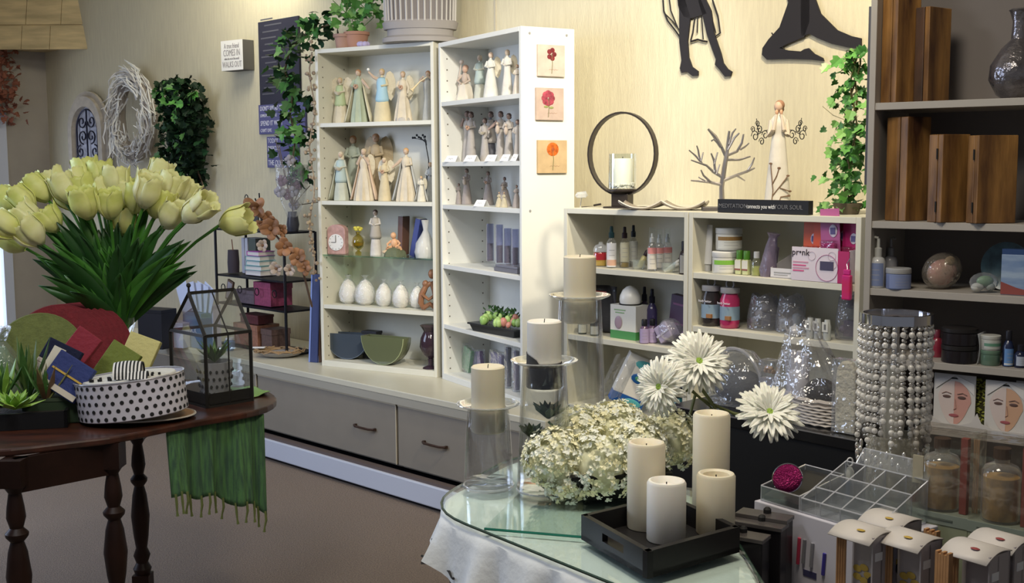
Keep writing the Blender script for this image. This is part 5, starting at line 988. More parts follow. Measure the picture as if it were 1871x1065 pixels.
# clear bags with contents
def clearbag(px, off, wpx, hpx, lab, cont, i=1, u=UB, nm='plastic_bag'):
    p = S(u, i, px, off); s = mpp(p); t = thing(nm, lab, 'bag', p+Vector((0, 0, 0.003)), u.rz, 'clear plastic bags on the middle shelf'); rd = random.Random(px)
    W = wpx*s/2; Hh = hpx*s
    q = MB(); n = 14
    def f(u_, v_): 
        a = 2*PI*u_; k = 1-0.25*v_**3; return (W*k*math.cos(a)*(1+0.06*math.sin(7*a+v_*5)), 0.04+0.045*math.sin(a)*k, Hh*v_*(1+0.05*math.sin(5*a)))
    q.sheet(f, 24, 8).build('clear_plastic', glassm((0.82, 0.83, 0.86), 0.5, 0.10, 1.0, 32, 0.22, (0.42, 0.42, 0.46)), t, smooth=True)
    for k, (kind, x, z, r, col) in enumerate(cont):
        b = MB()
        if kind == 'b': b.box(x*W-r*s, 0.02, z*Hh, x*W+r*s, 0.055, z*Hh+r*2.4*s)
        elif kind == 'e': b.ell((x*W, 0.035, z*Hh+r*s), (r*s, 0.024, r*s), 12, 8)
        else: b.lathe([(r*s, z*Hh), (r*s, z*Hh+r*3*s), (r*0.5*s, z*Hh+r*3.4*s)], 12, c=(x*W, 0.035, 0))
        b.build('content_item', mat(col, 0.5), t, smooth=kind != 'b')
clearbag(1382, 0.06, 62, 62, 'large clear plastic bag of grey goods right of the pink bottle', [('e', -0.1, 0.25, 11, (0.40, 0.40, 0.42)), ('b', 0.4, 0.1, 10, (0.08, 0.08, 0.10)), ('e', -0.5, 0.1, 8, (0.3, 0.3, 0.34)), ('e', 0.2, 0.5, 8, (0.28, 0.28, 0.3))])
clearbag(1432, 0.07, 56, 66, 'clear bag of small cups and a pale tube, middle of the shelf', [('c', -0.6, 0.03, 7, (0.42, 0.43, 0.45)), ('c', 0.5, 0.1, 8, (0.30, 0.36, 0.42)), ('e', 0.1, 0.1, 10, (0.12, 0.12, 0.15))])
clearbag(1540, 0.07, 52, 78, 'clear bag with dark purple contents at the right end', [('b', 0.2, 0.05, 12, (0.10, 0.07, 0.13)), ('e', -0.4, 0.1, 8, (0.16, 0.12, 0.2)), ('e', 0.1, 0.7, 9, (0.22, 0.2, 0.24))])
p = S(UB, 1, 1452, 0.03); s = mpp(p); t = thing('china_teapot', 'tiny white teapot on the shelf left of the three white bottles', 'teapot', p, 0)
MB().lathe([(6*s, 0), (11*s, 5*s), (12*s, 11*s), (8*s, 18*s), (3*s, 20*s), (2*s, 23*s)], 18).build('pot_body', mat((0.45, 0.46, 0.48), 0.3), t, smooth=True); MB().tube([(-10*s, 0, 8*s), (-16*s, 0, 14*s), (-17*s, 0, 19*s)], [2.4*s, 1.8*s, 1.4*s], 6).build('spout', mat((0.45, 0.46, 0.48), 0.3), t, smooth=True)
MB().tube([(10*s, 0, 6*s), (17*s, 0, 8*s), (16*s, 0, 15*s), (10*s, 0, 15*s)], 1.4*s, 6).build('handle', mat((0.45, 0.46, 0.48), 0.3), t, smooth=True)
for px, lab in ((1480, 'white bottle with square symbol label, left of three'), (1494, 'white bottle with square symbol label, middle of three'), (1511, 'white bottle with square symbol label, right of three')):
    p = S(UB, 1, px, 0.03); s = mpp(p); t = thing('symbol_bottle', lab, 'bottle', p, UB.rz, 'three white bottles with square labels')
    MB().lathe([(6*s, 0), (7*s, 2*s), (7*s, 26*s), (6*s, 30*s), (5*s, 38*s)], 14).build('bottle_body', mat((0.46, 0.48, 0.46), 0.3), t, smooth=True); MB().box(-6*s, -8*s, 16*s, 6*s, -7*s, 34*s).build('label_print', mat((0.62, 0.62, 0.56), 0.5), t); MB().box(-2*s, -8.4*s, 20*s, 2*s, -8*s, 30*s).build('symbol', mat((0.15, 0.15, 0.15), 0.5), t)
# ================================================================ ON TOP OF THE LOW BOOKCASES
def TP(px, off): return S(UA, ZC, px, off)
p = TP(1137, 0.13); s = mpp(p); t = thing('ring_candle_holder', 'bronze metal ring candle stand on a square foot', 'candle holder', p, UA.rz+0.35)
brz = mat((0.055, 0.045, 0.04), 0.4, 0.6); RX, RZ = 65*s*1.02, 76*s; zc0 = 22*s+RZ
q = MB(); n = 40; wd = 0.018
V = []
for k in range(n):
    a = 2*PI*k/n
    for y in (-wd, wd):
        for rr in (1.0, 0.955): V.append((RX*rr*math.cos(a), y, zc0+RZ*rr*math.sin(a)))
Fc = []
for k in range(n):
    i = 4*k; j = 4*((k+1) % n); Fc += [(i, j, j+2, i+2), (i+1, i+3, j+3, j+1), (i, i+1, j+1, j), (i+2, j+2, j+3, i+3)]
q.add(V, Fc).build('ring', brz, t, smooth=True)
MB().box(-16*s, -0.03, 3*s, 16*s, 0.03, 26*s).build('foot_block', brz, t, bev=0.002); MB().box(-30*s, -0.04, 0, 42*s, 0.05, 3*s).build('base_plate', brz, t, bev=0.001)
MB().lathe([(15*s, 26*s), (27*s, 31*s), (27*s, 34*s)], 24).build('cup', brz, t, smooth=True)
pb = p+Vector((0, 0, 34*s+0.001)); t = thing('glass_cylinder', 'clear glass cylinder of white pebbles around the candle in the ring', 'vase', pb, 0)
MB().lathe([(25*s, 0), (26*s, 1*s), (26*s, 64*s), (25*s, 64*s), (25*s, 3*s)], 28, cap=False).build('glass', GLASS, t, smooth=True)
rd = random.Random(3); b = MB()
for k in range(90):
    a = rd.random()*6.3; r = rd.uniform(18, 23)*s; b.ell((r*math.cos(a), r*math.sin(a), rd.uniform(2, 11)*s), rd.uniform(1.6, 2.8)*s, 6, 4)
b.build('pebbles', mat((0.72, 0.70, 0.64), 0.6), t)['kind'] = 'stuff'
t = thing('pillar_candle', 'white pillar candle inside the glass cylinder of the bronze ring', 'candle', pb+Vector((0, 0, 0.003)), 0)
MB().lathe([(20*s, 0), (20*s, 52*s), (19*s, 54*s), (8*s, 53*s)], 26).build('wax', waxw, t, smooth=True); MB().tube([(0, 0, 52*s), (0.5*s, 0, 57*s)], 0.8*s, 5).build('wick', ink, t)
p = TP(1063, 0.10); s = mpp(p); t = thing('quartz_crystal', 'clear quartz point hanging in front of the end panel edge', 'crystal', (p.x, p.y, ZC+21*s), 0.2)
MB().tube([(-12*s, 0, 0), (-8*s, 0, 1*s), (7*s, 0, 2*s), (11*s, 0, 0)], [2*s, 6*s, 6.5*s, 1*s], 6).build('crystal_point', glassm((0.95, 0.92, 0.86), 0.6, 0.05, 0, 30, 0.35), t)
MB().tube([(0, 0, 0), (-3*s, 0.0, -21*s)], 0.8*s, 4).build('wire_stand', chrome, t)
p = TP(1085, 0.08); t = thing('small_knife', 'thin bronze feather letter opener lying beside the ring stand', 'letter opener', p, UA.rz+0.3)
MB().hull([(-0.05, -0.004, 0.004), (-0.05, 0.004, 0.004), (0.0, 0.006, 0.007), (0.0, -0.006, 0.007)], [(-0.05, -0.004, 0.001), (-0.05, 0.004, 0.001), (0.05, 0.001, 0.012), (0.05, -0.001, 0.012)]).build('blade', brz, t); MB().tube([(0.0, 0, 0.009), (0.03, 0, 0.014)], 0.004, 6).build('grip', brz, t)
p = TP(1213, 0.10); s = mpp(p); t = thing('wavy_dish', 'shallow beige dish with a double-curved rim right of the ring stand', 'dish', p, UA.rz+0.55); Wd = 78*s
def wv(x): return (abs(math.sin(PI*(x/Wd+1)/1.0)))
q = MB()
def fdish(u_, v_):
    x = -Wd+2*Wd*u_; y = (v_-0.5)*0.13; m = 0.035*(1-abs(math.sin(PI*u_*2*0.5+0))*0) 
    e_ = 1-2*abs(2*(u_%0.5)*1.0-0.5) if False else math.sin(PI*min(1, abs((u_*2) % 1.0001))); return (x, y, 0.004+(0.030 if abs(u_-.5) < .45 and False else 0.026)*(1-e_)**1.2*(0.55+0.45*(2*abs(v_-0.5))))
q.sheet(fdish, 30, 6).build('bowl', mat((0.34, 0.29, 0.24), 0.4), t, smooth=True, solid=0.006)
MB().tube([tuple(Vector(fdish(k/30, 0))+Vector((0, -0.001, 0.004))) for k in range(31)], 0.003, 5).build('rim', mat((0.62, 0.58, 0.50), 0.4), t, smooth=True)
# metal tree
p = TP(1319, 0.16); s = mpp(p); t = thing('metal_tree', 'silver-brown bare metal tree sculpture on a dark base', 'sculpture', p, UA.rz+0.75)
steel = mat((0.42, 0.40, 0.41), 0.28, 0.8); x0, y0 = 1319, 372
def tb(pts, r): return MB().tube([((x-x0)*s, 0.004*math.sin(i*2), (y0-y)*s) for i, (x, y) in enumerate(pts)], [rr*s for rr in r], 6)
MB().box(-36*s, -0.04, 0, 36*s, 0.04, 7*s).build('base_block', mat((0.10, 0.09, 0.09), 0.4), t, bev=0.002)
tb([(1319, 366), (1318, 330), (1322, 295), (1326, 270)], [5.5, 4.5, 4.5, 4]).build('trunk', steel, t, smooth=True)
br = {'branch': [([(1325, 275), (1316, 255), (1303, 243), (1298, 246)], [3, 2.8, 2, 1.5]), ([(1316, 257), (1305, 238), (1292, 224)], [3.5, 4, 2]), ([(1326, 278), (1328, 250), (1330, 228)], [3.5, 3, 2]),
  ([(1328, 262), (1340, 240), (1348, 232)], [2.5, 2.2, 1.5]), ([(1330, 252), (1336, 232), (1342, 224)], [2, 2, 1.2]), ([(1327, 272), (1345, 265), (1353, 250), (1356, 234)], [3, 2.6, 2.2, 1.6]), ([(1350, 262), (1360, 256), (1366, 250)], [2, 1.8, 1.2]),
  ([(1327, 280), (1350, 280), (1369, 274)], [2.6, 2.2, 1.5]), ([(1320, 318), (1345, 308), (1366, 300), (1377, 295)], [3.4, 3, 2.4, 1.4]), ([(1362, 303), (1372, 288), (1376, 276)], [2.2, 2, 1.2]), ([(1345, 309), (1360, 318)], [2, 1.2]),
  ([(1317, 325), (1295, 320), (1262, 317)], [3.2, 2.6, 1.5]), ([(1298, 320), (1285, 308), (1280, 298)], [2.4, 2, 1.2]), ([(1288, 318), (1276, 311)], [1.8, 1.2]), ([(1320, 312), (1303, 302), (1290, 290), (1262, 280)], [3.2, 2.8, 2.2, 1.4]), ([(1282, 286), (1270, 272), (1258, 262)], [2.2, 1.8, 1.2]), ([(1278, 281), (1275, 262), (1272, 254)], [2, 1.6, 1.1]), ([(1280, 282), (1284, 266)], [1.8, 1.1]),
  ([(1306, 303), (1304, 282), (1298, 268)], [2.6, 2.2, 1.4]), ([(1304, 288), (1310, 266)], [2, 1.3]), ([(1308, 306), (1314, 288)], [2, 1.2])]}
for pts, r in br['branch']: tb(pts, r).build('branch', steel, t, smooth=True)
# willow angel
p = TP(1420, 0.17); s = mpp(p); t = thing('tall_angel', 'tall white carved angel with wire wings, hands at her face and twig pattern', 'figurine', p, UA.rz+0.6)
MB().lathe([(25*s, 0), (25*s, 3*s), (23*s, 25*s), (20*s, 60*s), (16*s, 100*s), (12*s, 135*s), (11*s, 142*s), (14*s, 152*s), (15*s, 166*s), (9*s, 174*s), (4*s, 178*s), (3.6*s, 184*s)], 28, sy=0.75, fn=lambda a, z: 1+0.02*math.sin(8*a)).build('gown', mat((0.70, 0.66, 0.58), 0.6, noise=0.08, nscale=20, bump=0.3, bscale=20), t, smooth=True)
MB().ell((-1*s, -1*s, 190*s), (8*s, 8.5*s, 10*s), 14, 10).build('head', mat((0.62, 0.42, 0.30), 0.6), t, smooth=True); MB().ell((1*s, 2*s, 193*s), (9*s, 9*s, 9.5*s), 14, 10).ell((4*s, 9*s, 186*s), (5*s, 5*s, 6*s), 10, 6).build('hair', mat((0.33, 0.17, 0.10), 0.6), t, smooth=True)
for sx in (-1, 1):
    MB().tube([(sx*13*s, 0, 166*s), (sx*16*s, -6*s, 138*s), (sx*9*s, -11*s, 148*s)], [4.5*s, 5*s, 3.6*s], 8).tube([(sx*9*s, -11*s, 148*s), (sx*4*s, -10*s, 176*s)], [3.4*s, 2.4*s], 8).build('arm', mat((0.68, 0.58, 0.46), 0.6), t, smooth=True)
    MB().ell((sx*4*s, -10*s, 180*s), (3*s, 2*s, 5*s), 8, 6).build('hand', mat((0.62, 0.36, 0.22), 0.6), t, smooth=True)
    wv_ = MB()
    for cx, cz, r in ((24, 140, 6), (34, 150, 5), (42, 138, 7), (30, 128, 5), (38, 160, 4), (46, 150, 4)):
        wv_.tube([(sx*(cx+r*(1-k/16)*math.cos(k*0.7))*s, 6*s, (cz+r*1.6*(1-k/16)*math.sin(k*0.7))*s) for k in range(13)], 0.9*s, 4)
    wv_.tube([(sx*8*s, 6*s, 150*s), (sx*24*s, 6*s, 148*s), (sx*40*s, 6*s, 140*s)], 1*s, 4).tube([(sx*36*s, 6*s, 142*s), (sx*40*s, 6*s, 170*s)], 0.9*s, 4)
    wv_.build('wire_wing', ink, t)['kind'] = 'stuff'
q = MB(); tp = [((-12, 0), (-8, 40), (-13, 88)), ((-9, 30), (5, 48), (18, 66)), ((-10, 50), (-2, 66), (2, 80)), ((0, 8), (6, 28), (20, 30)), ((3, 18), (-6, 8), (-6, 0)), ((4, 44), (16, 40), (22, 38))]
for pts in tp:
    q.tube([(x*s, -(25-z*0.075)*0.76*s-0.2*s+abs(x)**2*0.012*s, z*s) for x, z in pts], 1.2*s, 4)
    x, z = pts[-1]; q.ell((x*s, -(25-z*0.075)*0.76*s+abs(x)**2*0.012*s, z*s), (3.2*s, 0.8*s, 2*s), 6, 4)
q.build('twig_pattern', mat((0.16, 0.09, 0.05), 0.7), t)
# word block sign
a = S(UA, ZC, 1313, 0.02); b_ = S(UA, ZC, 1479, 0.02); W = (b_-a).length; s = mpp((a+b_)/2)
t = thing('block_sign', 'long black wooden block sign reading meditation connects you with your soul', 'sign', a+Vector((0, 0, 0.0005)), UA.rz)
Hh = 25*s; MB().box(0, -0.006, 0, W, 0.02, Hh).build('block', mat((0.018, 0.018, 0.02), 0.5), t, bev=0.001)
text('MEDITATION', 11*s, mat((0.14, 0.14, 0.15), 0.5), t, (W*0.18, -0.007, Hh*0.5), sx=1.0); text('connects you with', 11*s, mat((0.75, 0.75, 0.75), 0.5), t, (W*0.49, -0.007, Hh*0.5), sx=0.78); text('YOUR SOUL', 11*s, mat((0.14, 0.14, 0.15), 0.5), t, (W*0.79, -0.007, Hh*0.5), sx=1.0)
# trailing ivy plant at the right
base = TP(1548, 0.17); s = mpp(base); t = thing('climbing_ivy', 'bright green ivy climbing the corner beside the right grey bookcase', 'plant', base, UA.rz)
rd = random.Random(31); pts = []
for k in range(260):
    z = rd.uniform(0, 1)**1.15*0.50; wdt = (0.062-0.05*z) if z > 0.02 else 0.05
    pts.append(Vector((rd.gauss(0.0, wdt*0.62)+0.02*z*1.2, rd.gauss(0, 0.03), 0.02+z)))
leaves(t, pts[:150], [IVY[1], IVY[2], IVY[0]], 0.034, 0.032, seed=9, room=(0.2, -1, 0)); foliage('small_foliage', t, pts[150:], IVY[0], 0.026, 0.024, True, 7)
for f in range(3): MB().tube([(0.01*math.sin(j+f*2)+0.006*j*0.3, 0.01*math.cos(j+f), 0.02+j*0.045) for j in range(12)], 0.003, 4).build('vine_stem', mat((0.16, 0.14, 0.05), 0.8), t)
MB().lathe([(0.035, 0), (0.045, 0.03), (0.045, 0.035)], 18).build('pot', mat((0.10, 0.08, 0.05), 0.8), t, smooth=True)
MB().tube([(-0.02, 0, 0.30), (-0.06, 0, 0.315), (-0.10, 0, 0.345)], 0.0012, 4).build('tendril', mat((0.25, 0.22, 0.12), 0.8), t)
# ================================================================ WALL SILHOUETTES (black metal cut-outs)
def cut(px_polys, label, rest=None, name='wall_silhouette'):
    a = WP(px_polys[0][0][0], px_polys[0][0][1], 0.012); t = thing(name, label, 'wall decor', a, RW, 'black dancer cut-outs on the wall'); m = mat((0.02, 0.018, 0.02), 0.6)
    for k, poly in enumerate(px_polys):
        pts = [wl(a, WP(x, y, 0.012)) for x, y in poly]; MB().prism([(q.x, q.z) for q in pts], -0.004, 0.004).build(('leg', 'leg', 'dress_panel', 'dress_panel', 'dress_panel')[min(k, 4)], m, t)
    for k, (pts, r) in enumerate(rest or []):
        q_ = [wl(a, WP(x, y, 0.012)) for x, y in pts]; MB().tube([(q.x, 0, q.z) for q in q_], r*mpp(a), 5).build('dress_line', m, t)
    return t
cut([[(1244, -30), (1262, 30), (1257, 75), (1259, 105), (1265, 122), (1276, 130), (1276, 138), (1266, 139), (1256, 131), (1246, 133), (1243, 125), (1246, 110), (1242, 75), (1242, 20), (1238, -30)],
     [(1276, -30), (1300, 20), (1305, 60), (1318, 98), (1322, 115), (1330, 126), (1338, 131), (1335, 139), (1325, 140), (1316, 128), (1307, 118), (1309, 108), (1302, 90), (1292, 60), (1285, 30), (1268, -30)],
     [(1236, -30), (1270, -30), (1292, 25), (1276, 30), (1262, 34), (1250, 30), (1240, 10)]],
    'black cut-out of a dancer on tiptoe in a gathered skirt, legs apart',
    [([(1211, -10), (1213, 20), (1220, 38), (1234, 56), (1244, 70)], 1.6), ([(1222, -10), (1226, 20), (1238, 50)], 1.3), ([(1302, 0), (1312, 30), (1316, 60), (1305, 68)], 1.6), ([(1262, 76), (1275, 72), (1285, 75), (1292, 76)], 1.8), ([(1270, 30), (1266, 60), (1262, 74)], 1.4), ([(1275, 30), (1274, 60)], 1.2), ([(1282, 30), (1285, 72)], 1.2), ([(1300, 30), (1308, 60)], 1.2), ([(1216, 26), (1230, 40), (1242, 56)], 1.2)])
cut([[(1435, -30), (1441, 5), (1425, 50), (1405, 72), (1394, 88), (1393, 100), (1402, 109), (1440, 108), (1480, 109), (1506, 112), (1504, 106), (1488, 98), (1478, 88), (1470, 90), (1464, 94), (1440, 92), (1425, 88), (1440, 80), (1470, 68), (1480, 40), (1480, -30)],
     [(1462, -30), (1480, -30), (1500, 25), (1530, 55), (1556, 66), (1574, 70), (1574, 86), (1555, 88), (1520, 80), (1495, 70), (1480, 62), (1465, 66)]],
    'black cut-out of a figure kneeling in a deep lunge beside the ivy',
    [([(1410, 60), (1425, 84)], 1.3), ([(1436, 30), (1430, 88)], 1.3)])
# dark upright panel strip between wall and right bookcase
p = UQ.a - UQ.d*0.012 + UQ.n*0.02
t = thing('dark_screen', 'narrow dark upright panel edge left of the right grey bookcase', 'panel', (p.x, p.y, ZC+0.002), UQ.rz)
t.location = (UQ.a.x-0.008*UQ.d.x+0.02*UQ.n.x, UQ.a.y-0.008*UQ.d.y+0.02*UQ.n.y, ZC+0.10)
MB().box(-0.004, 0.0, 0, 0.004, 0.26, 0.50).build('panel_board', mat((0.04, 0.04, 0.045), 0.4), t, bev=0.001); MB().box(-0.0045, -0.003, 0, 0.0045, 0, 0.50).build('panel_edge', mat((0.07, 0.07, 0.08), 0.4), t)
# ================================================================ RIGHT GREY BOOKCASE
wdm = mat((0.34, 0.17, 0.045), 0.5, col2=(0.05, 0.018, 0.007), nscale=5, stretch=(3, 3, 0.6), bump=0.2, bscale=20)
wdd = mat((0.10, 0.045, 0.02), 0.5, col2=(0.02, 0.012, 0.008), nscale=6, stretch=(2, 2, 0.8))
def woodbook(i, px, wsp, wface, hpx, off, lab, rz, hinges=True, g='wooden book-shaped boxes on the second shelf', dark=False):
    p = S(UQ, i, px, off); s = mpp(p); t = thing('wooden_box', lab, 'box', p, UQ.rz+rz, g); Wp = wsp*s; D = wface*s
    MB().box(0, 0, 0, Wp*0.62, D, hpx*s).build('box_body', wdd if dark else wdm, t, bev=0.002); MB().box(Wp*0.66, 0, 0, Wp, D, hpx*s).build('box_lid', wdm, t, bev=0.002)
    MB().box(Wp*0.60, 0.003, 0.002, Wp*0.68, D-0.003, hpx*s-0.002).build('inner_lining', black, t)
    if hinges:
        for z in (0.18, 0.78): MB().tube([(Wp*0.64, -0.002, (z-0.06)*hpx*s), (Wp*0.64, -0.002, (z+0.06)*hpx*s)], 0.0025, 6).build('hinge', ink, t)
    q = MB(); 
woodbook(1, 1693, 36, 62, 158, 0.015, 'wooden book box with two dark hinges, middle of the second shelf', -0.55)
woodbook(1, 1764, 34, 78, 158, 0.015, 'wooden book box with two dark hinges, nearest to the right frame edge', -0.75)
woodbook(1, 1616, 48, 60, 186, 0.05, 'tall worn wooden box leaning at the left of the second shelf', -0.4, False)
woodbook(0, 1608, 36, 60, 215, 0.04, 'very tall worn wooden box at the left of the uppermost shelf', -0.4, False, 'wooden boxes on the uppermost shelf')
woodbook(0, 1668, 30, 66, 170, 0.08, 'dark tall box, middle of the uppermost shelf', -0.3, False, 'wooden boxes on the uppermost shelf', True)
p = S(UQ, 0, 1858, 0.10); s = mpp(p); t = thing('mercury_vase', 'large round silvered glass vase at the right end of uppermost shelf', 'vase', p, 0)
MB().lathe([(24*s, 0), (36*s, 8*s), (50*s, 36*s), (48*s, 62*s), (30*s, 92*s), (14*s, 108*s), (12*s, 140*s), (18*s, 160*s)], 30).build('vase_body', mat((0.26, 0.24, 0.25), 0.18, 0.7, bump=0.8, bscale=30, noise=0.5, nscale=12), t, smooth=True); MB().lathe([(18*s, 158*s), (20*s, 160*s), (18*s, 162*s)], 24).build('lip', mat((0.3, 0.28, 0.28), 0.2, 0.7), t, smooth=True)
BL = (0.16, 0.20, 0.34)
bt(UQ, 2, 1603, 0.03, 27, 94, 'pump', (0.42, 0.42, 0.42), (0.36, 0.36, 0.34), 'pump lotion bottle with blue label, front of the two', 'pump_bottle', 'bottle', 'blue pump bottles', lab=BL, labz=(0.04, 0.48), rz=UQ.rz)
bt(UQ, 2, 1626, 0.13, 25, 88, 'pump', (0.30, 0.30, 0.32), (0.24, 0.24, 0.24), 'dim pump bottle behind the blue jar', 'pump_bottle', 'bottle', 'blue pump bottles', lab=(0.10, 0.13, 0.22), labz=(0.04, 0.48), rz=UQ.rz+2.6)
bt(UQ, 2, 1641, 0.03, 44, 38, 'jar', BL, (0.36, 0.36, 0.36), 'wide blue jar with a silver lid beside the pump bottle', 'blue_jar', 'jar', None, lab=(0.17, 0.21, 0.36), labz=(0.05, 0.7))
p = S(UQ, 2, 1720, 0.09); s = mpp(p); t = thing('wrapped_soap', 'pink and white soap bundle in crumpled clear wrap', 'package', p, 0.3)
MB().ell((0, 0, 30*s), (30*s, 20*s, 24*s), 14, 10, M=Matrix.Rotation(-0.35, 3, 'Y')).build('soap', mat((0.45, 0.16, 0.17), 0.5, col2=(0.45, 0.36, 0.32), nscale=14), t, smooth=True); MB().ell((0, 0, 33*s), (40*s, 26*s, 33*s), 16, 12, M=Matrix.Rotation(-0.35, 3, 'Y')).build('clear_wrap', glassm((0.9, 0.87, 0.82), 0.5, 0.1, 1.0, 45, 0.14, (0.5, 0.44, 0.36)), t, smooth=True)
MB().ell((6*s, -14*s, 52*s), (12*s, 4*s, 9*s), 8, 6).build('bow', mat((0.34, 0.27, 0.18), 0.6), t, smooth=True)
p = S(UQ, 2, 1795, 0.05); s = mpp(p); t = thing('soap_pouch', 'small clear pouch of green and white soaps', 'package', p+Vector((0, 0, 0.002)), 0)
MB().ell((-10*s, 0, 9*s), (12*s, 9*s, 8*s), 10, 6).build('white_soap', mat((0.5, 0.5, 0.46), 0.5), t, smooth=True); MB().ell((4*s, 0, 20*s), (16*s, 8*s, 10*s), 10, 6).build('green_soap', mat((0.14, 0.26, 0.14), 0.5), t, smooth=True); MB().ell((14*s, 0, 9*s), (9*s, 8*s, 8*s), 10, 6).build('grey_soap', mat((0.35, 0.38, 0.34), 0.5), t, smooth=True)
MB().ell((2*s, 0, 18*s), (27*s, 14*s, 18*s), 14, 8).build('clear_pouch', CELLO, t, smooth=True)
p = S(UQ, 2, 1838, 0.15); s = mpp(p); t = thing('blue_plate', 'dark teal patterned plate standing upright behind the blue carton', 'plate', p, UQ.rz)
MB().lathe([(0.001, 0), (30*s, 1*s), (44*s, 5*s), (44*s, 7*s), (30*s, 3*s), (0.001, 2*s)], 32).xf(Matrix.Translation((0, 0, 44*s)) @ Matrix.Rotation(PI/2-0.15, 4, 'X')).build('plate_body', mat((0.05, 0.11, 0.14), 0.3, noise=0.6, nscale=30), t, smooth=True); MB().box(-20*s, -0.01, 0, 20*s, 0.02, 4*s).build('plate_stand', black, t)
p = S(UQ, 2, 1856, 0.03); s = mpp(p); t = thing('sky_carton', 'carton with blue sky picture and red lower edge, at the frame edge', 'box', p, UQ.rz)
MB().box(-27*s, 0, 0, 27*s, 0.03, 74*s).build('carton_body', mat((0.06, 0.13, 0.30), 0.4, col2=(0.30, 0.38, 0.48), nscale=9, stretch=(0.5, 1, 3)), t, bev=0.001); MB().prism([(-27*s, 1*s), (27*s, 1*s), (27*s, 8*s), (0, 14*s), (-27*s, 24*s)], -0.001, 0).build('red_print', mat((0.22, 0.05, 0.04), 0.5), t); MB().box(-27*s, 0.002, 74*s, 27*s, 0.028, 84*s).build('top_box', mat((0.02, 0.05, 0.14), 0.4), t)
bt(UQ, 3, 1752, 0.05, 62, 32, 'jar', (0.015, 0.012, 0.014), (0.02, 0.018, 0.018), 'flat black tub, lower of the stacked black pair', 'black_tub', 'jar', 'stacked black tubs')
p = S(UQ, 3, 1752, 0.05); s = mpp(p); bottle(p+Vector((0, 0, 32.5*s)), 62*s, 31*s, 'jar', (0.015, 0.012, 0.014), (0.02, 0.018, 0.018), 'flat black tub stacked on top of the other', 'black_tub', 'jar', 'stacked black tubs')
bt(UQ, 3, 1711, 0.10, 20, 50, 'boston', (0.22, 0.02, 0.04), (0.16, 0.02, 0.04), 'dark red bottle peeping out behind the crystal lamp', 'red_bottle', 'bottle')
p = S(UQ, 3, 1809, 0.05); s = mpp(p); bottle(p, 34*s, 27*s, 'jar', (0.10, 0.17, 0.12), (0.12, 0.2, 0.14), 'green-based jar, lower of two beside the black tubs', 'green_jar', 'jar', 'green and white stacked jars')
bottle(p+Vector((0, 0, 27.5*s)), 34*s, 27*s, 'jar', (0.46, 0.46, 0.42), (0.5, 0.5, 0.46), 'white jar with green emblem stacked on the green jar', 'white_jar', 'jar', 'green and white stacked jars', lab=(0.44, 0.46, 0.42), stripe=[((0.10, 0.24, 0.16), 0.3, 0.5)])
bt(UQ, 3, 1841, 0.05, 19, 66, 'boston', (0.012, 0.02, 0.06), BK, 'cobalt bottle with black cap and blue label', 'cobalt_bottle', 'bottle', 'cobalt bottles', lab=(0.10, 0.22, 0.46), labz=(0.03, 0.5), stripe=[((0.5, 0.52, 0.55), 0.05, 0.1)])
bt(UQ, 3, 1864, 0.05, 22, 42, 'boston', (0.012, 0.016, 0.04), BK, 'short cobalt bottle cut off by the right frame edge', 'cobalt_bottle', 'bottle', 'cobalt bottles', lab=(0.34, 0.38, 0.46), labz=(0.1, 0.5))
p = S(UQ, 3, 1784, 0.03); s = mpp(p); t = thing('card_divider', 'thin curved clear divider between black tubs and the white jar', 'divider', p, UQ.rz)
MB().sheet(lambda u_, v_: (4*s*math.sin(PI*v_), 0.002+0.08*u_, 56*s*v_), 2, 8).build('divider_sheet', glassm((0.9, 0.88, 0.85), 0.5, 0.1, 0, 30, 0.35), t, smooth=True, solid=0.001)
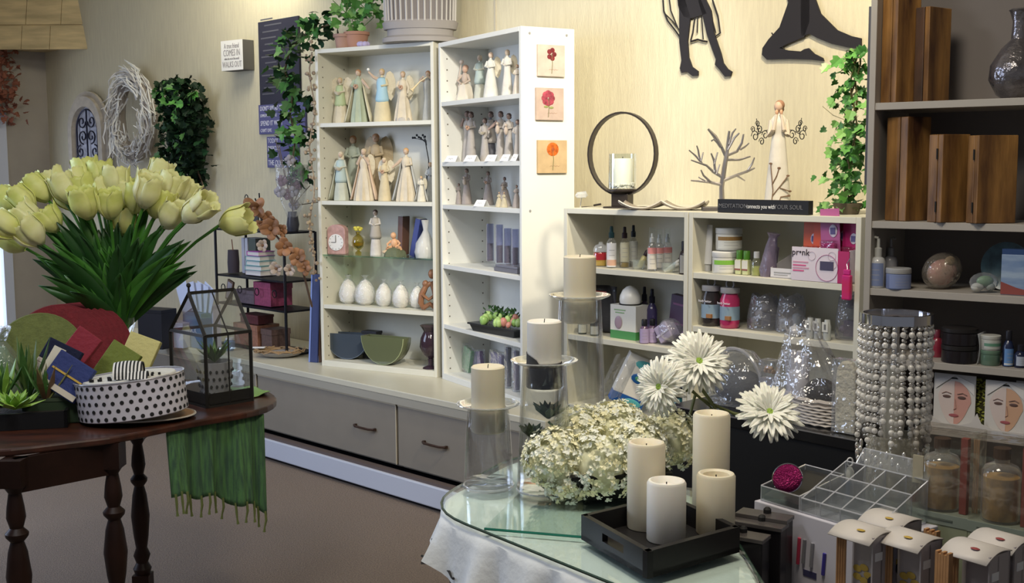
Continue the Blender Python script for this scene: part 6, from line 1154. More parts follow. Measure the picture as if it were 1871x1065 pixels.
# face mask packets in a white display tray
p = S(UQ, 4, 1700, 0.01); s = mpp(p)
t = thing('mask_display', 'white card display tray with curved front under the face mask packets', 'tray', S(UQ, 4, 1782, 0.006)+Vector((0, 0, 0.001)), UQ.rz)
MB().prism([(-92*s, 0), (92*s, 0), (92*s, 8*s), (30*s, 8*s), (10*s, 16*s), (2*s, 34*s), (-8*s, 16*s), (-24*s, 10*s), (-60*s, 10*s), (-92*s, 30*s)], -0.002, 0.0).build('front_lip', mat((0.60, 0.57, 0.54), 0.5), t); MB().box(-92*s, 0, 0, 92*s, 0.12, 0.002).build('tray_base', mat((0.5, 0.48, 0.46), 0.5), t); MB().box(-92*s, 0.118, 0, 92*s, 0.12, 70*s).build('tray_back', mat((0.45, 0.43, 0.4), 0.5), t)
skinp = mat((0.56, 0.33, 0.26), 0.6)
def mask(px, off, face, lab):
    p = S(UQ, 4, px, off); s = mpp(p); t = thing('mask_packet', lab, 'packet', p+Vector((0, 0, 0.004)), UQ.rz, 'face mask packets on display')
    W = 37*s; Hh = 94*s; MB().box(-W, 0, 0, W, 0.004, Hh).build('packet_card', mat((0.60, 0.58, 0.55), 0.4), t, bev=0.001)
    MB().box(-W*0.35, -0.001, Hh*0.91, W*0.35, 0, Hh*0.94).build('hang_slot', ink, t)
    o = [(W*0.80*math.sin(a)*(1.0 if math.cos(a) > 0 else 0.92-0.25*(-math.cos(a))), Hh*0.47+Hh*(0.40 if math.cos(a) > 0 else 0.46)*math.cos(a)) for a in [2*PI*k/24 for k in range(24)]]
    MB().prism(o, -0.0012, 0).build('printed_face', mat(face, 0.6), t)
    half = [(x, z) for x, z in o if x <= 0.0001]; half = sorted(half, key=lambda q: q[1]); MB().prism(half, -0.0018, -0.0012).build('printed_half_mask', mat((0.62, 0.52, 0.48), 0.6), t)
    MB().prism([(-W*0.9, Hh*0.70), (0, Hh*0.98), (W*0.95, Hh*0.62), (W*0.95, Hh*0.84), (0, Hh*1.0), (-W*0.9, Hh*0.88)], -0.0026, -0.002).build('printed_towel', mat((0.64, 0.62, 0.6), 0.6), t)
    for sx in (-1, 1):
        MB().ell((sx*W*0.36, -0.0028, Hh*0.56), (W*0.20, 0.0008, Hh*0.030), 12, 6).build('printed_eye', mat((0.12, 0.07, 0.06), 0.5), t); MB().tube([(sx*W*0.14, -0.0026, Hh*0.62), (sx*W*0.4, -0.0026, Hh*0.65), (sx*W*0.6, -0.0026, Hh*0.61)], 0.0012, 4).build('printed_brow', mat((0.25, 0.15, 0.12), 0.6), t)
    MB().ell((0, -0.0028, Hh*0.20), (W*0.24, 0.0008, Hh*0.032), 12, 6).build('printed_lips', mat((0.36, 0.10, 0.11), 0.5), t); MB().tube([(W*0.04, -0.0026, Hh*0.52), (W*0.10, -0.0026, Hh*0.34), (-W*0.02, -0.0026, Hh*0.31)], 0.0009, 4).build('printed_nose', mat((0.40, 0.22, 0.18), 0.6), t)
mask(1742, 0.045, (0.56, 0.30, 0.25), 'mask packet with a pink-toned towel-wrapped face, beside crystal lamp'); mask(1836, 0.035, (0.56, 0.34, 0.22), 'mask packet with an orange-toned face, right one'); mask(1892, 0.07, (0.5, 0.2, 0.25), 'pink mask packet cut off by the right frame edge')
p = S(UQ, 4, 1787, 0.07); s = mpp(p); t = thing('shredded_paper', 'yellow-green patterned packet between the two face masks', 'packet', p+Vector((0, 0, 0.003)), UQ.rz)
MB().box(-12*s, 0, 0, 12*s, 0.004, 92*s).build('back_card', mat((0.05, 0.05, 0.02), 0.6), t); q = MB(); rd = random.Random(8)
for k in range(90): q.ell((rd.uniform(-11, 11)*s, -0.002, rd.uniform(3, 90)*s), (3*s, 0.0015, 1.6*s), 6, 4, M=Matrix.Rotation(rd.uniform(-1, 1), 3, 'Y'))
q.build('leaf_print', mat((0.32, 0.34, 0.05), 0.5), t)['kind'] = 'stuff'
# ================================================================ LEFT WOODEN TABLE
ZT1 = 0.72
wood = mat((0.075, 0.022, 0.011), 0.35, col2=(0.028, 0.010, 0.006), nscale=6, stretch=(1, 4, 1), coat=0.2)
woodk = mat((0.022, 0.009, 0.006), 0.45, noise=0.4, nscale=10)
def rounded(pts, r=0.1, n=6):
    out = []; m = len(pts)
    for i in range(m):
        p0, p1, p2 = Vector(pts[i-1][:2]), Vector(pts[i][:2]), Vector(pts[(i+1) % m][:2]); ra = pts[i][2] if len(pts[i]) > 2 else r
        a = p1+(p0-p1).normalized()*min(ra, (p0-p1).length*0.49); b = p1+(p2-p1).normalized()*min(ra, (p2-p1).length*0.49)
        for k in range(n+1):
            f = k/n; out.append(tuple(a*(1-f)**2+p1*2*f*(1-f)+b*f*f))
    return out
TE = [P(x, y, ZT1) for x, y in ((512, 728), (484, 748), (342, 770), (219, 797), (137, 806), (-20, 826))]
e_l = TE[-1]; dirf = (TE[2]-TE[4]).normalized(); nin = Vector((-dirf.y, dirf.x, 0))
outl = [(TE[0].x+0.0, TE[0].y+0.02), (TE[1].x, TE[1].y), (TE[2].x, TE[2].y), (TE[3].x, TE[3].y), (TE[4].x, TE[4].y), (e_l.x, e_l.y), (e_l.x-0.35, e_l.y+0.05), (e_l.x-0.45, e_l.y+0.75), (TE[0].x-0.75, TE[0].y+0.55), (TE[0].x-0.12, TE[0].y+0.22)]
outl = rounded([(x, y, 0.12) for x, y in outl], n=4)
t = thing('drop_leaf_table', 'dark wooden gate-leg table with turned legs carrying the tulips', 'table', (TE[3].x, TE[3].y, 0), 0)
O3 = Vector((TE[3].x, TE[3].y, 0))
MB().slab([(x-O3.x, y-O3.y) for x, y in outl][::-1], ZT1-0.022, ZT1).build('tabletop', wood, t, bev=0.006)
def turned(loc, r, name='leg', blk=True, rz=0):
    b = MB(); pf = [(1.0, 0.16), (1.25, 0.18), (0.8, 0.20), (1.15, 0.225), (0.75, 0.25), (1.0, 0.29), (1.25, 0.36), (0.95, 0.43), (0.65, 0.46), (1.1, 0.475), (1.15, 0.485), (0.65, 0.50), (0.95, 0.53), (0.85, 0.56), (0.62, 0.60), (1.2, 0.625)]
    b.lathe([(0.6*r, 0), (1.1*r, 0.02), (1.0*r, 0.05), (0.6*r, 0.06)], 14)
    b.lathe([(rr*r, z) for rr, z in pf], 16); b.xf(Matrix.Translation(loc))
    b.box(loc[0]-r*1.15, loc[1]-r*1.15, 0.06, loc[0]+r*1.15, loc[1]+r*1.15, 0.16); b.box(loc[0]-r*1.15, loc[1]-r*1.15, 0.62, loc[0]+r*1.15, loc[1]+r*1.15, ZT1-0.022)
    return b
ln = PV(206, 880, TE[3]+nin*0.05, nin)-O3; lf_ = PV(26, 880, TE[3]+nin*0.05, nin)-O3
for q in (ln, lf_): turned((q.x, q.y, 0), 0.028).build('leg', woodk, t, smooth=True)
gl = PV(254, 880, TE[3]+nin*0.34, nin)-O3
turned((gl.x, gl.y, 0), 0.024).build('leg', woodk, t, smooth=True)
q = MB(); a, b_ = Vector((lf_.x, lf_.y, 0)), Vector((ln.x, ln.y, 0)); hn = Vector((nin.x, nin.y, 0))*0.012
q.hull([a-hn+Vector((0, 0, 0.60)), b_-hn+Vector((0, 0, 0.60)), b_-hn+Vector((0, 0, 0.698)), a-hn+Vector((0, 0, 0.698))], [a+hn+Vector((0, 0, 0.60)), b_+hn+Vector((0, 0, 0.60)), b_+hn+Vector((0, 0, 0.698)), a+hn+Vector((0, 0, 0.698))]).build('apron', woodk, t)
def T1(px, py, z=0.0): v = P(px, py, ZT1); v.z = ZT1+0.0008+z; return v
# ---- tulips
vb = T1(222, 712); vb.z = ZT1+0.001; VD = vb.y
t = thing('glass_vase', 'tall clear glass vase holding the big tulip bouquet', 'vase', vb, 0)
MB().lathe([(0.05, 0), (0.05, 0.012), (0.046, 0.014), (0.040, 0.10), (0.046, 0.20), (0.062, 0.26)], 24, cap=False).build('glass', GLASS, t, smooth=True); MB().lathe([(0.001, 0.012), (0.04, 0.013), (0.036, 0.10), (0.030, 0.102)], 20).build('water', glassm((0.75, 0.82, 0.75), 0.5), t, smooth=True)
neck = vb+Vector((0, 0, 0.21)); tul = [mat((0.84, 0.82, 0.36), 0.5, sss=0.15, col2=(0.56, 0.60, 0.13), nscale=9), mat((0.90, 0.87, 0.58), 0.5, sss=0.15, col2=(0.66, 0.66, 0.24), nscale=9), mat((0.76, 0.78, 0.18), 0.5, sss=0.15, col2=(0.74, 0.74, 0.34), nscale=9)]
tleaf = [mat((0.035, 0.13, 0.02), 0.4, noise=0.4, nscale=8), mat((0.07, 0.24, 0.03), 0.4, noise=0.4, nscale=8), mat((0.02, 0.075, 0.015), 0.4)]
HEADS = [(22, 372, .2), (48, 392, 0), (8, 412, .1), (88, 398, -.1), (55, 425, 0), (22, 440, .1), (70, 345, .2), (98, 333, .1), (118, 345, 0), (140, 338, .1), (160, 318, 0), (155, 372, -.2), (186, 322, .1), (182, 352, 0), (226, 402, -.3), (212, 330, .2), (238, 345, 0), (252, 362, -.1), (272, 335, .2), (291, 322, .2), (291, 370, -.1), (310, 345, .2), (322, 368, 0), (340, 352, .2), (356, 385, -.1), (372, 376, .1), (430, 405, -.1), (125, 358, 0), (200, 372, 0), (268, 352, .1), (315, 392, -.2), (40, 362, .3), (150, 350, .3), (225, 352, .3)]
def petalmesh(m):
    b = MB()
    def f(u_, v_):
        e = (v_-0.5)/0.56; a = (u_-0.5)*2*0.86*math.sqrt(max(0.05, 1-e*e*e*e)); r = 0.010+0.030*math.sin(min(1, v_*1.9)*PI/2)-0.007*max(0, v_-0.45)+0.010*max(0, v_-0.85)*6*abs(u_-0.5)
        return (r*math.sin(a), -r*math.cos(a), 0.108*v_*(1-0.07*(2*abs(u_-.5))**2)+0.003*math.sin(u_*14)*(v_ > 0.9))
    return b.sheet(f, 6, 7).build('petal', m, None, smooth=True, solid=0.0012)
ORD = ('first', 'second', 'third', 'fourth', 'fifth', 'sixth', 'seventh', 'eighth', 'ninth', 'tenth', 'eleventh', 'twelfth', 'thirteenth', 'fourteenth', 'fifteenth')
pet = None; rd = random.Random(77); protoP = []
for i, (px, py, dz) in enumerate(HEADS):
    dpt = VD + rd.uniform(-0.12, 0.16) - (py-350)*0.0016; hp_ = PY(px, py, dpt); hb = hp_
    if px == 430: lab = 'lone yellow-green tulip drooping far out at the right of bouquet'
    elif (px, py) == (226, 402): lab = 'open green-yellow tulip hanging lowest in front of the bouquet centre'
    elif (px, py) == (155, 372): lab = 'wide open tulip with ruffled rim left of the bouquet centre'
    elif (px, py) == (160, 318): lab = 'topmost green-tinged tulip in the middle of the bouquet'
    elif (px, py) == (291, 322): lab = 'topmost pale tulip on the right half of the bouquet'
    elif (px, py) == (88, 398): lab = 'creamy closed tulip on a long bent stem, lower left of bouquet'
    else:
        row = lambda y: sum(y >= q for q in (340, 352, 373, 396)); same = sorted(h[0] for h in HEADS if row(h[1]) == row(py)); j = same.index(px)
        lab = 'pale yellow tulip, %s from the left in the %s row of the bouquet' % (ORD[j], ('topmost', 'upper', 'middle', 'lower', 'bottom')[row(py)])
    t = thing('tulip', lab, 'tulip', neck, 0, 'pale yellow tulips in the bouquet')
    outd = hp_-neck; dirh = Vector((outd.x*0.9, outd.y*0.6-0.02, max(0.05, outd.z)*(0.75 if px < 400 else 0.25))).normalized()
    if abs(outd.x) > 0.25: dirh = (dirh+Vector((outd.x*0.6, 0, 0))).normalized()
    hl = Vector(outd) - dirh*0.055; mid = Vector((outd.x*0.35, outd.y*0.35, outd.z*0.62))
    pts = [Vector((rd.uniform(-.015, .015), rd.uniform(-.015, .015), -0.14))]+[(Vector((outd.x*0.05, outd.y*0.05, 0))*(1-f)**2+mid*2*f*(1-f)+hl*f*f) for f in (0, .2, .4, .6, .8, 1)]
    MB().tube(pts, 0.0055, 6).build('stem', tleaf[1], t, smooth=True)
    mi = rd.choice((0, 0, 1, 1, 2)) if px not in (226, 430) else 2
    while len(protoP) < 3: protoP.append(None)
    opn = -0.04+rd.random()*0.15; sc_h = rd.uniform(0.92, 1.12); q_ = dirh.to_track_quat('Z', 'Y').to_matrix().to_4x4()
    for k in range(6):
        if protoP[mi] is None: protoP[mi] = petalmesh(tul[mi]); o = protoP[mi]; o.parent = t
        else: o = cp(protoP[mi], t)
        inner = k % 2; s_ = sc_h*(0.94 if inner else 1.0)
        o.matrix_local = Matrix.Translation(hl) @ q_ @ Matrix.Rotation(k*PI/3+i, 4, 'Z') @ Matrix.Translation((0, -0.002*(1-inner), 0)) @ Matrix.Rotation(opn*(0.55 if inner else 1.0), 4, 'X') @ Matrix.Diagonal((s_*1.08, s_*1.08, s_, 1))
    for k in range(2):
        a0 = rd.uniform(-0.4, 0.4); tipf = rd.uniform(0.62, 0.9); tip = Vector((outd.x*tipf+rd.uniform(-.06, .06), outd.y*0.5+rd.uniform(-.08, .06)-0.04, max(0.02, outd.z*tipf-0.02)-0.05*k)); m2 = Vector((tip.x*0.25, tip.y*0.4, tip.z*0.62)); wl_ = rd.uniform(0.026, 0.038)
        sdv = outd.cross(Vector((rd.uniform(-.4, .4), 1, 0))); sdv = (sdv - outd.normalized()*sdv.dot(outd.normalized())).normalized()
        def fl_(u_, v_):
            c = m2*2*v_*(1-v_)+tip*v_*v_; w_ = wl_*math.sin(PI*min(1, 0.12+v_*0.88))**0.8; return c+sdv*(u_-0.5)*2*w_+Vector((0, 0.012*(1-abs(u_-0.5)*2), 0))
        MB().sheet(fl_, 2, 8).build('leaf', tleaf[(i+k) % 3], t, smooth=True, solid=0.001)
for (x, y) in ((20, 470), (150, 560), (80, 500), (300, 520), (370, 450), (330, 480), (110, 470), (250, 500)): pass
# ---- round placemats
def disc(px, py, rpx, col, label, name, off, g, tilt=0.25, rzz=0.0, th=0.006):
    s = 0.00175; b0 = T1(px, py); b0.y += off; R = rpx*s; t = thing(name, label, 'placemat', b0, rzz, g)
    q = MB().lathe([(0.001, 0), (R, 0), (R+0.002, th/2), (R, th), (0.001, th)], 40).xf(Matrix.Translation((0, 0, R+0.001)) @ Matrix.Rotation(PI/2-tilt, 4, 'X'))
    q.build('mat_disc', mat(col, 0.8, noise=0.2, nscale=60, bump=0.3, bscale=150), t, smooth=True)
    MB().tube([Vector((0, 0, R+0.001))+(Matrix.Rotation(PI/2-tilt, 3, 'X') @ Vector((R*math.cos(a), R*math.sin(a), th/2))) for a in [2*PI*k/40 for k in range(41)]], 0.0035, 5).build('woven_edge', mat(tuple(c*0.8 for c in col), 0.8), t, smooth=True)
zz0 = T1(105, 700)
for k in range(5):
    lb = ['dark red round placemat, front one of the leaning stack', 'dark red round placemat, second in the leaning stack', 'dark red round placemat, third in the leaning stack', 'dark red round placemat, fourth in the leaning stack', 'dark red round placemat, rearmost of the leaning stack'][k]
    disc(128+k*7, 722, 92, (0.20, 0.012, 0.02), lb, 'round_placemat', -0.07+k*0.016, 'red round placemats', rzz=0.25)
disc(102, 724, 86, (0.17, 0.20, 0.05), 'olive green round placemat leaning in front of the red ones', 'round_placemat', -0.12, 'green round placemat', rzz=0.1)
# ---- napkin packets
def napkin(px, py, w_, h_, ry, cols, label, name='napkin_packet', dy=0, rz=0, z=0):
    b0 = T1(px, py, z); b0.y += dy; t = thing(name, label, 'napkins', b0, rz, 'folded napkins beside the tin'); M = Matrix.Translation((0, 0, h_*0.12)) @ Matrix.Rotation(-0.35, 4, 'X') @ Matrix.Rotation(ry, 4, 'Y')
    n = len(cols)
    for k, (c, a, b_) in enumerate(cols): MB().box(-w_/2, 0.0005*k*0, a*h_, w_/2, 0.022-0.001*k, b_*h_).xf(M).build('napkin_fold', mat(c, 0.8, bump=0.4, bscale=80), t, bev=0.003)
    return t, M
t, M = napkin(128, 742, 0.12, 0.15, 0.45, [((0.66, 0.58, 0.48), 0, 0.42), ((0.62, 0.52, 0.45), 0.42, 0.52), ((0.012, 0.015, 0.04), 0.52, 0.98)], 'cream and black folded napkin packet with ribbon', dy=-0.22, z=0.09)
MB().box(-0.03, -0.003, 0.03, 0.012, 0.0, 0.13).xf(M).build('ribbon', mat((0.66, 0.62, 0.5), 0.7), t)
t, M = napkin(163, 742, 0.13, 0.12, 0.55, [((0.025, 0.04, 0.16), 0, 1.0)], 'navy blue folded napkin with a gold stripe', dy=-0.28, z=0.085)
MB().box(-0.055, -0.003, 0.06, 0.055, 0.0, 0.066).xf(M).build('gold_stripe', mat((0.55, 0.36, 0.06), 0.5), t); MB().box(-0.065, -0.003, 0.004, 0.065, 0.0, 0.022).xf(M).build('cream_edge', mat((0.62, 0.56, 0.45), 0.7), t)
napkin(205, 735, 0.11, 0.16, 0.55, [((0.16, 0.20, 0.03), 0, 1.0)], 'olive lime folded napkin between navy and yellow ones', dy=-0.12, z=0.05)
napkin(232, 735, 0.11, 0.19, 0.35, [((0.62, 0.56, 0.22), 0, 1.0)], 'pale yellow folded napkin beside the terrarium', dy=-0.04, z=0.03)
napkin(130, 742, 0.09, 0.20, 0.6, [((0.24, 0.015, 0.03), 0, 1.0)], 'dark red folded napkin peeping above the cream and black packet', dy=-0.16, z=0.08)
t = thing('napkin_crate', 'low dark green box carrying the folded napkins behind the tin', 'box', T1(160, 745)+Vector((0.0, -0.10, 0)), 0.15)
MB().box(-0.13, -0.14, 0, 0.15, 0.10, 0.075).build('crate_body', mat((0.03, 0.05, 0.025), 0.7), t, bev=0.004); MB().box(-0.132, -0.142, 0.07, 0.152, 0.102, 0.08).build('crate_rim', mat((0.04, 0.06, 0.03), 0.7), t)
# ---- oval polka dot tin
c_ = T1(246, 768); c_.z = ZT1+0.022; s = mpp(c_); RA, RB, HT = 98*s, 78*s, 70*s
t = thing('wooden_charger', 'round wooden charger with pale rim under the polka dot tin', 'tray', T1(256, 765), 0.1)
MB().lathe([(0.001, 0.0), (0.10, 0), (0.15, 0.010), (0.152, 0.014), (0.10, 0.008), (0.001, 0.006)], 36, sx=1.12, sy=0.75).build('charger_body', mat((0.36, 0.20, 0.08), 0.4), t, smooth=True)
MB().tube([(0.152*1.12*math.cos(k*PI/20), 0.152*0.75*math.sin(k*PI/20), 0.013) for k in range(41)], 0.003, 5).build('rim', mat((0.55, 0.5, 0.42), 0.3), t)
t = thing('polka_dot_tin', 'oval white tin with black polka dots, open top', 'tin', c_, 0); Mt = Matrix.Rotation(-0.10, 4, 'Y')
MB().lathe([(RA*0.96, 0), (RA, 0.003), (RA, HT), (RA-0.002, HT), (RA-0.002, 0.004)], 44, sy=RB/RA, cap=False).xf(Mt).build('tin_wall', mat((0.60, 0.58, 0.64), 0.4), t, smooth=True); MB().lathe([(0.001, 0.0), (RA*0.97, 0.0), (RA*0.97, 0.004), (0.001, 0.004)], 44, sy=RB/RA).xf(Mt).build('tin_floor', mat((0.35, 0.35, 0.38), 0.4), t)
MB().tube([Mt @ Vector((RA*math.cos(k*PI/24), RB*math.sin(k*PI/24), HT)) for k in range(49)], 0.0028, 6).build('rolled_rim', mat((0.6, 0.6, 0.64), 0.2, 0.6), t, smooth=True)
q = MB(); n = 38
for r_ in range(5):
    for k in range(n):
        a = 2*PI*(k+0.5*(r_ % 2))/n; z = HT*(0.10+0.20*r_); ctr = Vector((RA*math.cos(a), RB*math.sin(a), z)); nn_ = Vector((math.cos(a)/RA, math.sin(a)/RB, 0)).normalized(); tt = Vector((-nn_.y, nn_.x, 0)); V = [ctr+nn_*0.0012+(tt*math.cos(j*PI/4)+Vector((0, 0, 1))*math.sin(j*PI/4))*0.0066 for j in range(8)]
        q.add([Mt @ v for v in V], [tuple(range(8))])
q.build('polka_dots', ink, t)['kind'] = 'stuff'
def dotted(name, label, c, build, rz, dots, cat='cloth'):
    pass
t = thing('folded_cloth', 'white cloth with black dots folded inside the polka dot tin', 'cloth', c_+Vector((0, 0, 0.006)), 0.0); clm = mat((0.68, 0.66, 0.58), 0.7, bump=0.3, bscale=60)
q = MB().lathe([(RA*0.90, 0.0), (RA*0.92, HT*0.80), (RA*0.84, HT*0.96), (RA*0.3, HT*1.02), (0.001, HT*1.02)], 30, sy=RB/RA*0.97).xf(Mt); q.build('cloth_pad', clm, t, smooth=True)
q = MB()
for k in range(40):
    x = -RA*0.8+RA*1.6*((k*7) % 40)/40; y = -RB*0.75+RB*0.5*((k % 4)/4.0)+0.01*math.sin(k)
    if (x/RA)**2+(y/RB)**2 < 0.72: q.tube([Mt @ Vector((x, y, HT*0.98+0.0)), Mt @ Vector((x, y, HT*1.035))], 0.0042, 7)
q.build('cloth_dots', ink, t)['kind'] = 'stuff'
t = thing('zebra_ribbon', 'black and white striped ribbon roll bulging out of the tin', 'ribbon', c_+Vector((0.005, -0.04, HT*1.045)), 0.2)
def zr(u_, v_): a = PI*v_; return (-0.045+0.085*u_, -0.05*math.cos(a)-0.005, 0.048*math.sin(a)*(1-0.4*(u_-0.5)**2))
q = MB(); q.sheet(zr, 16, 14); b0, b1 = [], []
q.m = [((i % 16) % 2) for i in range(len(q.f))]; q.build('striped_band', [mat((0.74, 0.72, 0.68), 0.5), ink], t, smooth=False, solid=0.002)
q = MB(); q.sheet(lambda u_, v_: (0.0+0.06*u_, -0.085+0.05*v_, 0.020*math.sin(PI*v_)+0.004), 12, 6); q.m = [((i % 12) % 2) for i in range(len(q.f))]; q.build('ribbon_tail', [mat((0.74, 0.72, 0.68), 0.5), ink], t, solid=0.002)
# ---- terrarium
tc = T1(379, 746); s = mpp(tc); irn = mat((0.025, 0.023, 0.02), 0.45, 0.4)
t = thing('terrarium', 'black framed glass terrarium shaped like a little house', 'terrarium', tc, 0)
a1 = P(254, 712, ZT1)-tc; a1.z = 0; a1 = a1.normalized()*0.225; a2 = Vector((-a1.y, a1.x, 0)).normalized()*0.17
if a2.y < 0: a2 = -a2
HE = 132*s; HR = HE+0.135; Z = Vector((0, 0, 1)); o0 = Vector((0, 0, 0))
cr = [o0, a1, a1+a2, a2]; hi = [c+Z*HE for c in cr]; r1 = a1*0.42+Z*HR; r2 = r1+a2
edges = [(cr[i], cr[(i+1) % 4]) for i in range(4)]+[(hi[i], hi[(i+1) % 4]) for i in range(4)]+[(cr[i], hi[i]) for i in range(4)]+[(hi[0], r1), (hi[1], r1), (hi[3], r2), (hi[2], r2), (r1, r2)]
for a, b_ in edges: MB().tube([a, b_], 0.0072, 4).build('frame_bar', irn, t)
for a, b_ in ((a2*0.5, a2*0.5+Z*HE), (hi[0].lerp(hi[3], 0.5), r1.lerp(r2, 0.5))): MB().tube([a, b_], 0.003, 4).build('glazing_bar', irn, t)
for fc in ((cr[0], cr[1], hi[1], r1, hi[0]), (cr[0], cr[3], hi[3], hi[0]), (cr[3], cr[2], hi[2], r2, hi[3]), (cr[1], cr[2], hi[2], hi[1]), (hi[0], hi[3], r2, r1), (hi[1], hi[2], r2, r1)): MB().add(fc, [tuple(range(len(fc)))]).build('pane', glassm((0.92, 0.94, 0.93), 0.5, 0.02, 0, 30, 0.07, (0.5, 0.5, 0.48)), t)
MB().hull([c+Z*0.001 for c in cr], [c+Z*0.010 for c in cr]).build('tray', irn, t)
for a, b_ in ((cr[0], cr[1]), (cr[0], cr[3])): MB().hull([a, b_, b_+Z*0.045, a+Z*0.045], [a+(a2+a1)*0.01, b_+(a2+a1)*0.01, b_+(a2+a1)*0.01+Z*0.045, a+(a2+a1)*0.01+Z*0.045]).build('skirting', irn, t)
MB().tube([r1, r1+Z*0.02], 0.004, 6).ell(r1+Z*0.026, 0.008, 8, 6).build('finial', irn, t)
pc = tc+a1*0.40+a2*0.5+Z*0.011; t = thing('dotted_pot', 'white pot with black dots and green plant inside the terrarium', 'plant', pc, 0)
MB().lathe([(0.045, 0), (0.058, 0.10), (0.060, 0.125), (0.052, 0.125), (0.05, 0.11)], 26).build('pot', mat((0.35, 0.34, 0.36), 0.5), t, smooth=True); q = MB()
for r_ in range(4):
    for k in range(18):
        a = 2*PI*(k+0.5*(r_ % 2))/18; rr = 0.0475+0.003*r_; ctr = Vector((rr*1.03*math.cos(a), rr*1.03*math.sin(a), 0.02+0.025*r_)); q.ell(ctr, (0.005, 0.005, 0.006), 6, 4)
q.build('polka_dots', ink, t)['kind'] = 'stuff'
rd = random.Random(41)
lm = []
for k in range(34):
    a = rd.random()*6.3; L_ = rd.uniform(0.06, 0.10); d = Vector((math.cos(a)*0.7, math.sin(a)*0.5, rd.uniform(0.4, 1.2))).normalized(); sd = d.cross(Z).normalized()*0.009; c0_ = Vector((0, 0, 0.12))
    MB().add([c0_, c0_+d*L_*0.5+sd, c0_+d*L_, c0_+d*L_*0.5-sd], [(0, 1, 2, 3)]).build('leaf', leafl if k % 2 else leafg, t, solid=0.001)
# ---- succulents at far left in black tray
b0 = T1(52, 778); t = thing('black_tray', 'black rectangular planter tray at the far left of the wooden table', 'tray', b0, 0.25)
for x0, y0, x1, y1 in ((-0.17, -0.06, 0.12, -0.05), (-0.17, 0.10, 0.12, 0.11), (-0.17, -0.06, -0.16, 0.11), (0.11, -0.06, 0.12, 0.11)): MB().box(x0, y0, 0, x1, y1, 0.05).build('side', mat((0.012, 0.012, 0.013), 0.3), t)
MB().box(-0.165, -0.055, 0, 0.115, 0.105, 0.042).build('soil', mat((0.03, 0.025, 0.02), 0.9, bump=1, bscale=60), t)
b0t = b0+Z*0.0425
def rosette(loc, R, n, mats, label, name, up=0.35, g='succulents in the black tray', lw=0.35, cat='succulent'):
    t = thing(name, label, cat, loc, 0, g); pm = []
    for k in range(n):
        f = k/n; a = k*2.4; el = up+f*1.1; L_ = R*(1-0.55*f); M = Matrix.Translation((0, 0, R*0.12)) @ Matrix.Rotation(a, 4, 'Z') @ Matrix.Rotation(-el, 4, 'Y')
        MB().hull([(0, -lw*0.2*L_, 0), (L_*0.6, -lw*0.5*L_, 0.0), (L_, 0, L_*0.05), (L_*0.6, lw*0.5*L_, 0.0), (0, lw*0.2*L_, 0)], [(0, -lw*0.15*L_, 0.004), (L_*0.6, -lw*0.4*L_, 0.005), (L_, 0, L_*0.05+0.001), (L_*0.6, lw*0.4*L_, 0.005), (0, lw*0.15*L_, 0.004)]).xf(M).build('leaf', mats[k % len(mats)], t)
    return t
lime = mat((0.30, 0.50, 0.08), 0.45); lim2 = mat((0.22, 0.40, 0.06), 0.45)
rosette(b0t+Vector((-0.02, -0.045, 0.005)), 0.10, 26, [lime, lim2], 'bright lime green rosette succulent in front of the black tray', 'rosette_succulent', 0.25)
rosette(b0t+Vector((-0.09, 0.03, 0)), 0.16, 22, [leafg, lim2], 'tall spiky green succulent at the left frame edge', 'spiky_succulent', 1.0, lw=0.16)
rosette(b0t+Vector((0.045, 0.03, 0)), 0.15, 26, [mat((0.16, 0.16, 0.05), 0.5), leafg, mat((0.14, 0.08, 0.04), 0.5)], 'olive-brown spiky succulent beside the polka dot tin', 'spiky_succulent', 0.9, lw=0.14)
rosette(b0t+Vector((-0.02, 0.06, 0)), 0.21, 18, [leafg, mat((0.10, 0.16, 0.04), 0.5)], 'tallest grass-like succulent in the middle of the tray', 'spiky_succulent', 1.15, lw=0.12)
# cellophane gift at the far left
b0 = T1(6, 742)+Vector((0, -0.01, 0)); t = thing('cellophane_gift', 'green gift in shiny clear cellophane behind the succulents, frame edge', 'gift', b0, 0)
MB().lathe([(0.07, 0), (0.08, 0.05), (0.07, 0.16), (0.03, 0.21)], 14).build('gift_body', mat((0.12, 0.22, 0.09), 0.6), t, smooth=True); MB().lathe([(0.09, 0), (0.105, 0.06), (0.09, 0.17), (0.03, 0.23), (0.06, 0.28)], 20, fn=lambda a, z: 1+0.09*math.sin(7*a+z*25)).build('cellophane', CELLO, t, smooth=True)
MB().box(-0.03, -0.10, 0.16, 0.02, -0.09, 0.19).build('paper_label', mat((0.5, 0.5, 0.5), 0.6), t); t.scale = (0.7, 0.7, 0.95)
# ---- green scarf
eA = P(312, 778, ZT1); eB = P(492, 746, ZT1); ed = (eB-eA); ed.z = 0; sn = Vector((ed.y, -ed.x, 0)).normalized()
grs = mat((0.10, 0.24, 0.08), 0.85, col2=(0.045, 0.10, 0.06), nscale=14, stretch=(8, 8, 0.6), bump=0.5, bscale=120)
t = thing('fringed_scarf', 'sheer green woven scarf with tassels hanging off the wooden table', 'scarf', Vector((eA.x, eA.y, ZT1)), 0); EO = Vector((eA.x, eA.y, ZT1))
def fs(u_, v_):
    base = ed*u_; drop = (0.205+0.12*u_**1.5)*v_; rip = 0.014*math.sin(u_*19)+0.012*math.sin(u_*8+1)+0.006*math.sin(u_*47)
    return base*(1-0.03*v_)+sn*(-0.035+rip*(0.3+v_)+0.01*v_)+Vector((0, 0, -0.023-drop+0.012*v_*math.sin(u_*17)))
MB().sheet(fs, 60, 14).build('hanging_cloth', grs, t, smooth=True, solid=0.0015)
q = MB()
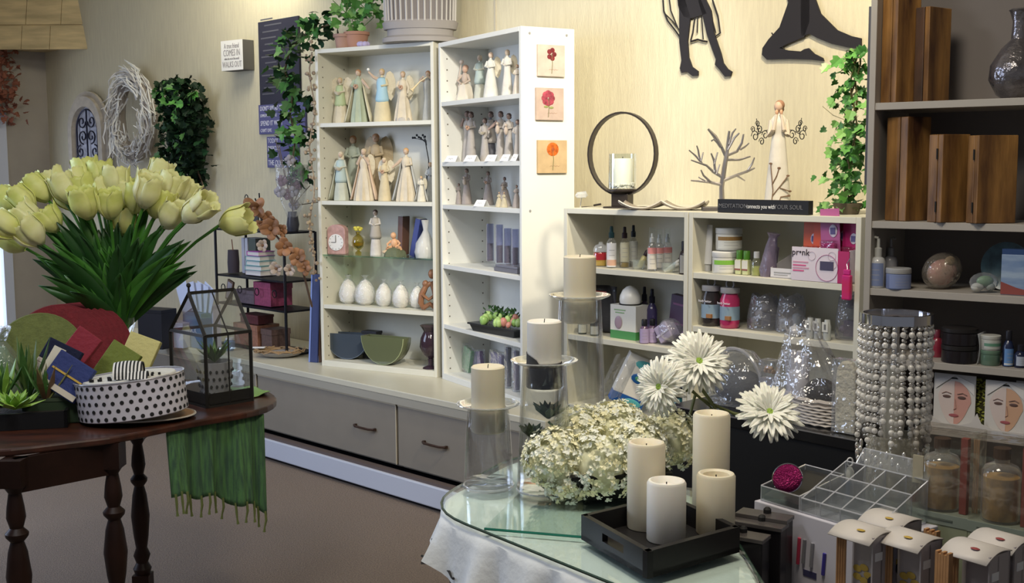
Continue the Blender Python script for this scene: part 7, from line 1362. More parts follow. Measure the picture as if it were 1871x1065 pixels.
for u_ in (0.02, 0.07, 0.14, 0.24, 0.33, 0.40, 0.50, 0.58, 0.67, 0.76, 0.85, 0.93, 0.98):
    p0 = Vector(fs(u_, 1)); MB().tube([p0+Z*0.01, p0+Vector((0.002, 0, -0.02)), p0+Vector((0.004*math.sin(u_*30), 0, -0.045)), p0+Vector((0.006*math.sin(u_*30), 0, -0.06))], [0.004, 0.0045, 0.003, 0.005], 5).build('tassel', mat((0.14, 0.17, 0.05), 0.8), t)
FT = [P(x, y, ZT1)-EO for x, y in ((384, 741), (494, 722), (365, 722), (462, 706))]
def ft(u_, v_): return FT[0].lerp(FT[1], u_).lerp(FT[2].lerp(FT[3], u_), v_)+Vector((0, 0, 0.004+0.010*max(0, math.sin(u_*8+v_*4))))
MB().sheet(ft, 24, 8).build('cloth_on_table', mat((0.30, 0.52, 0.18), 0.8, bump=0.6, bscale=90), t, smooth=True, solid=0.0015)
# ================================================================ GLASS-TOPPED TABLE with white cloth
ZG = 0.780
poly = [(-0.19, 2.47, 0.16), (0.30, 1.84, 0.10), (0.435, 1.90, 0.08), (0.435, 2.50, 0.08), (0.20, 2.93, 0.15), (0.02, 2.93, 0.15)]
ro = rounded(poly, n=7); cx0 = sum(x for x, y in ro)/len(ro); cy0 = sum(y for x, y in ro)/len(ro)
t = thing('side_table', 'small table hidden under the white cloth and glass top', 'table', (cx0, cy0, 0), 0)
MB().slab([((x-cx0)*0.87, (y-cy0)*0.85) for x, y in ro], 0.735, 0.762).build('tabletop', woodk, t)
for a, b_ in ((-0.13, 0.06), (0.08, -0.18), (0.09, 0.15), (-0.03, 0.19)): MB().tube([(a, b_, 0), (a*0.95, b_*0.95, 0.735)], [0.02, 0.025], 8).build('leg', woodk, t, smooth=True)
clo = mat((0.72, 0.75, 0.75), 0.8, bump=0.15, bscale=60)
t = thing('tablecloth', 'white cotton tablecloth with scalloped embroidered hem under the glass', 'tablecloth', (cx0, cy0, 0.7625), 0)
n = len(ro); Rr = 30
def resamp(pts, m):
    P_ = [Vector(p) for p in pts]+[Vector(pts[0])]; L = [0]
    for a, b_ in zip(P_, P_[1:]): L.append(L[-1]+(b_-a).length)
    out = []
    for k in range(m):
        d = L[-1]*k/m; i = max(j for j in range(len(L)) if L[j] <= d+1e-9); i = min(i, len(P_)-2); out.append(P_[i].lerp(P_[i+1], (d-L[i])/max(1e-9, L[i+1]-L[i])))
    return out
rs = resamp(ro, 160); cc = Vector((cx0, cy0))
def fcl(u_, v_):
    p_ = rs[int(round(u_*160)) % 160]; nx = rs[(int(round(u_*160))+1) % 160]-rs[int(round(u_*160))-1]; nn_ = Vector((nx.y, -nx.x)).normalized()
    if nn_.dot(p_-cc) < 0: nn_ = -nn_
    if v_ < 0.34: q_ = cc.lerp(p_, v_/0.34); return (q_.x-cx0, q_.y-cy0, 0)
    f = (v_-0.34)/0.66; sc_ = abs(math.sin(u_*PI*13)); hang = (0.085+0.045*sc_**0.6)*f; fold = (0.010+0.018*math.sin(u_*2*PI*17)+0.008*math.sin(u_*2*PI*31))*f
    q_ = p_+nn_*(0.008+fold+0.02*f); return (q_.x-cx0, q_.y-cy0, -hang)
MB().sheet(fcl, 160, 12).build('cloth', clo, t, smooth=True)
for u_ in [k/26.0+0.019 for k in range(26)]:
    a = Vector(fcl(u_, 0.90)); b_ = Vector(fcl(u_+0.012, 0.90)); nn_ = (Vector((a.x, a.y, 0))).normalized()*0.004
    MB().tube([a+nn_, a.lerp(b_, 0.35)+nn_+Vector((0, 0, 0.004)), a.lerp(b_, 0.7)+nn_-Vector((0, 0, 0.003)), b_+nn_], [0.001, 0.003, 0.002, 0.003], 5).build('embroidered_sprig', mat((0.03, 0.03, 0.03), 0.8), t)
t = thing('under_skirt', 'brown patterned under-cloth falling to the floor below the white one', 'cloth', (cx0, cy0, 0), 0)
def fus(u_, v_):
    p_ = rs[int(round(u_*160)) % 160]; q_ = cc+(p_-cc)*(0.97+0.03*v_); k_ = 1+0.012*math.sin(u_*2*PI*21)*v_; q_ = cc+(q_-cc)*k_; return (q_.x-cx0, q_.y-cy0, 0.725*(1-v_)+0.004)
MB().sheet(fus, 160, 3).build('skirt', mat((0.16, 0.12, 0.08), 0.9, noise=0.5, nscale=40), t, smooth=True)
grg = glassm((0.94, 0.98, 0.96), 0.45, mir=0.22)
t = thing('glass_cover', 'clear glass sheet with green edge covering the cloth, rounded corner', 'glass top', (cx0, cy0, 0.765), 0)
MB().slab([((x-cx0)*1.02, (y-cy0)*1.02) for x, y in ro][::-1] if False else [((x-cx0)*1.02, (y-cy0)*1.02) for x, y in ro], 0, 0.006).build('sheet', grg, t)
MB().tube([((x-cx0)*1.02, (y-cy0)*1.02, 0.003) for x, y in ro+[ro[0]]], 0.0030, 5).build('polished_edge', mat((0.03, 0.06, 0.045), 0.1), t)
g1 = P(885, 961, ZG); g2 = P(1063, 976, ZG); gd = (g2-g1); gd.z = 0; gd.normalize(); gn = Vector((-gd.y, gd.x, 0))
t = thing('glass_sheet', 'smaller rectangular glass sheet lying on the larger glass top', 'glass top', (g1.x, g1.y, 0.7715), math.atan2(gd.y, gd.x))
MB().slab(rounded([(0, 0, .01), (0.42, 0, .01), (0.42, 0.40, .03), (0.0, 0.40, 0.03)], n=4), 0, 0.006).build('sheet', grg, t); MB().tube([(0, 0, 0.003), (0.42, 0, 0.003)], 0.0028, 5).build('front_edge', mat((0.02, 0.16, 0.11), 0.1), t)
# ---- hurricane candle holders
def hurricane(base, h_, rb, rtop, rd_, label, cy_top, clabel, collar=False, wx=None, cr_=0.038):
    t = thing('glass_candle_holder', label, 'candle holder', base, 0, 'tall clear glass candle holders'); hg = glassm((0.985, 0.99, 0.99), 0.55, mir=0.6)
    MB().lathe([(0.001, 0), (rb, 0), (rb+0.001, 0.008), (rb, 0.016), (rb*0.6, 0.014), (0.001, 0.012)], 36).build('thick_base', hg, t, smooth=True)
    MB().lathe([(rb, 0.014), (rb*0.98, 0.05), (rtop+0.004, h_*0.8), (rtop, h_-0.004)], 36, cap=False).build('tapered_wall', hg, t, smooth=True)
    MB().lathe([(rb*0.94, 0.018), (rb*0.93, 0.05), (rtop, h_*0.8), (rtop-0.004, h_-0.004)], 36, cap=False).build('inner_wall', hg, t, smooth=True)
    MB().lathe([(cr_+0.003, h_-0.004), (rd_*0.8, h_), (rd_, h_+0.006), (rd_+0.001, h_+0.009), (rd_-0.002, h_+0.009), (rd_*0.8, h_+0.003), (cr_+0.003, h_)], 40, cap=False).build('flared_dish', glassm((0.93, 0.95, 0.94), 0.6, 0.03, 0, 30, 0.06, (0.8, 0.8, 0.8)), t, smooth=True)
    MB().lathe([(cr_+0.004, h_), (cr_+0.004, h_-0.048), (cr_-0.004, h_-0.058), (0.001, h_-0.060)], 32, cap=False).build('candle_cup', hg, t, smooth=True)
    MB().tube([((rd_)*math.cos(k*PI/24), rd_*math.sin(k*PI/24), h_+0.008) for k in range(49)], 0.0014, 5).build('rim', glassm((0.9, 0.92, 0.92), 0.7, 0.02, 0, 30, 0.25, (0.9, 0.9, 0.9)), t, smooth=True)
    MB().tube([(rb*math.cos(k*PI/24), rb*math.sin(k*PI/24), 0.006) for k in range(49)], 0.0028, 5).build('foot_ring_highlight', glassm((0.9, 0.93, 0.95), 0.8, 0.02, 0, 30, 0.2, (0.9, 0.95, 1)), t, smooth=True)  # pale haze colour paints a bright highlight round the glass foot
    zb_ = h_-0.056 if not collar else h_-0.004
    cz = base+Z*zb_; Hc = cy_top-zb_
    tc_ = thing('pillar_candle', clabel, 'candle', cz, 0, 'ivory pillar candles in glass holders')
    MB().lathe([(cr_-0.001, 0), (cr_, 0.002), (cr_, Hc-0.003), (cr_-0.003, Hc), (cr_*0.6, Hc-0.004), (0.001, Hc-0.005)], 36).build('wax', wx or wax, tc_, smooth=True); MB().tube([(0, 0, Hc-0.005), (0.001, 0, Hc+0.004)], 0.001, 5).build('wick', ink, tc_)
    if collar:
        def fc(u_, v_): a = 2*PI*u_; return ((cr_+0.0015)*math.cos(a), (cr_+0.0015)*math.sin(a), -0.052+0.05*v_+v_*(0.022*max(0, math.cos(a+PI/2+1.9))**0.5 if math.cos(a+PI/2+1.9) > 0 else 0)+v_*0.006)
        MB().sheet(fc, 40, 4).lathe([(0.001, -0.052), (cr_, -0.052)], 30, cap=False).build('black_lining', mat((0.03, 0.03, 0.03), 0.6), t, smooth=True).location.z = h_
HB = 0.7775
def hat(px, pyb, pyd, pyt, rb, rt, rdd, lab, cl, **k):
    b0 = P(px, pyb, HB); s = mpp(b0); hurricane(b0, (pyb-pyd)*s*1.03, rb, rt, rdd, lab, (pyb-pyt)*s*1.03, cl, **k)
hat(893, 890, 745, 672, 0.056, 0.046, 0.070, 'lowest clear glass candle holder at the left table edge', 'ivory pillar candle in the lowest glass holder')
hat(995, 897, 668, 592, 0.062, 0.048, 0.074, 'middle-height clear glass candle holder beside the hydrangeas', 'white pillar candle in black-lined glass holder', collar=True, wx=waxw)
hat(1059, 862, 552, 478, 0.066, 0.050, 0.071, 'tallest clear glass candle holder behind the hydrangeas', 'ivory pillar candle in the tallest glass holder')
# ---- black tray with four candles
zr_ = 0.828; Fc_ = P(1183, 1008, zr_); Lc = P(1062, 940, zr_); Rc = P(1352, 962, zr_)
d2 = Vector((Rc.x-Fc_.x, Rc.y-Fc_.y, 0)); d1_ = Vector((Lc.x-Fc_.x, Lc.y-Fc_.y, 0)); e2 = d2.normalized(); e1 = Vector((-e2.y, e2.x, 0)); W2 = d2.length; W1 = max(0.2, d1_.length)
t = thing('serving_tray', 'black wooden serving tray with cut-out handle under four pillar candles', 'tray', (Fc_.x, Fc_.y, 0.7785), math.atan2(e2.y, e2.x)); tr_ = mat((0.015, 0.014, 0.014), 0.4); ht = zr_-0.7785
D1 = min(W1, 0.24)
u1 = d1_.normalized(); lx1, ly1 = u1.dot(e2)*W1, u1.dot(e1)*W1
Lq = Vector((lx1, ly1, 0)); X2 = Vector((W2, 0, 0))
def wallq(a, b_, name, hole=False):
    a = Vector(a); b_ = Vector(b_); d = (b_-a).normalized(); n_ = Vector((-d.y, d.x, 0))*0.012; L_ = (b_-a).length
    segs = [(0, 1, 0, ht)] if not hole else [(0, .34, 0, ht), (.66, 1, 0, ht), (.34, .66, 0, ht*0.42), (.34, .66, ht*0.74, ht)]
    q = MB()
    for f0, f1, z0, z1 in segs:
        p0 = a+d*L_*f0; p1 = a+d*L_*f1; q.hull([p0+Z*z0, p1+Z*z0, p1+Z*z1, p0+Z*z1], [p0+n_+Z*z0, p1+n_+Z*z0, p1+n_+Z*z1, p0+n_+Z*z1])
    q.build(name, tr_, t)
wallq(Vector((0, 0, 0)), X2, 'side'); wallq(X2, X2+Lq, 'side'); wallq(X2+Lq, Lq, 'side'); wallq(Lq, Vector((0, 0, 0)), 'handle_side', True)
MB().hull([Vector((0, 0, 0)), X2, X2+Lq, Lq], [Vector((0, 0, 0.010)), X2+Z*0.010, X2+Lq+Z*0.010, Lq+Z*0.010]).build('tray_floor', tr_, t)
for px, pb, ptp, lab in ((1180, 962, 805, 'tall ivory pillar candle at the left of the black tray'), (1217, 985, 875, 'shortest whitish pillar candle in front of the left tall one'), (1298, 942, 752, 'tallest ivory pillar candle at the back of the black tray'), (1307, 972, 862, 'hollow-topped ivory pillar candle in front of the tallest one')):
    b0 = P(px, pb, 0.7895); s = mpp(b0); Hc = (pb-ptp)*s*1.01; r = 0.0375
    t = thing('pillar_candle', lab, 'candle', b0, 0, 'four pillar candles on the black tray'); wm = waxw if ptp == 875 else wax
    MB().lathe([(r-0.001, 0), (r, 0.002), (r, Hc-0.006), (r-0.003, Hc-0.001), (r-0.007, Hc), (r-0.012, Hc-0.004), (r*0.55, Hc-0.012 if ptp != 862 else Hc-0.03), (0.001, Hc-0.014 if ptp != 862 else Hc-0.032)], 40).build('wax', wm, t, smooth=True); MB().tube([(0, 0, Hc-0.013), (0, 0, Hc-0.004)], 0.0012, 5).build('wick', ink, t)
# ---- hydrangea arrangement
hb0 = P(1120, 900, 0.7795); hb0.z = 0.7785; s = mpp(hb0)
t = thing('black_planter', 'black flared square planter holding the hydrangeas and gerberas', 'planter', hb0, 0.15); pl_ = mat((0.012, 0.012, 0.012), 0.35)
MB().hull([(-0.07, -0.055, 0), (0.07, -0.055, 0), (0.07, 0.055, 0), (-0.07, 0.055, 0)], [(-0.11, -0.085, 0.06), (0.11, -0.085, 0.06), (0.11, 0.085, 0.06), (-0.11, 0.085, 0.06)]).build('planter_body', pl_, t, bev=0.004)
MB().box(-0.112, -0.087, 0.055, 0.112, 0.087, 0.064).build('rim', pl_, t, bev=0.002)
MB().ell((0, 0, 0.060), (0.10, 0.075, 0.02), 16, 6).build('moss', mat((0.03, 0.07, 0.02), 0.9), t)
hyd = [mat((0.86, 0.86, 0.68), 0.6), mat((0.90, 0.86, 0.56), 0.6), mat((0.88, 0.90, 0.80), 0.6)]
HY = [(1012, 838, 48, 'hydrangea head at far left touching the glass holder'), (1066, 800, 52, 'pale hydrangea head, upper left of the planter'), (1125, 795, 55, 'yellowish hydrangea head, top centre of the planter'), (1095, 850, 58, 'largest pale hydrangea head, front centre'), (1040, 870, 45, 'whitish hydrangea head hanging low at the front left'), (1225, 805, 50, 'hydrangea head behind the candles on the right'), (1170, 820, 45, 'hydrangea head just left of the tall candles')]
for i, (px, py, r_, lab) in enumerate(HY):
    ctr = PY(px, py, hb0.y+(0.06 if i in (1, 2, 5) else -0.03)); r = r_*s*1.12
    t = thing('hydrangea', lab, 'flower', ctr, 0, 'cream hydrangea heads in the black planter'); rd = random.Random(100+i)
    for mi in range(3):
        q = MB()
        for k in range(120):
            z = rd.uniform(-0.75, 1); a = rd.random()*2*PI; nn_ = Vector((math.sqrt(1-z*z)*math.cos(a), math.sqrt(1-z*z)*math.sin(a), z)); c1_ = nn_*r*rd.uniform(0.88, 1.08); x_ = nn_.orthogonal().normalized(); y_ = nn_.cross(x_); ps = 0.0085*rd.uniform(0.8, 1.2)
            for j in range(4):
                aa = j*PI/2+k; d = x_*math.cos(aa)+y_*math.sin(aa); e_ = nn_.cross(d)
                q.add([c1_, c1_+d*ps*0.6+e_*ps*0.5+nn_*0.004, c1_+d*ps*1.1+nn_*(0.006*rd.random()-0.001), c1_+d*ps*0.6-e_*ps*0.5+nn_*0.001], [(0, 1, 2, 3)])
        q.build('florets', hyd[mi], t)['kind'] = 'stuff'
    MB().ell((0, 0, 0), (r*0.86, r*0.86, r*0.82), 14, 10).build('flower_core', mat((0.80, 0.80, 0.55), 0.8, noise=0.25, nscale=60), t, smooth=True)
    MB().tube([(0, 0, -r*0.5), Vector((hb0.x, hb0.y, hb0.z+0.07))-ctr], 0.004, 6).build('stem', stemg, t)
for k, (px, py, r_, m, lab) in enumerate(((1002, 770, 40, mat((0.055, 0.10, 0.06), 0.6), 'dark green pointed succulent above the left hydrangea'), (972, 805, 34, mat((0.05, 0.09, 0.035), 0.6), 'dark succulent seen through the middle glass holder'), (968, 850, 26, mat((0.035, 0.03, 0.04), 0.6), 'small blackish succulent at the left of the hydrangeas'), (985, 880, 28, mat((0.30, 0.34, 0.36), 0.6), 'pale grey-blue succulent low behind the glass holder'))):
    ctr = PY(px, py, hb0.y+0.02); tt_ = rosette(ctr, r_*s*1.15, 20, [m], lab, 'artificial_succulent', 0.5, 'succulents beside the hydrangeas', 0.4)
    MB().tube([(0, 0, 0), Vector((hb0.x-0.05, hb0.y, hb0.z+0.07))-ctr], 0.003, 5).build('stem', stemg, tt_)
# gerberas
ger = mat((0.92, 0.92, 0.82), 0.5, sss=0.1, noise=0.06, nscale=20); gr_ = mat((0.36, 0.56, 0.08), 0.7, bump=1, bscale=200); gpro = []
def gpetal():
    def f(u_, v_): w_ = 0.0062*math.sin(PI*min(1, 0.15+v_*0.80))**0.7; return ((u_-0.5)*2*w_, -0.0, v_*0.058) if False else (v_*0.062, (u_-0.5)*2*w_, 0.003*abs(u_-0.5)*2+0.010*v_*(1-v_)*1.5)
    return MB().sheet(f, 2, 6).build('petal', ger, None, smooth=True, solid=0.0008)
def gerbera(px, py, rpx, face, dpt, lab, stem):
    ctr = PY(px, py, dpt); s = mpp(ctr); R = rpx*s; t = thing('gerbera', lab, 'flower', ctr, 0, 'white gerbera daisies'); Q = Vector(face).normalized().to_track_quat('Z', 'Y').to_matrix().to_4x4(); rd = random.Random(px)
    for lay, (n_, el, sc_) in enumerate(((26, -0.05, 1.0), (24, 0.22, 0.92), (18, 0.55, 0.66))):
        for k in range(n_):
            if not gpro: o = gpetal(); gpro.append(o); o.parent = t
            else: o = cp(gpro[0], t)
            a = 2*PI*(k+0.5*(lay % 2)+rd.uniform(-.25, .25))/n_; f = R/0.066*sc_*rd.uniform(0.9, 1.06)
            o.matrix_local = Q @ Matrix.Rotation(a, 4, 'Z') @ Matrix.Rotation(-el-rd.uniform(-.1, .1), 4, 'Y') @ Matrix.Translation((0.004, 0, 0.001*lay)) @ Matrix.Diagonal((f, f*1.15, f, 1))
    q = MB().ell((0, 0, 0.004), (R*0.20, R*0.20, 0.008), 14, 8).xf(Q); q.build('green_eye', gr_, t, smooth=True)
    q = MB()
    for k in range(26): q.tube([(R*0.2*math.cos(k*0.7), R*0.2*math.sin(k*0.7), 0.006), (R*0.30*math.cos(k*0.7), R*0.3*math.sin(k*0.7), 0.014)], 0.0012, 4)
    q.xf(Q).build('inner_fringe', mat((0.62, 0.72, 0.36), 0.6), t)['kind'] = 'stuff'
    pts = [Q @ Vector((0, 0, -0.004))]+[PY(x, y, dd)-ctr for x, y, dd in stem]; MB().tube(pts, 0.0042, 6).build('stem', mat((0.16, 0.18, 0.06), 0.5), t, smooth=True)
gd_ = hb0.y+0.03
gerbera(1276, 662, 64, (0.12, -1, 0.62), gd_, 'largest white gerbera with green eye, highest of three', [(1278, 705, gd_+0.03), (1300, 735, gd_+0.04), (1315, 760, gd_+0.05), (1270, 820, gd_+0.03), (1180, 860, gd_)])
gerbera(1208, 707, 56, (-0.75, -0.8, 0.25), gd_-0.07, 'white gerbera turned to the left in front of the printed carton', [(1240, 715, gd_+0.02), (1262, 712, gd_+0.03), (1300, 745, gd_+0.05), (1240, 830, gd_+0.02), (1170, 865, gd_)])
gerbera(1405, 755, 64, (0.05, -1, 0.95), gd_-0.02, 'white gerbera reaching out to the right over the black stand', [(1385, 765, gd_+0.04), (1340, 755, gd_+0.05), (1300, 738, gd_+0.05), (1270, 722, gd_+0.04), (1250, 800, gd_+0.02), (1180, 862, gd_)])
# ================================================================ BLACK STAND WITH GIFT BASKETS
ZK = 0.82; kr = P(1566, 803, ZK); kd = UB.d; kl = kr-kd*0.60
t = thing('black_stand', 'glossy black display stand behind the candles carrying gift baskets', 'stand', (kl.x, kl.y, 0), UB.rz); bkg = mat((0.010, 0.010, 0.011), 0.15)
MB().box(0, 0, 0, 0.60, 0.34, ZK-0.03).build('stand_body', mat((0.008, 0.008, 0.008), 0.5), t); MB().box(-0.004, -0.006, ZK-0.03, 0.604, 0.344, ZK).build('top_panel', bkg, t, bev=0.002)
MB().box(-0.004, -0.007, ZK-0.003, 0.604, -0.005, ZK).build('steel_edge', mat((0.4, 0.38, 0.38), 0.3, 0.8), t)
def KP(px, off): 
    q = PV(px, 790, kl+UB.n*off, UB.n); q.z = ZK+0.0008; return q
b0 = KP(1512, 0.11); t = thing('wicker_basket', 'low whitewashed wicker basket holding wrapped gifts on black stand', 'basket', b0, UB.rz); wk = mat((0.62, 0.55, 0.47), 0.8)
for k in range(7): MB().tube([((0.085+0.003*k)*math.cos(j*PI/18), (0.060+0.002*k)*math.sin(j*PI/18), 0.005+k*0.0085+0.002*math.sin(j*3+k*PI)) for j in range(37)], 0.0045, 5).build('wicker_strand', wk, t, smooth=True)
MB().lathe([(0.001, 0), (0.083, 0.0), (0.095, 0.055)], 30, sy=0.7).build('liner', mat((0.25, 0.2, 0.16), 0.9), t, smooth=True)
MB().tube([(0.108*math.cos(j*PI/18), 0.074*math.sin(j*PI/18), 0.068+0.002*math.sin(j*2.5)) for j in range(37)], 0.006, 6).build('braided_rim', wk, t, smooth=True)
s = mpp(b0)
def gift(loc, label, name, parts, wrap=None):
    t = thing(name, label, 'gift', loc, UB.rz, 'gifts in the wicker basket')
    for (nm, c, r, col) in parts: MB().ell(c, r, 14, 10).build(nm, mat(col, 0.5, bump=0.4, bscale=40), t, smooth=True)
    if wrap: MB().lathe(wrap, 22, fn=lambda a, z: 1+0.09*math.sin(6*a+z*40), cap=False).build('clear_cellophane', CELLO, t, smooth=True)
gift(b0+Vector((-0.02, 0, 0.085)), 'shiny black round sponge in the wicker basket under cellophane', 'bath_sponge', [('sponge_body', (0, 0, 0), (0.045, 0.04, 0.035), (0.02, 0.018, 0.018))])
gift(b0+Vector((0.05, 0.01, 0.10)), 'pink bath puff at the right of the basket', 'bath_puff', [('puff_body', (0, 0, 0), (0.026, 0.025, 0.042), (0.55, 0.25, 0.28)), ('puff_fold', (0.0, -0.01, -0.03), (0.02, 0.02, 0.02), (0.4, 0.08, 0.16))])
b1 = KP(1455, 0.12); t = thing('white_gloves', 'pale grey fluffy glove bundle bursting from the cellophane, basket left', 'gloves', b1+Vector((0, 0, 0.06)), UB.rz)
MB().ell((0, 0, 0.03), (0.035, 0.025, 0.05), 12, 8).build('palm', mat((0.52, 0.52, 0.56), 0.7), t, smooth=True)
for k in range(4): MB().tube([(-0.022+0.015*k, 0, 0.05), (-0.028+0.019*k, -0.006, 0.10), (-0.030+0.021*k, -0.01, 0.125-0.006*abs(k-1.5))], [0.011, 0.011, 0.008], 8).build('finger', mat((0.55, 0.55, 0.6), 0.7), t, smooth=True)
MB().lathe([(0.03, -0.058), (0.045, -0.03), (0.04, 0.01)], 14).build('cuff', mat((0.45, 0.45, 0.5), 0.7), t, smooth=True)
t = thing('cellophane_wrap', 'tall crinkled cellophane gathered above the wicker basket', 'cellophane', b0+Vector((-0.035, 0, 0.07)), UB.rz)
def fcw(u_, v_):
    a = 2*PI*u_; r = (0.105*(1-v_)**0.8+0.018+0.02*max(0, v_-0.8)*5)*(1+0.10*math.sin(8*a+5*v_)); return (r*math.cos(a)-0.05*v_, r*0.7*math.sin(a), 0.20*v_+0.012*math.sin(6*a)*v_)
MB().sheet(fcw, 40, 12).build('film', glassm((0.96, 0.96, 0.97), 0.5, 0.07, 1.0, 26, 0.05, (0.8, 0.8, 0.85)), t, smooth=True)
b2 = KP(1404, 0.10); t = thing('clear_gift_box', 'narrow clear box with gold shells at the top, left of the cellophane', 'box', b2, UB.rz)
MB().box(-0.022, -0.02, 0, 0.022, 0.02, 0.15).build('clear_box', CELLO, t); MB().box(-0.018, -0.016, 0.0, 0.018, 0.016, 0.10).build('grey_sleeve', mat((0.32, 0.30, 0.32), 0.5), t)
for k in range(5): MB().ell((-0.012+0.006*k, -0.004*(k % 2), 0.118+0.008*(k % 2)), 0.007, 8, 6).build('gold_shell', mat((0.45, 0.28, 0.14), 0.3), t, smooth=True)
b3 = KP(1348, 0.16); t = thing('domed_gift', 'dark grey dome-wrapped gift with pale cellophane rim behind the gerberas', 'gift', b3, UB.rz)
MB().ell((0, 0, 0.05), (0.085, 0.06, 0.05), 18, 10).build('dark_towel', mat((0.06, 0.06, 0.065), 0.9), t, smooth=True); MB().lathe([(0.10, 0), (0.105, 0.05), (0.09, 0.11), (0.05, 0.15), (0.001, 0.16)], 28, sy=0.7).build('clear_dome', CELLO, t, smooth=True)
MB().tube([(0.095*math.cos(PI*k/20), -0.02, 0.05+0.11*math.sin(PI*k/20)) for k in range(21)], 0.005, 6).build('dome_edge', glassm((0.9, 0.9, 0.92), 0.6, 0.1, 0, 30, 0.5, (0.5, 0.5, 0.52)), t, smooth=True)
b4 = KP(1553, 0.05); t = thing('loofah_back_pad', 'tall cream loofah pad in clear film standing at stand corner', 'loofah', b4+Vector((-0.01, -0.0, 0.0)), UB.rz)
MB().prism([(-0.028, 0), (0.028, 0), (0.030, 0.10), (0.026, 0.165), (0.012, 0.185), (-0.012, 0.185), (-0.027, 0.165), (-0.030, 0.10)], -0.01, 0.012).build('pad', mat((0.62, 0.56, 0.42), 0.9, bump=0.8, bscale=90), t, bev=0.005); MB().box(-0.034, -0.016, 0.002, 0.034, 0.016, 0.19).build('clear_film', CELLO, t)
# ================================================================ RIGHT DISPLAY TABLE
ZR = 0.62
t = thing('display_table', 'low dark display table at the right foreground below the boxes', 'table', (0.47, 1.55, 0), 0)
MB().box(0, 0, ZR-0.03, 0.95, 1.05, ZR).build('tabletop', mat((0.10, 0.085, 0.07), 0.4), t, bev=0.003)
for x in (0.03, 0.90):
    for y in (0.03, 1.0): MB().box(x-0.02, y-0.02, 0, x+0.02, y+0.02, ZR-0.03).build('leg', mat((0.05, 0.04, 0.035), 0.5), t)
# pens carton
zw = 0.80; w0 = P(1378, 914, zw); w1 = P(1625, 988, zw); wd_ = w1-w0; wd_.z = 0; WL = wd_.length; wr = math.atan2(wd_.y, wd_.x)
lav = mat((0.56, 0.55, 0.62), 0.5)
t = thing('pens_carton', 'wide white carton printed with make-up pens under the acrylic organiser', 'box', (w0.x, w0.y, ZR+0.001), wr); hw = zw-ZR-0.001
MB().box(0, 0, 0, WL, 0.17, hw).build('carton_body', lav, t, bev=0.002)
for k, (xf_, c, h_, z_) in enumerate(((0.36, (0.5, 0.03, 0.08), 0.055, 0.075), (0.40, (0.2, 0.2, 0.22), 0.05, 0.08), (0.46, (0.25, 0.25, 0.28), 0.05, 0.078), (0.55, (0.05, 0.04, 0.28), 0.045, 0.07))):
    MB().tube([(WL*xf_, -0.001, z_), (WL*xf_+0.003, -0.001, z_+h_)], 0.004, 6).build('printed_pen', mat(c, 0.5), t)
MB().box(WL*0.40, -0.001, 0.055, WL*0.5, 0, 0.068).build('printed_base', mat((0.05, 0.05, 0.12), 0.5), t); MB().box(WL*0.04, -0.001, hw*0.80, WL*0.2, 0, hw*0.82).box(WL*0.04, -0.001, hw*0.74, WL*0.16, 0, hw*0.755).build('text_lines', mat((0.35, 0.34, 0.42), 0.6), t)['kind'] = 'stuff'
# acrylic organiser
o0_ = Vector((w0.x, w0.y, zw+0.0005)); t = thing('acrylic_organizer', 'clear acrylic make-up organiser with stepped compartments on the white carton', 'organizer', o0_, wr)
AW = WL*0.93; edge = glassm((0.97, 0.97, 1.0), 0.7, 0.05, 0, 30, 0.45, (0.75, 0.76, 0.8))  # milky edge colour stands in for light caught along the acrylic edges
def panel(nm, pts):
    q = MB(); n_ = len(pts); q.add(pts, [tuple(range(n_))]).build(nm, ACRYL, t, solid=0.003)
    MB().tube(pts+[pts[0]], 0.0016, 4).build('polished_edge', edge, t)
x1_ = AW*0.36; D_ = 0.15
panel('base_panel', [(0.01, 0.01, 0.002), (AW, 0.01, 0.002), (AW, D_, 0.002), (0.01, D_, 0.002)])
panel('front_panel', [(0.01, 0.01, 0.002), (x1_, 0.01, 0.002), (x1_, 0.01, 0.032), (0.01, 0.01, 0.032)])
panel('back_panel', [(0.01, D_, 0.002), (x1_, D_, 0.002), (x1_, D_, 0.055), (0.01, D_, 0.055)])
for x in (0.01, x1_): panel('side_panel', [(x, 0.01, 0.002), (x, D_, 0.002), (x, D_, 0.055), (x, 0.01, 0.032)])
MB().hull([(0.014, 0.014, 0.004), (x1_-0.004, 0.014, 0.004), (x1_-0.004, D_-0.004, 0.004), (0.014, D_-0.004, 0.004)], [(0.014, 0.014, 0.012), (x1_-0.004, 0.014, 0.012), (x1_-0.004, D_-0.004, 0.046), (0.014, D_-0.004, 0.046)]).build('black_insert', black, t)
for k, (y, h_) in enumerate(((0.01, 0.030), (0.055, 0.045), (0.10, 0.065), (D_, 0.085))): panel('step_panel', [(x1_+0.004, y, 0.002), (AW, y, 0.002), (AW, y, h_), (x1_+0.004, y, h_)])
for k in range(5):
    x = x1_+0.004+(AW-x1_-0.004)*k/4; panel('divider', [(x, 0.01, 0.002), (x, D_, 0.002), (x, D_, 0.085), (x, 0.10, 0.065), (x, 0.01, 0.028)])
panel('raised_back', [(x1_+0.03, D_, 0.085), (AW, D_, 0.085), (AW+0.004, D_+0.02, 0.115), (x1_+0.034, D_+0.02, 0.115)])
t = thing('pink_compact', 'glittering magenta round compact in the organiser left compartment', 'compact', o0_+Matrix.Rotation(wr, 3, 'Z') @ Vector((x1_*0.52, 0.035, 0.024)), 0.0)
MB().ell((0, 0, 0.030), (0.030, 0.012, 0.030), 24, 14).build('shell', mat((0.48, 0.02, 0.18), 0.2, 0.6, bump=1.0, bscale=300), t, smooth=True); MB().tube([(0.031*math.cos(k*PI/14), 0, 0.030+0.031*math.sin(k*PI/14)) for k in range(29)], 0.0016, 5).build('silver_ring', chrome, t, smooth=True)
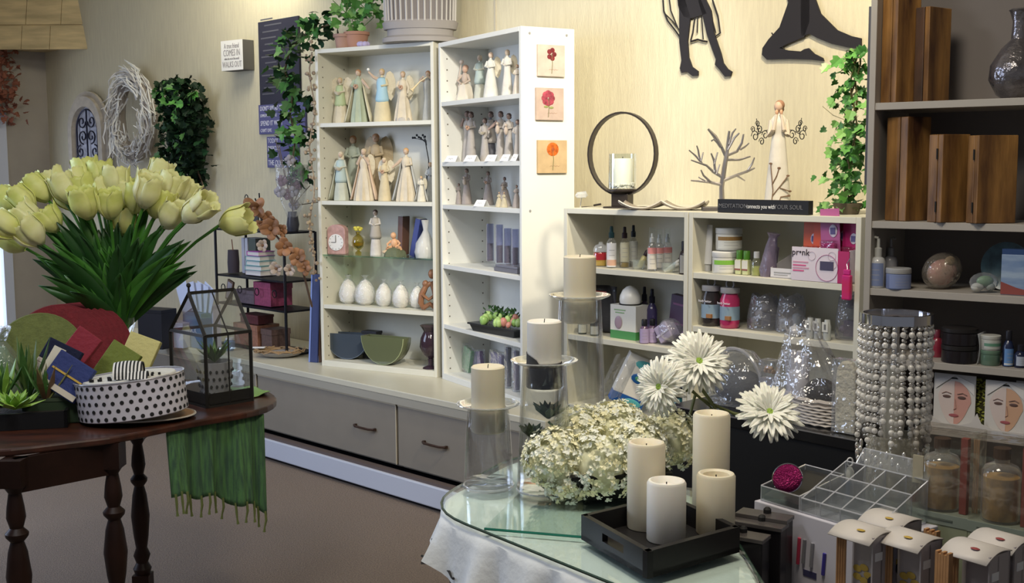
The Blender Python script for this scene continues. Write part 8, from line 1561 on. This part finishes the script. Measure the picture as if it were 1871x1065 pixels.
kb_ = P(1523, 905, zw); t = thing('nail_bottle', 'tiny white-capped bottle with a loop behind the organiser', 'bottle', o0_+Matrix.Rotation(wr, 3, 'Z') @ Vector((x1_*0.98+0.01, 0.158, 0)), 0)
MB().lathe([(0.008, 0), (0.009, 0.004), (0.009, 0.045)], 14).build('blue_body', mat((0.10, 0.16, 0.32), 0.3), t, smooth=True); MB().lathe([(0.009, 0.045), (0.0095, 0.062), (0.005, 0.070)], 14).build('cap', mat((0.66, 0.66, 0.6), 0.4), t, smooth=True); MB().tube([(0.006*math.cos(k*PI/6), 0, 0.082+0.009*math.sin(k*PI/6)) for k in range(13)], 0.0018, 5).build('loop', mat((0.66, 0.66, 0.66), 0.3), t, smooth=True)
# black gift boxes with purple disc
for k, (px, py, lab) in enumerate(((1402, 937, 'rearmost black gift box with grey lid edge beside the pens carton'), (1392, 951, 'middle black gift box of the stepped row'), (1358, 972, 'nearest black gift box with a glittering purple disc'))):
    zt_ = 0.80-0.008*k; c_ = P(px, py, zt_); t = thing('black_gift_box', lab, 'box', (c_.x, c_.y, ZR+0.001), wr*0.6, 'stepped black gift boxes'); hh = zt_-ZR-0.001
    MB().box(-0.055, -0.03, 0, 0.05, 0.012, hh-0.008).build('box_body', mat((0.012, 0.011, 0.013), 0.3), t, bev=0.002); MB().box(-0.057, -0.032, hh-0.008, 0.052, 0.014, hh).build('lid', mat((0.08, 0.072, 0.07), 0.25), t, bev=0.001); MB().lathe([(0.008, hh), (0.008, hh+0.008), (0.004, hh+0.012)], 10).build('knob', ink, t)
    if k == 2:
        MB().ell((0.0, -0.034, hh-0.068), (0.026, 0.010, 0.034), 22, 12).build('purple_disc', mat((0.10, 0.015, 0.35), 0.15, 0.7, bump=1.0, bscale=300), t, smooth=True); MB().tube([(0.028*math.cos(j*PI/14), -0.033, hh-0.068+0.036*math.sin(j*PI/14)) for j in range(29)], 0.0016, 5).build('disc_rim', chrome, t)
# reed diffuser boxes
tanr = mat((0.46, 0.24, 0.10), 0.6, noise=0.2, nscale=30); bxw = mat((0.60, 0.56, 0.52), 0.5); bxp = mat((0.42, 0.38, 0.38), 0.5)
def diffuser(px, py, ztop_, lab, fl, reed=True, rz=None):
    c_ = P(px, py, ztop_); t = thing('diffuser_box', lab, 'box', (c_.x, c_.y, ZR+0.001), wr if rz is None else rz, 'small reed diffuser boxes'); hh = ztop_-ZR-0.001; W = 0.044
    MB().box(-W, -0.008, 0, W, 0.06, 0.004).build('bottom', bxp, t); MB().box(-W, 0.055, 0, W, 0.06, hh).build('back_panel', bxp, t); MB().box(W-0.003, -0.002, 0, W, 0.06, hh).build('side_panel', bxp, t); MB().box(-W*0.35, 0.022, 0.0, W, 0.026, hh-0.004).build('inner_panel', bxp, t)
    def ftop(u_, v_): return (-W-0.002+(2*W+0.004)*u_, -0.016+0.078*v_, hh+0.006*math.sin(PI*v_)-0.012*(1-v_)**3)
    MB().sheet(ftop, 2, 8).build('curved_top', bxw, t, smooth=True, solid=0.002)
    MB().ell((0.008, 0.01, hh+0.004), (0.009, 0.006, 0.0012), 8, 4).build('printed_berry', mat(fl, 0.5), t); MB().box(W*1.0, 0.005, hh-0.045, W+0.001, 0.025, hh-0.030).build('price_sticker', paper, t)
    if reed:
        for k in range(4): MB().tube([(-W*0.86+0.0055*k, 0.004, 0.004), (-W*0.86+0.0055*k, 0.004, hh-0.006-0.004*(k % 2))], 0.0026, 6).build('reed', tanr, t)
    MB().lathe([(0.016, 0.004), (0.017, 0.01), (0.017, 0.085), (0.012, 0.095), (0.012, 0.105)], 18, c=(-0.006, 0.004, 0)).build('bottle', mat((0.55, 0.54, 0.52), 0.15, 0.7), t, smooth=True)
    for k in range(5):
        a = k*2*PI/5; MB().ell((0.005+0.013*math.cos(a), 0.0205, hh*0.62+0.013*math.sin(a)), (0.010, 0.0008, 0.007), 8, 4, M=None).build('printed_petal', mat(fl, 0.5), t)
    MB().ell((0.027, 0.0203, hh*0.57), (0.010, 0.001, 0.013), 10, 6).build('printed_stone', mat((0.04, 0.035, 0.05), 0.4), t, smooth=True)
YL = (0.50, 0.34, 0.06); RD_ = (0.28, 0.05, 0.05)
diffuser(1612, 950, 0.835, 'small white diffuser box at the back beside the pens carton, yellow berry', YL, False)
diffuser(1560, 972, 0.835, 'small diffuser box with tall wooden reeds, left front of the diffusers', YL)
diffuser(1646, 985, 0.835, 'small diffuser box with yellow flower print, second in the front row', YL)
diffuser(1768, 1006, 0.835, 'small diffuser box with dark red flower print in front', RD_)
diffuser(1814, 988, 0.835, 'small diffuser box with dark red flower print, rightmost rear', RD_, False)
b0 = P(1706, 985, 0.83); 
for k, (px, py, lab) in enumerate(((1700, 965, 'orange wooden block standing behind the front diffuser boxes'), (1722, 1005, 'nearest orange wooden block left of the red flower diffuser'))):
    c_ = P(px, py, 0.84); t = thing('wooden_reeds', lab, 'reeds', (c_.x, c_.y, ZR+0.001), wr, 'bundles of wooden reeds')
    for j in range(5): MB().box(-0.014+0.0055*j, 0, 0, -0.009+0.0055*j, 0.012, 0.215-0.004*(j % 2)).build('reed', tanr, t)
    MB().box(-0.0145, -0.001, 0.04, 0.0140, 0.013, 0.047).build('paper_band', bxw, t)
# large clear boxed diffusers
lab_g = mat((0.27, 0.30, 0.20), 0.6)
for k, (px, py, lab) in enumerate(((1738, 790, 'large clear box with amber oil bottle and red candle, left one'), (1850, 808, 'large clear box with amber oil bottle, cut by the right frame edge'))):
    ztp = 0.985; c_ = P(px, py, ztp); t = thing('clear_gift_set', lab, 'box', (c_.x, c_.y+0.02, ZR+0.001), wr*0.8, 'large clear boxed oil sets'); hh = ztp-ZR; W = 0.058
    MB().box(-W, -0.03, 0, W, 0.05, hh*0.50).build('green_base', lab_g, t, bev=0.001); MB().box(-W-0.001, -0.031, hh*0.50, W+0.001, 0.051, hh*0.56).build('base_band', mat((0.22, 0.26, 0.22), 0.6), t); MB().box(-W*0.7, -0.032, hh*0.525, W*0.5, -0.031, hh*0.535).build('band_text', mat((0.1, 0.12, 0.1), 0.6), t)
    MB().box(-W, -0.03, hh*0.56, W, 0.05, hh).build('clear_cover', glassm((0.96, 0.95, 0.93), 0.5, 0.06, 0.3, 14, 0.04, (0.5, 0.45, 0.38), mir=0.4), t)
    z0 = hh*0.562; MB().lathe([(0.034, z0), (0.036, z0+0.006), (0.036, z0+0.095), (0.030, z0+0.105), (0.014, z0+0.112), (0.014, z0+0.12)], 20, c=(-0.012, 0.008, 0)).build('glass_bottle', glassm((0.93, 0.92, 0.85), 0.5, 0.03, 0, 30, 0.1), t, smooth=True)
    MB().lathe([(0.032, z0+0.004), (0.033, z0+0.085), (0.001, z0+0.086)], 18, c=(-0.012, 0.008, 0)).build('amber_oil', mat((0.48, 0.28, 0.04), 0.3, noise=0.5, nscale=40), t, smooth=True); MB().lathe([(0.016, z0+0.12), (0.016, z0+0.14)], 14, c=(-0.012, 0.008, 0)).build('stopper', mat((0.05, 0.03, 0.02), 0.5), t)
    MB().box(W*0.55, -0.01, z0, W*0.78, 0.004, hh*0.97).build('red_stick', mat((0.20, 0.045, 0.035), 0.5), t)
    for j in range(3): MB().tube([(W*0.84+0.004*j, 0.015, z0), (W*0.84+0.004*j, 0.015, hh*0.96)], 0.0018, 5).build('reed', tanr, t)
    if k == 0: MB().box(-W*0.98, -0.024, z0+0.05, -W*0.62, -0.02, z0+0.105).build('cream_card', mat((0.5, 0.46, 0.34), 0.6), t)
# crystal lamp
lc = P(1638, 572, 1.19); lc.z = ZR+0.001; t = thing('crystal_lamp', 'tall cylindrical crystal bead lamp with a chrome top ring', 'lamp', lc, 0); R = 0.075; HL = 1.19-ZR
MB().lathe([(R*0.94, HL-0.020), (R, HL-0.020), (R, HL), (R*0.90, HL), (R*0.90, HL-0.016)], 44, cap=False).build('chrome_ring', mat((0.65, 0.64, 0.66), 0.08, 1.0), t, smooth=True); MB().lathe([(0.001, HL-0.008), (R*0.92, HL-0.008)], 30, cap=False).build('top_plate', mat((0.25, 0.23, 0.23), 0.2, 0.9), t, smooth=True)
MB().lathe([(R*0.95, 0), (R, 0.01), (R*0.95, 0.02), (0.02, 0.03)], 36).build('glass_foot', glassm((0.9, 0.92, 0.9), 0.6, 0.03, 0, 30, 0.12), t, smooth=True)
MB().lathe([(0.030, 0.03), (0.052, 0.05), (0.060, 0.10), (0.058, 0.24), (0.050, 0.31)], 30, cap=False).build('glass_body', glassm((0.88, 0.88, 0.80), 0.6, 0.04, 0.8, 90, 0.38, (0.55, 0.52, 0.42)), t, smooth=True)
MB().tube([(0, 0, 0.03), (0, 0, HL-0.008)], 0.008, 8).build('centre_rod', mat((0.6, 0.58, 0.55), 0.15, 0.9), t, smooth=True); MB().lathe([(0.02, 0.30), (0.024, 0.34), (0.016, 0.42), (0.016, 0.46)], 16).build('bulb', mat((0.5, 0.48, 0.42), 0.2), t, smooth=True)
bead = mat((0.75, 0.73, 0.70), 0.08, 0.75); beadg = glassm((0.97, 0.97, 0.96), 0.75, 0.02, 0, 30, 0.42, (0.92, 0.90, 0.86))
rd = random.Random(55); sp_ = []
for v_ in range(3):
    q = MB(); z = HL-0.026; k = 0
    while z > HL-0.285+0.03*v_:
        r_ = (0.0034, 0.0064)[k % 2]; q.ell((0, 0, z), (r_, r_, r_), 8, 6, m=k % 2); z -= (0.0034+0.0064)+0.0016; k += 1
    sp_.append(q)
protos = [None]*3
for k in range(26):
    a = 2*PI*k/26; v_ = k % 3
    if protos[v_] is None: protos[v_] = sp_[v_].build('bead_strand', [bead, beadg], t, smooth=True); o = protos[v_]
    else: o = cp(protos[v_], t)
    o.location = (R*0.97*math.cos(a), R*0.97*math.sin(a), 0)
pi_ = None
for k in range(9):
    a = 2*PI*(k+0.5)/9; o = cp(protos[2], t); o.location = (R*0.62*math.cos(a), R*0.62*math.sin(a), -0.055)
q = MB()
for k in range(40): a = 2*PI*k/40; q.ell((R*0.97*math.cos(a), R*0.97*math.sin(a), HL-0.292-0.012*(k % 3)), (0.0045, 0.0045, 0.010), 7, 5)
q.build('drop_crystals', bead, t, smooth=True)['kind'] = 'stuff'
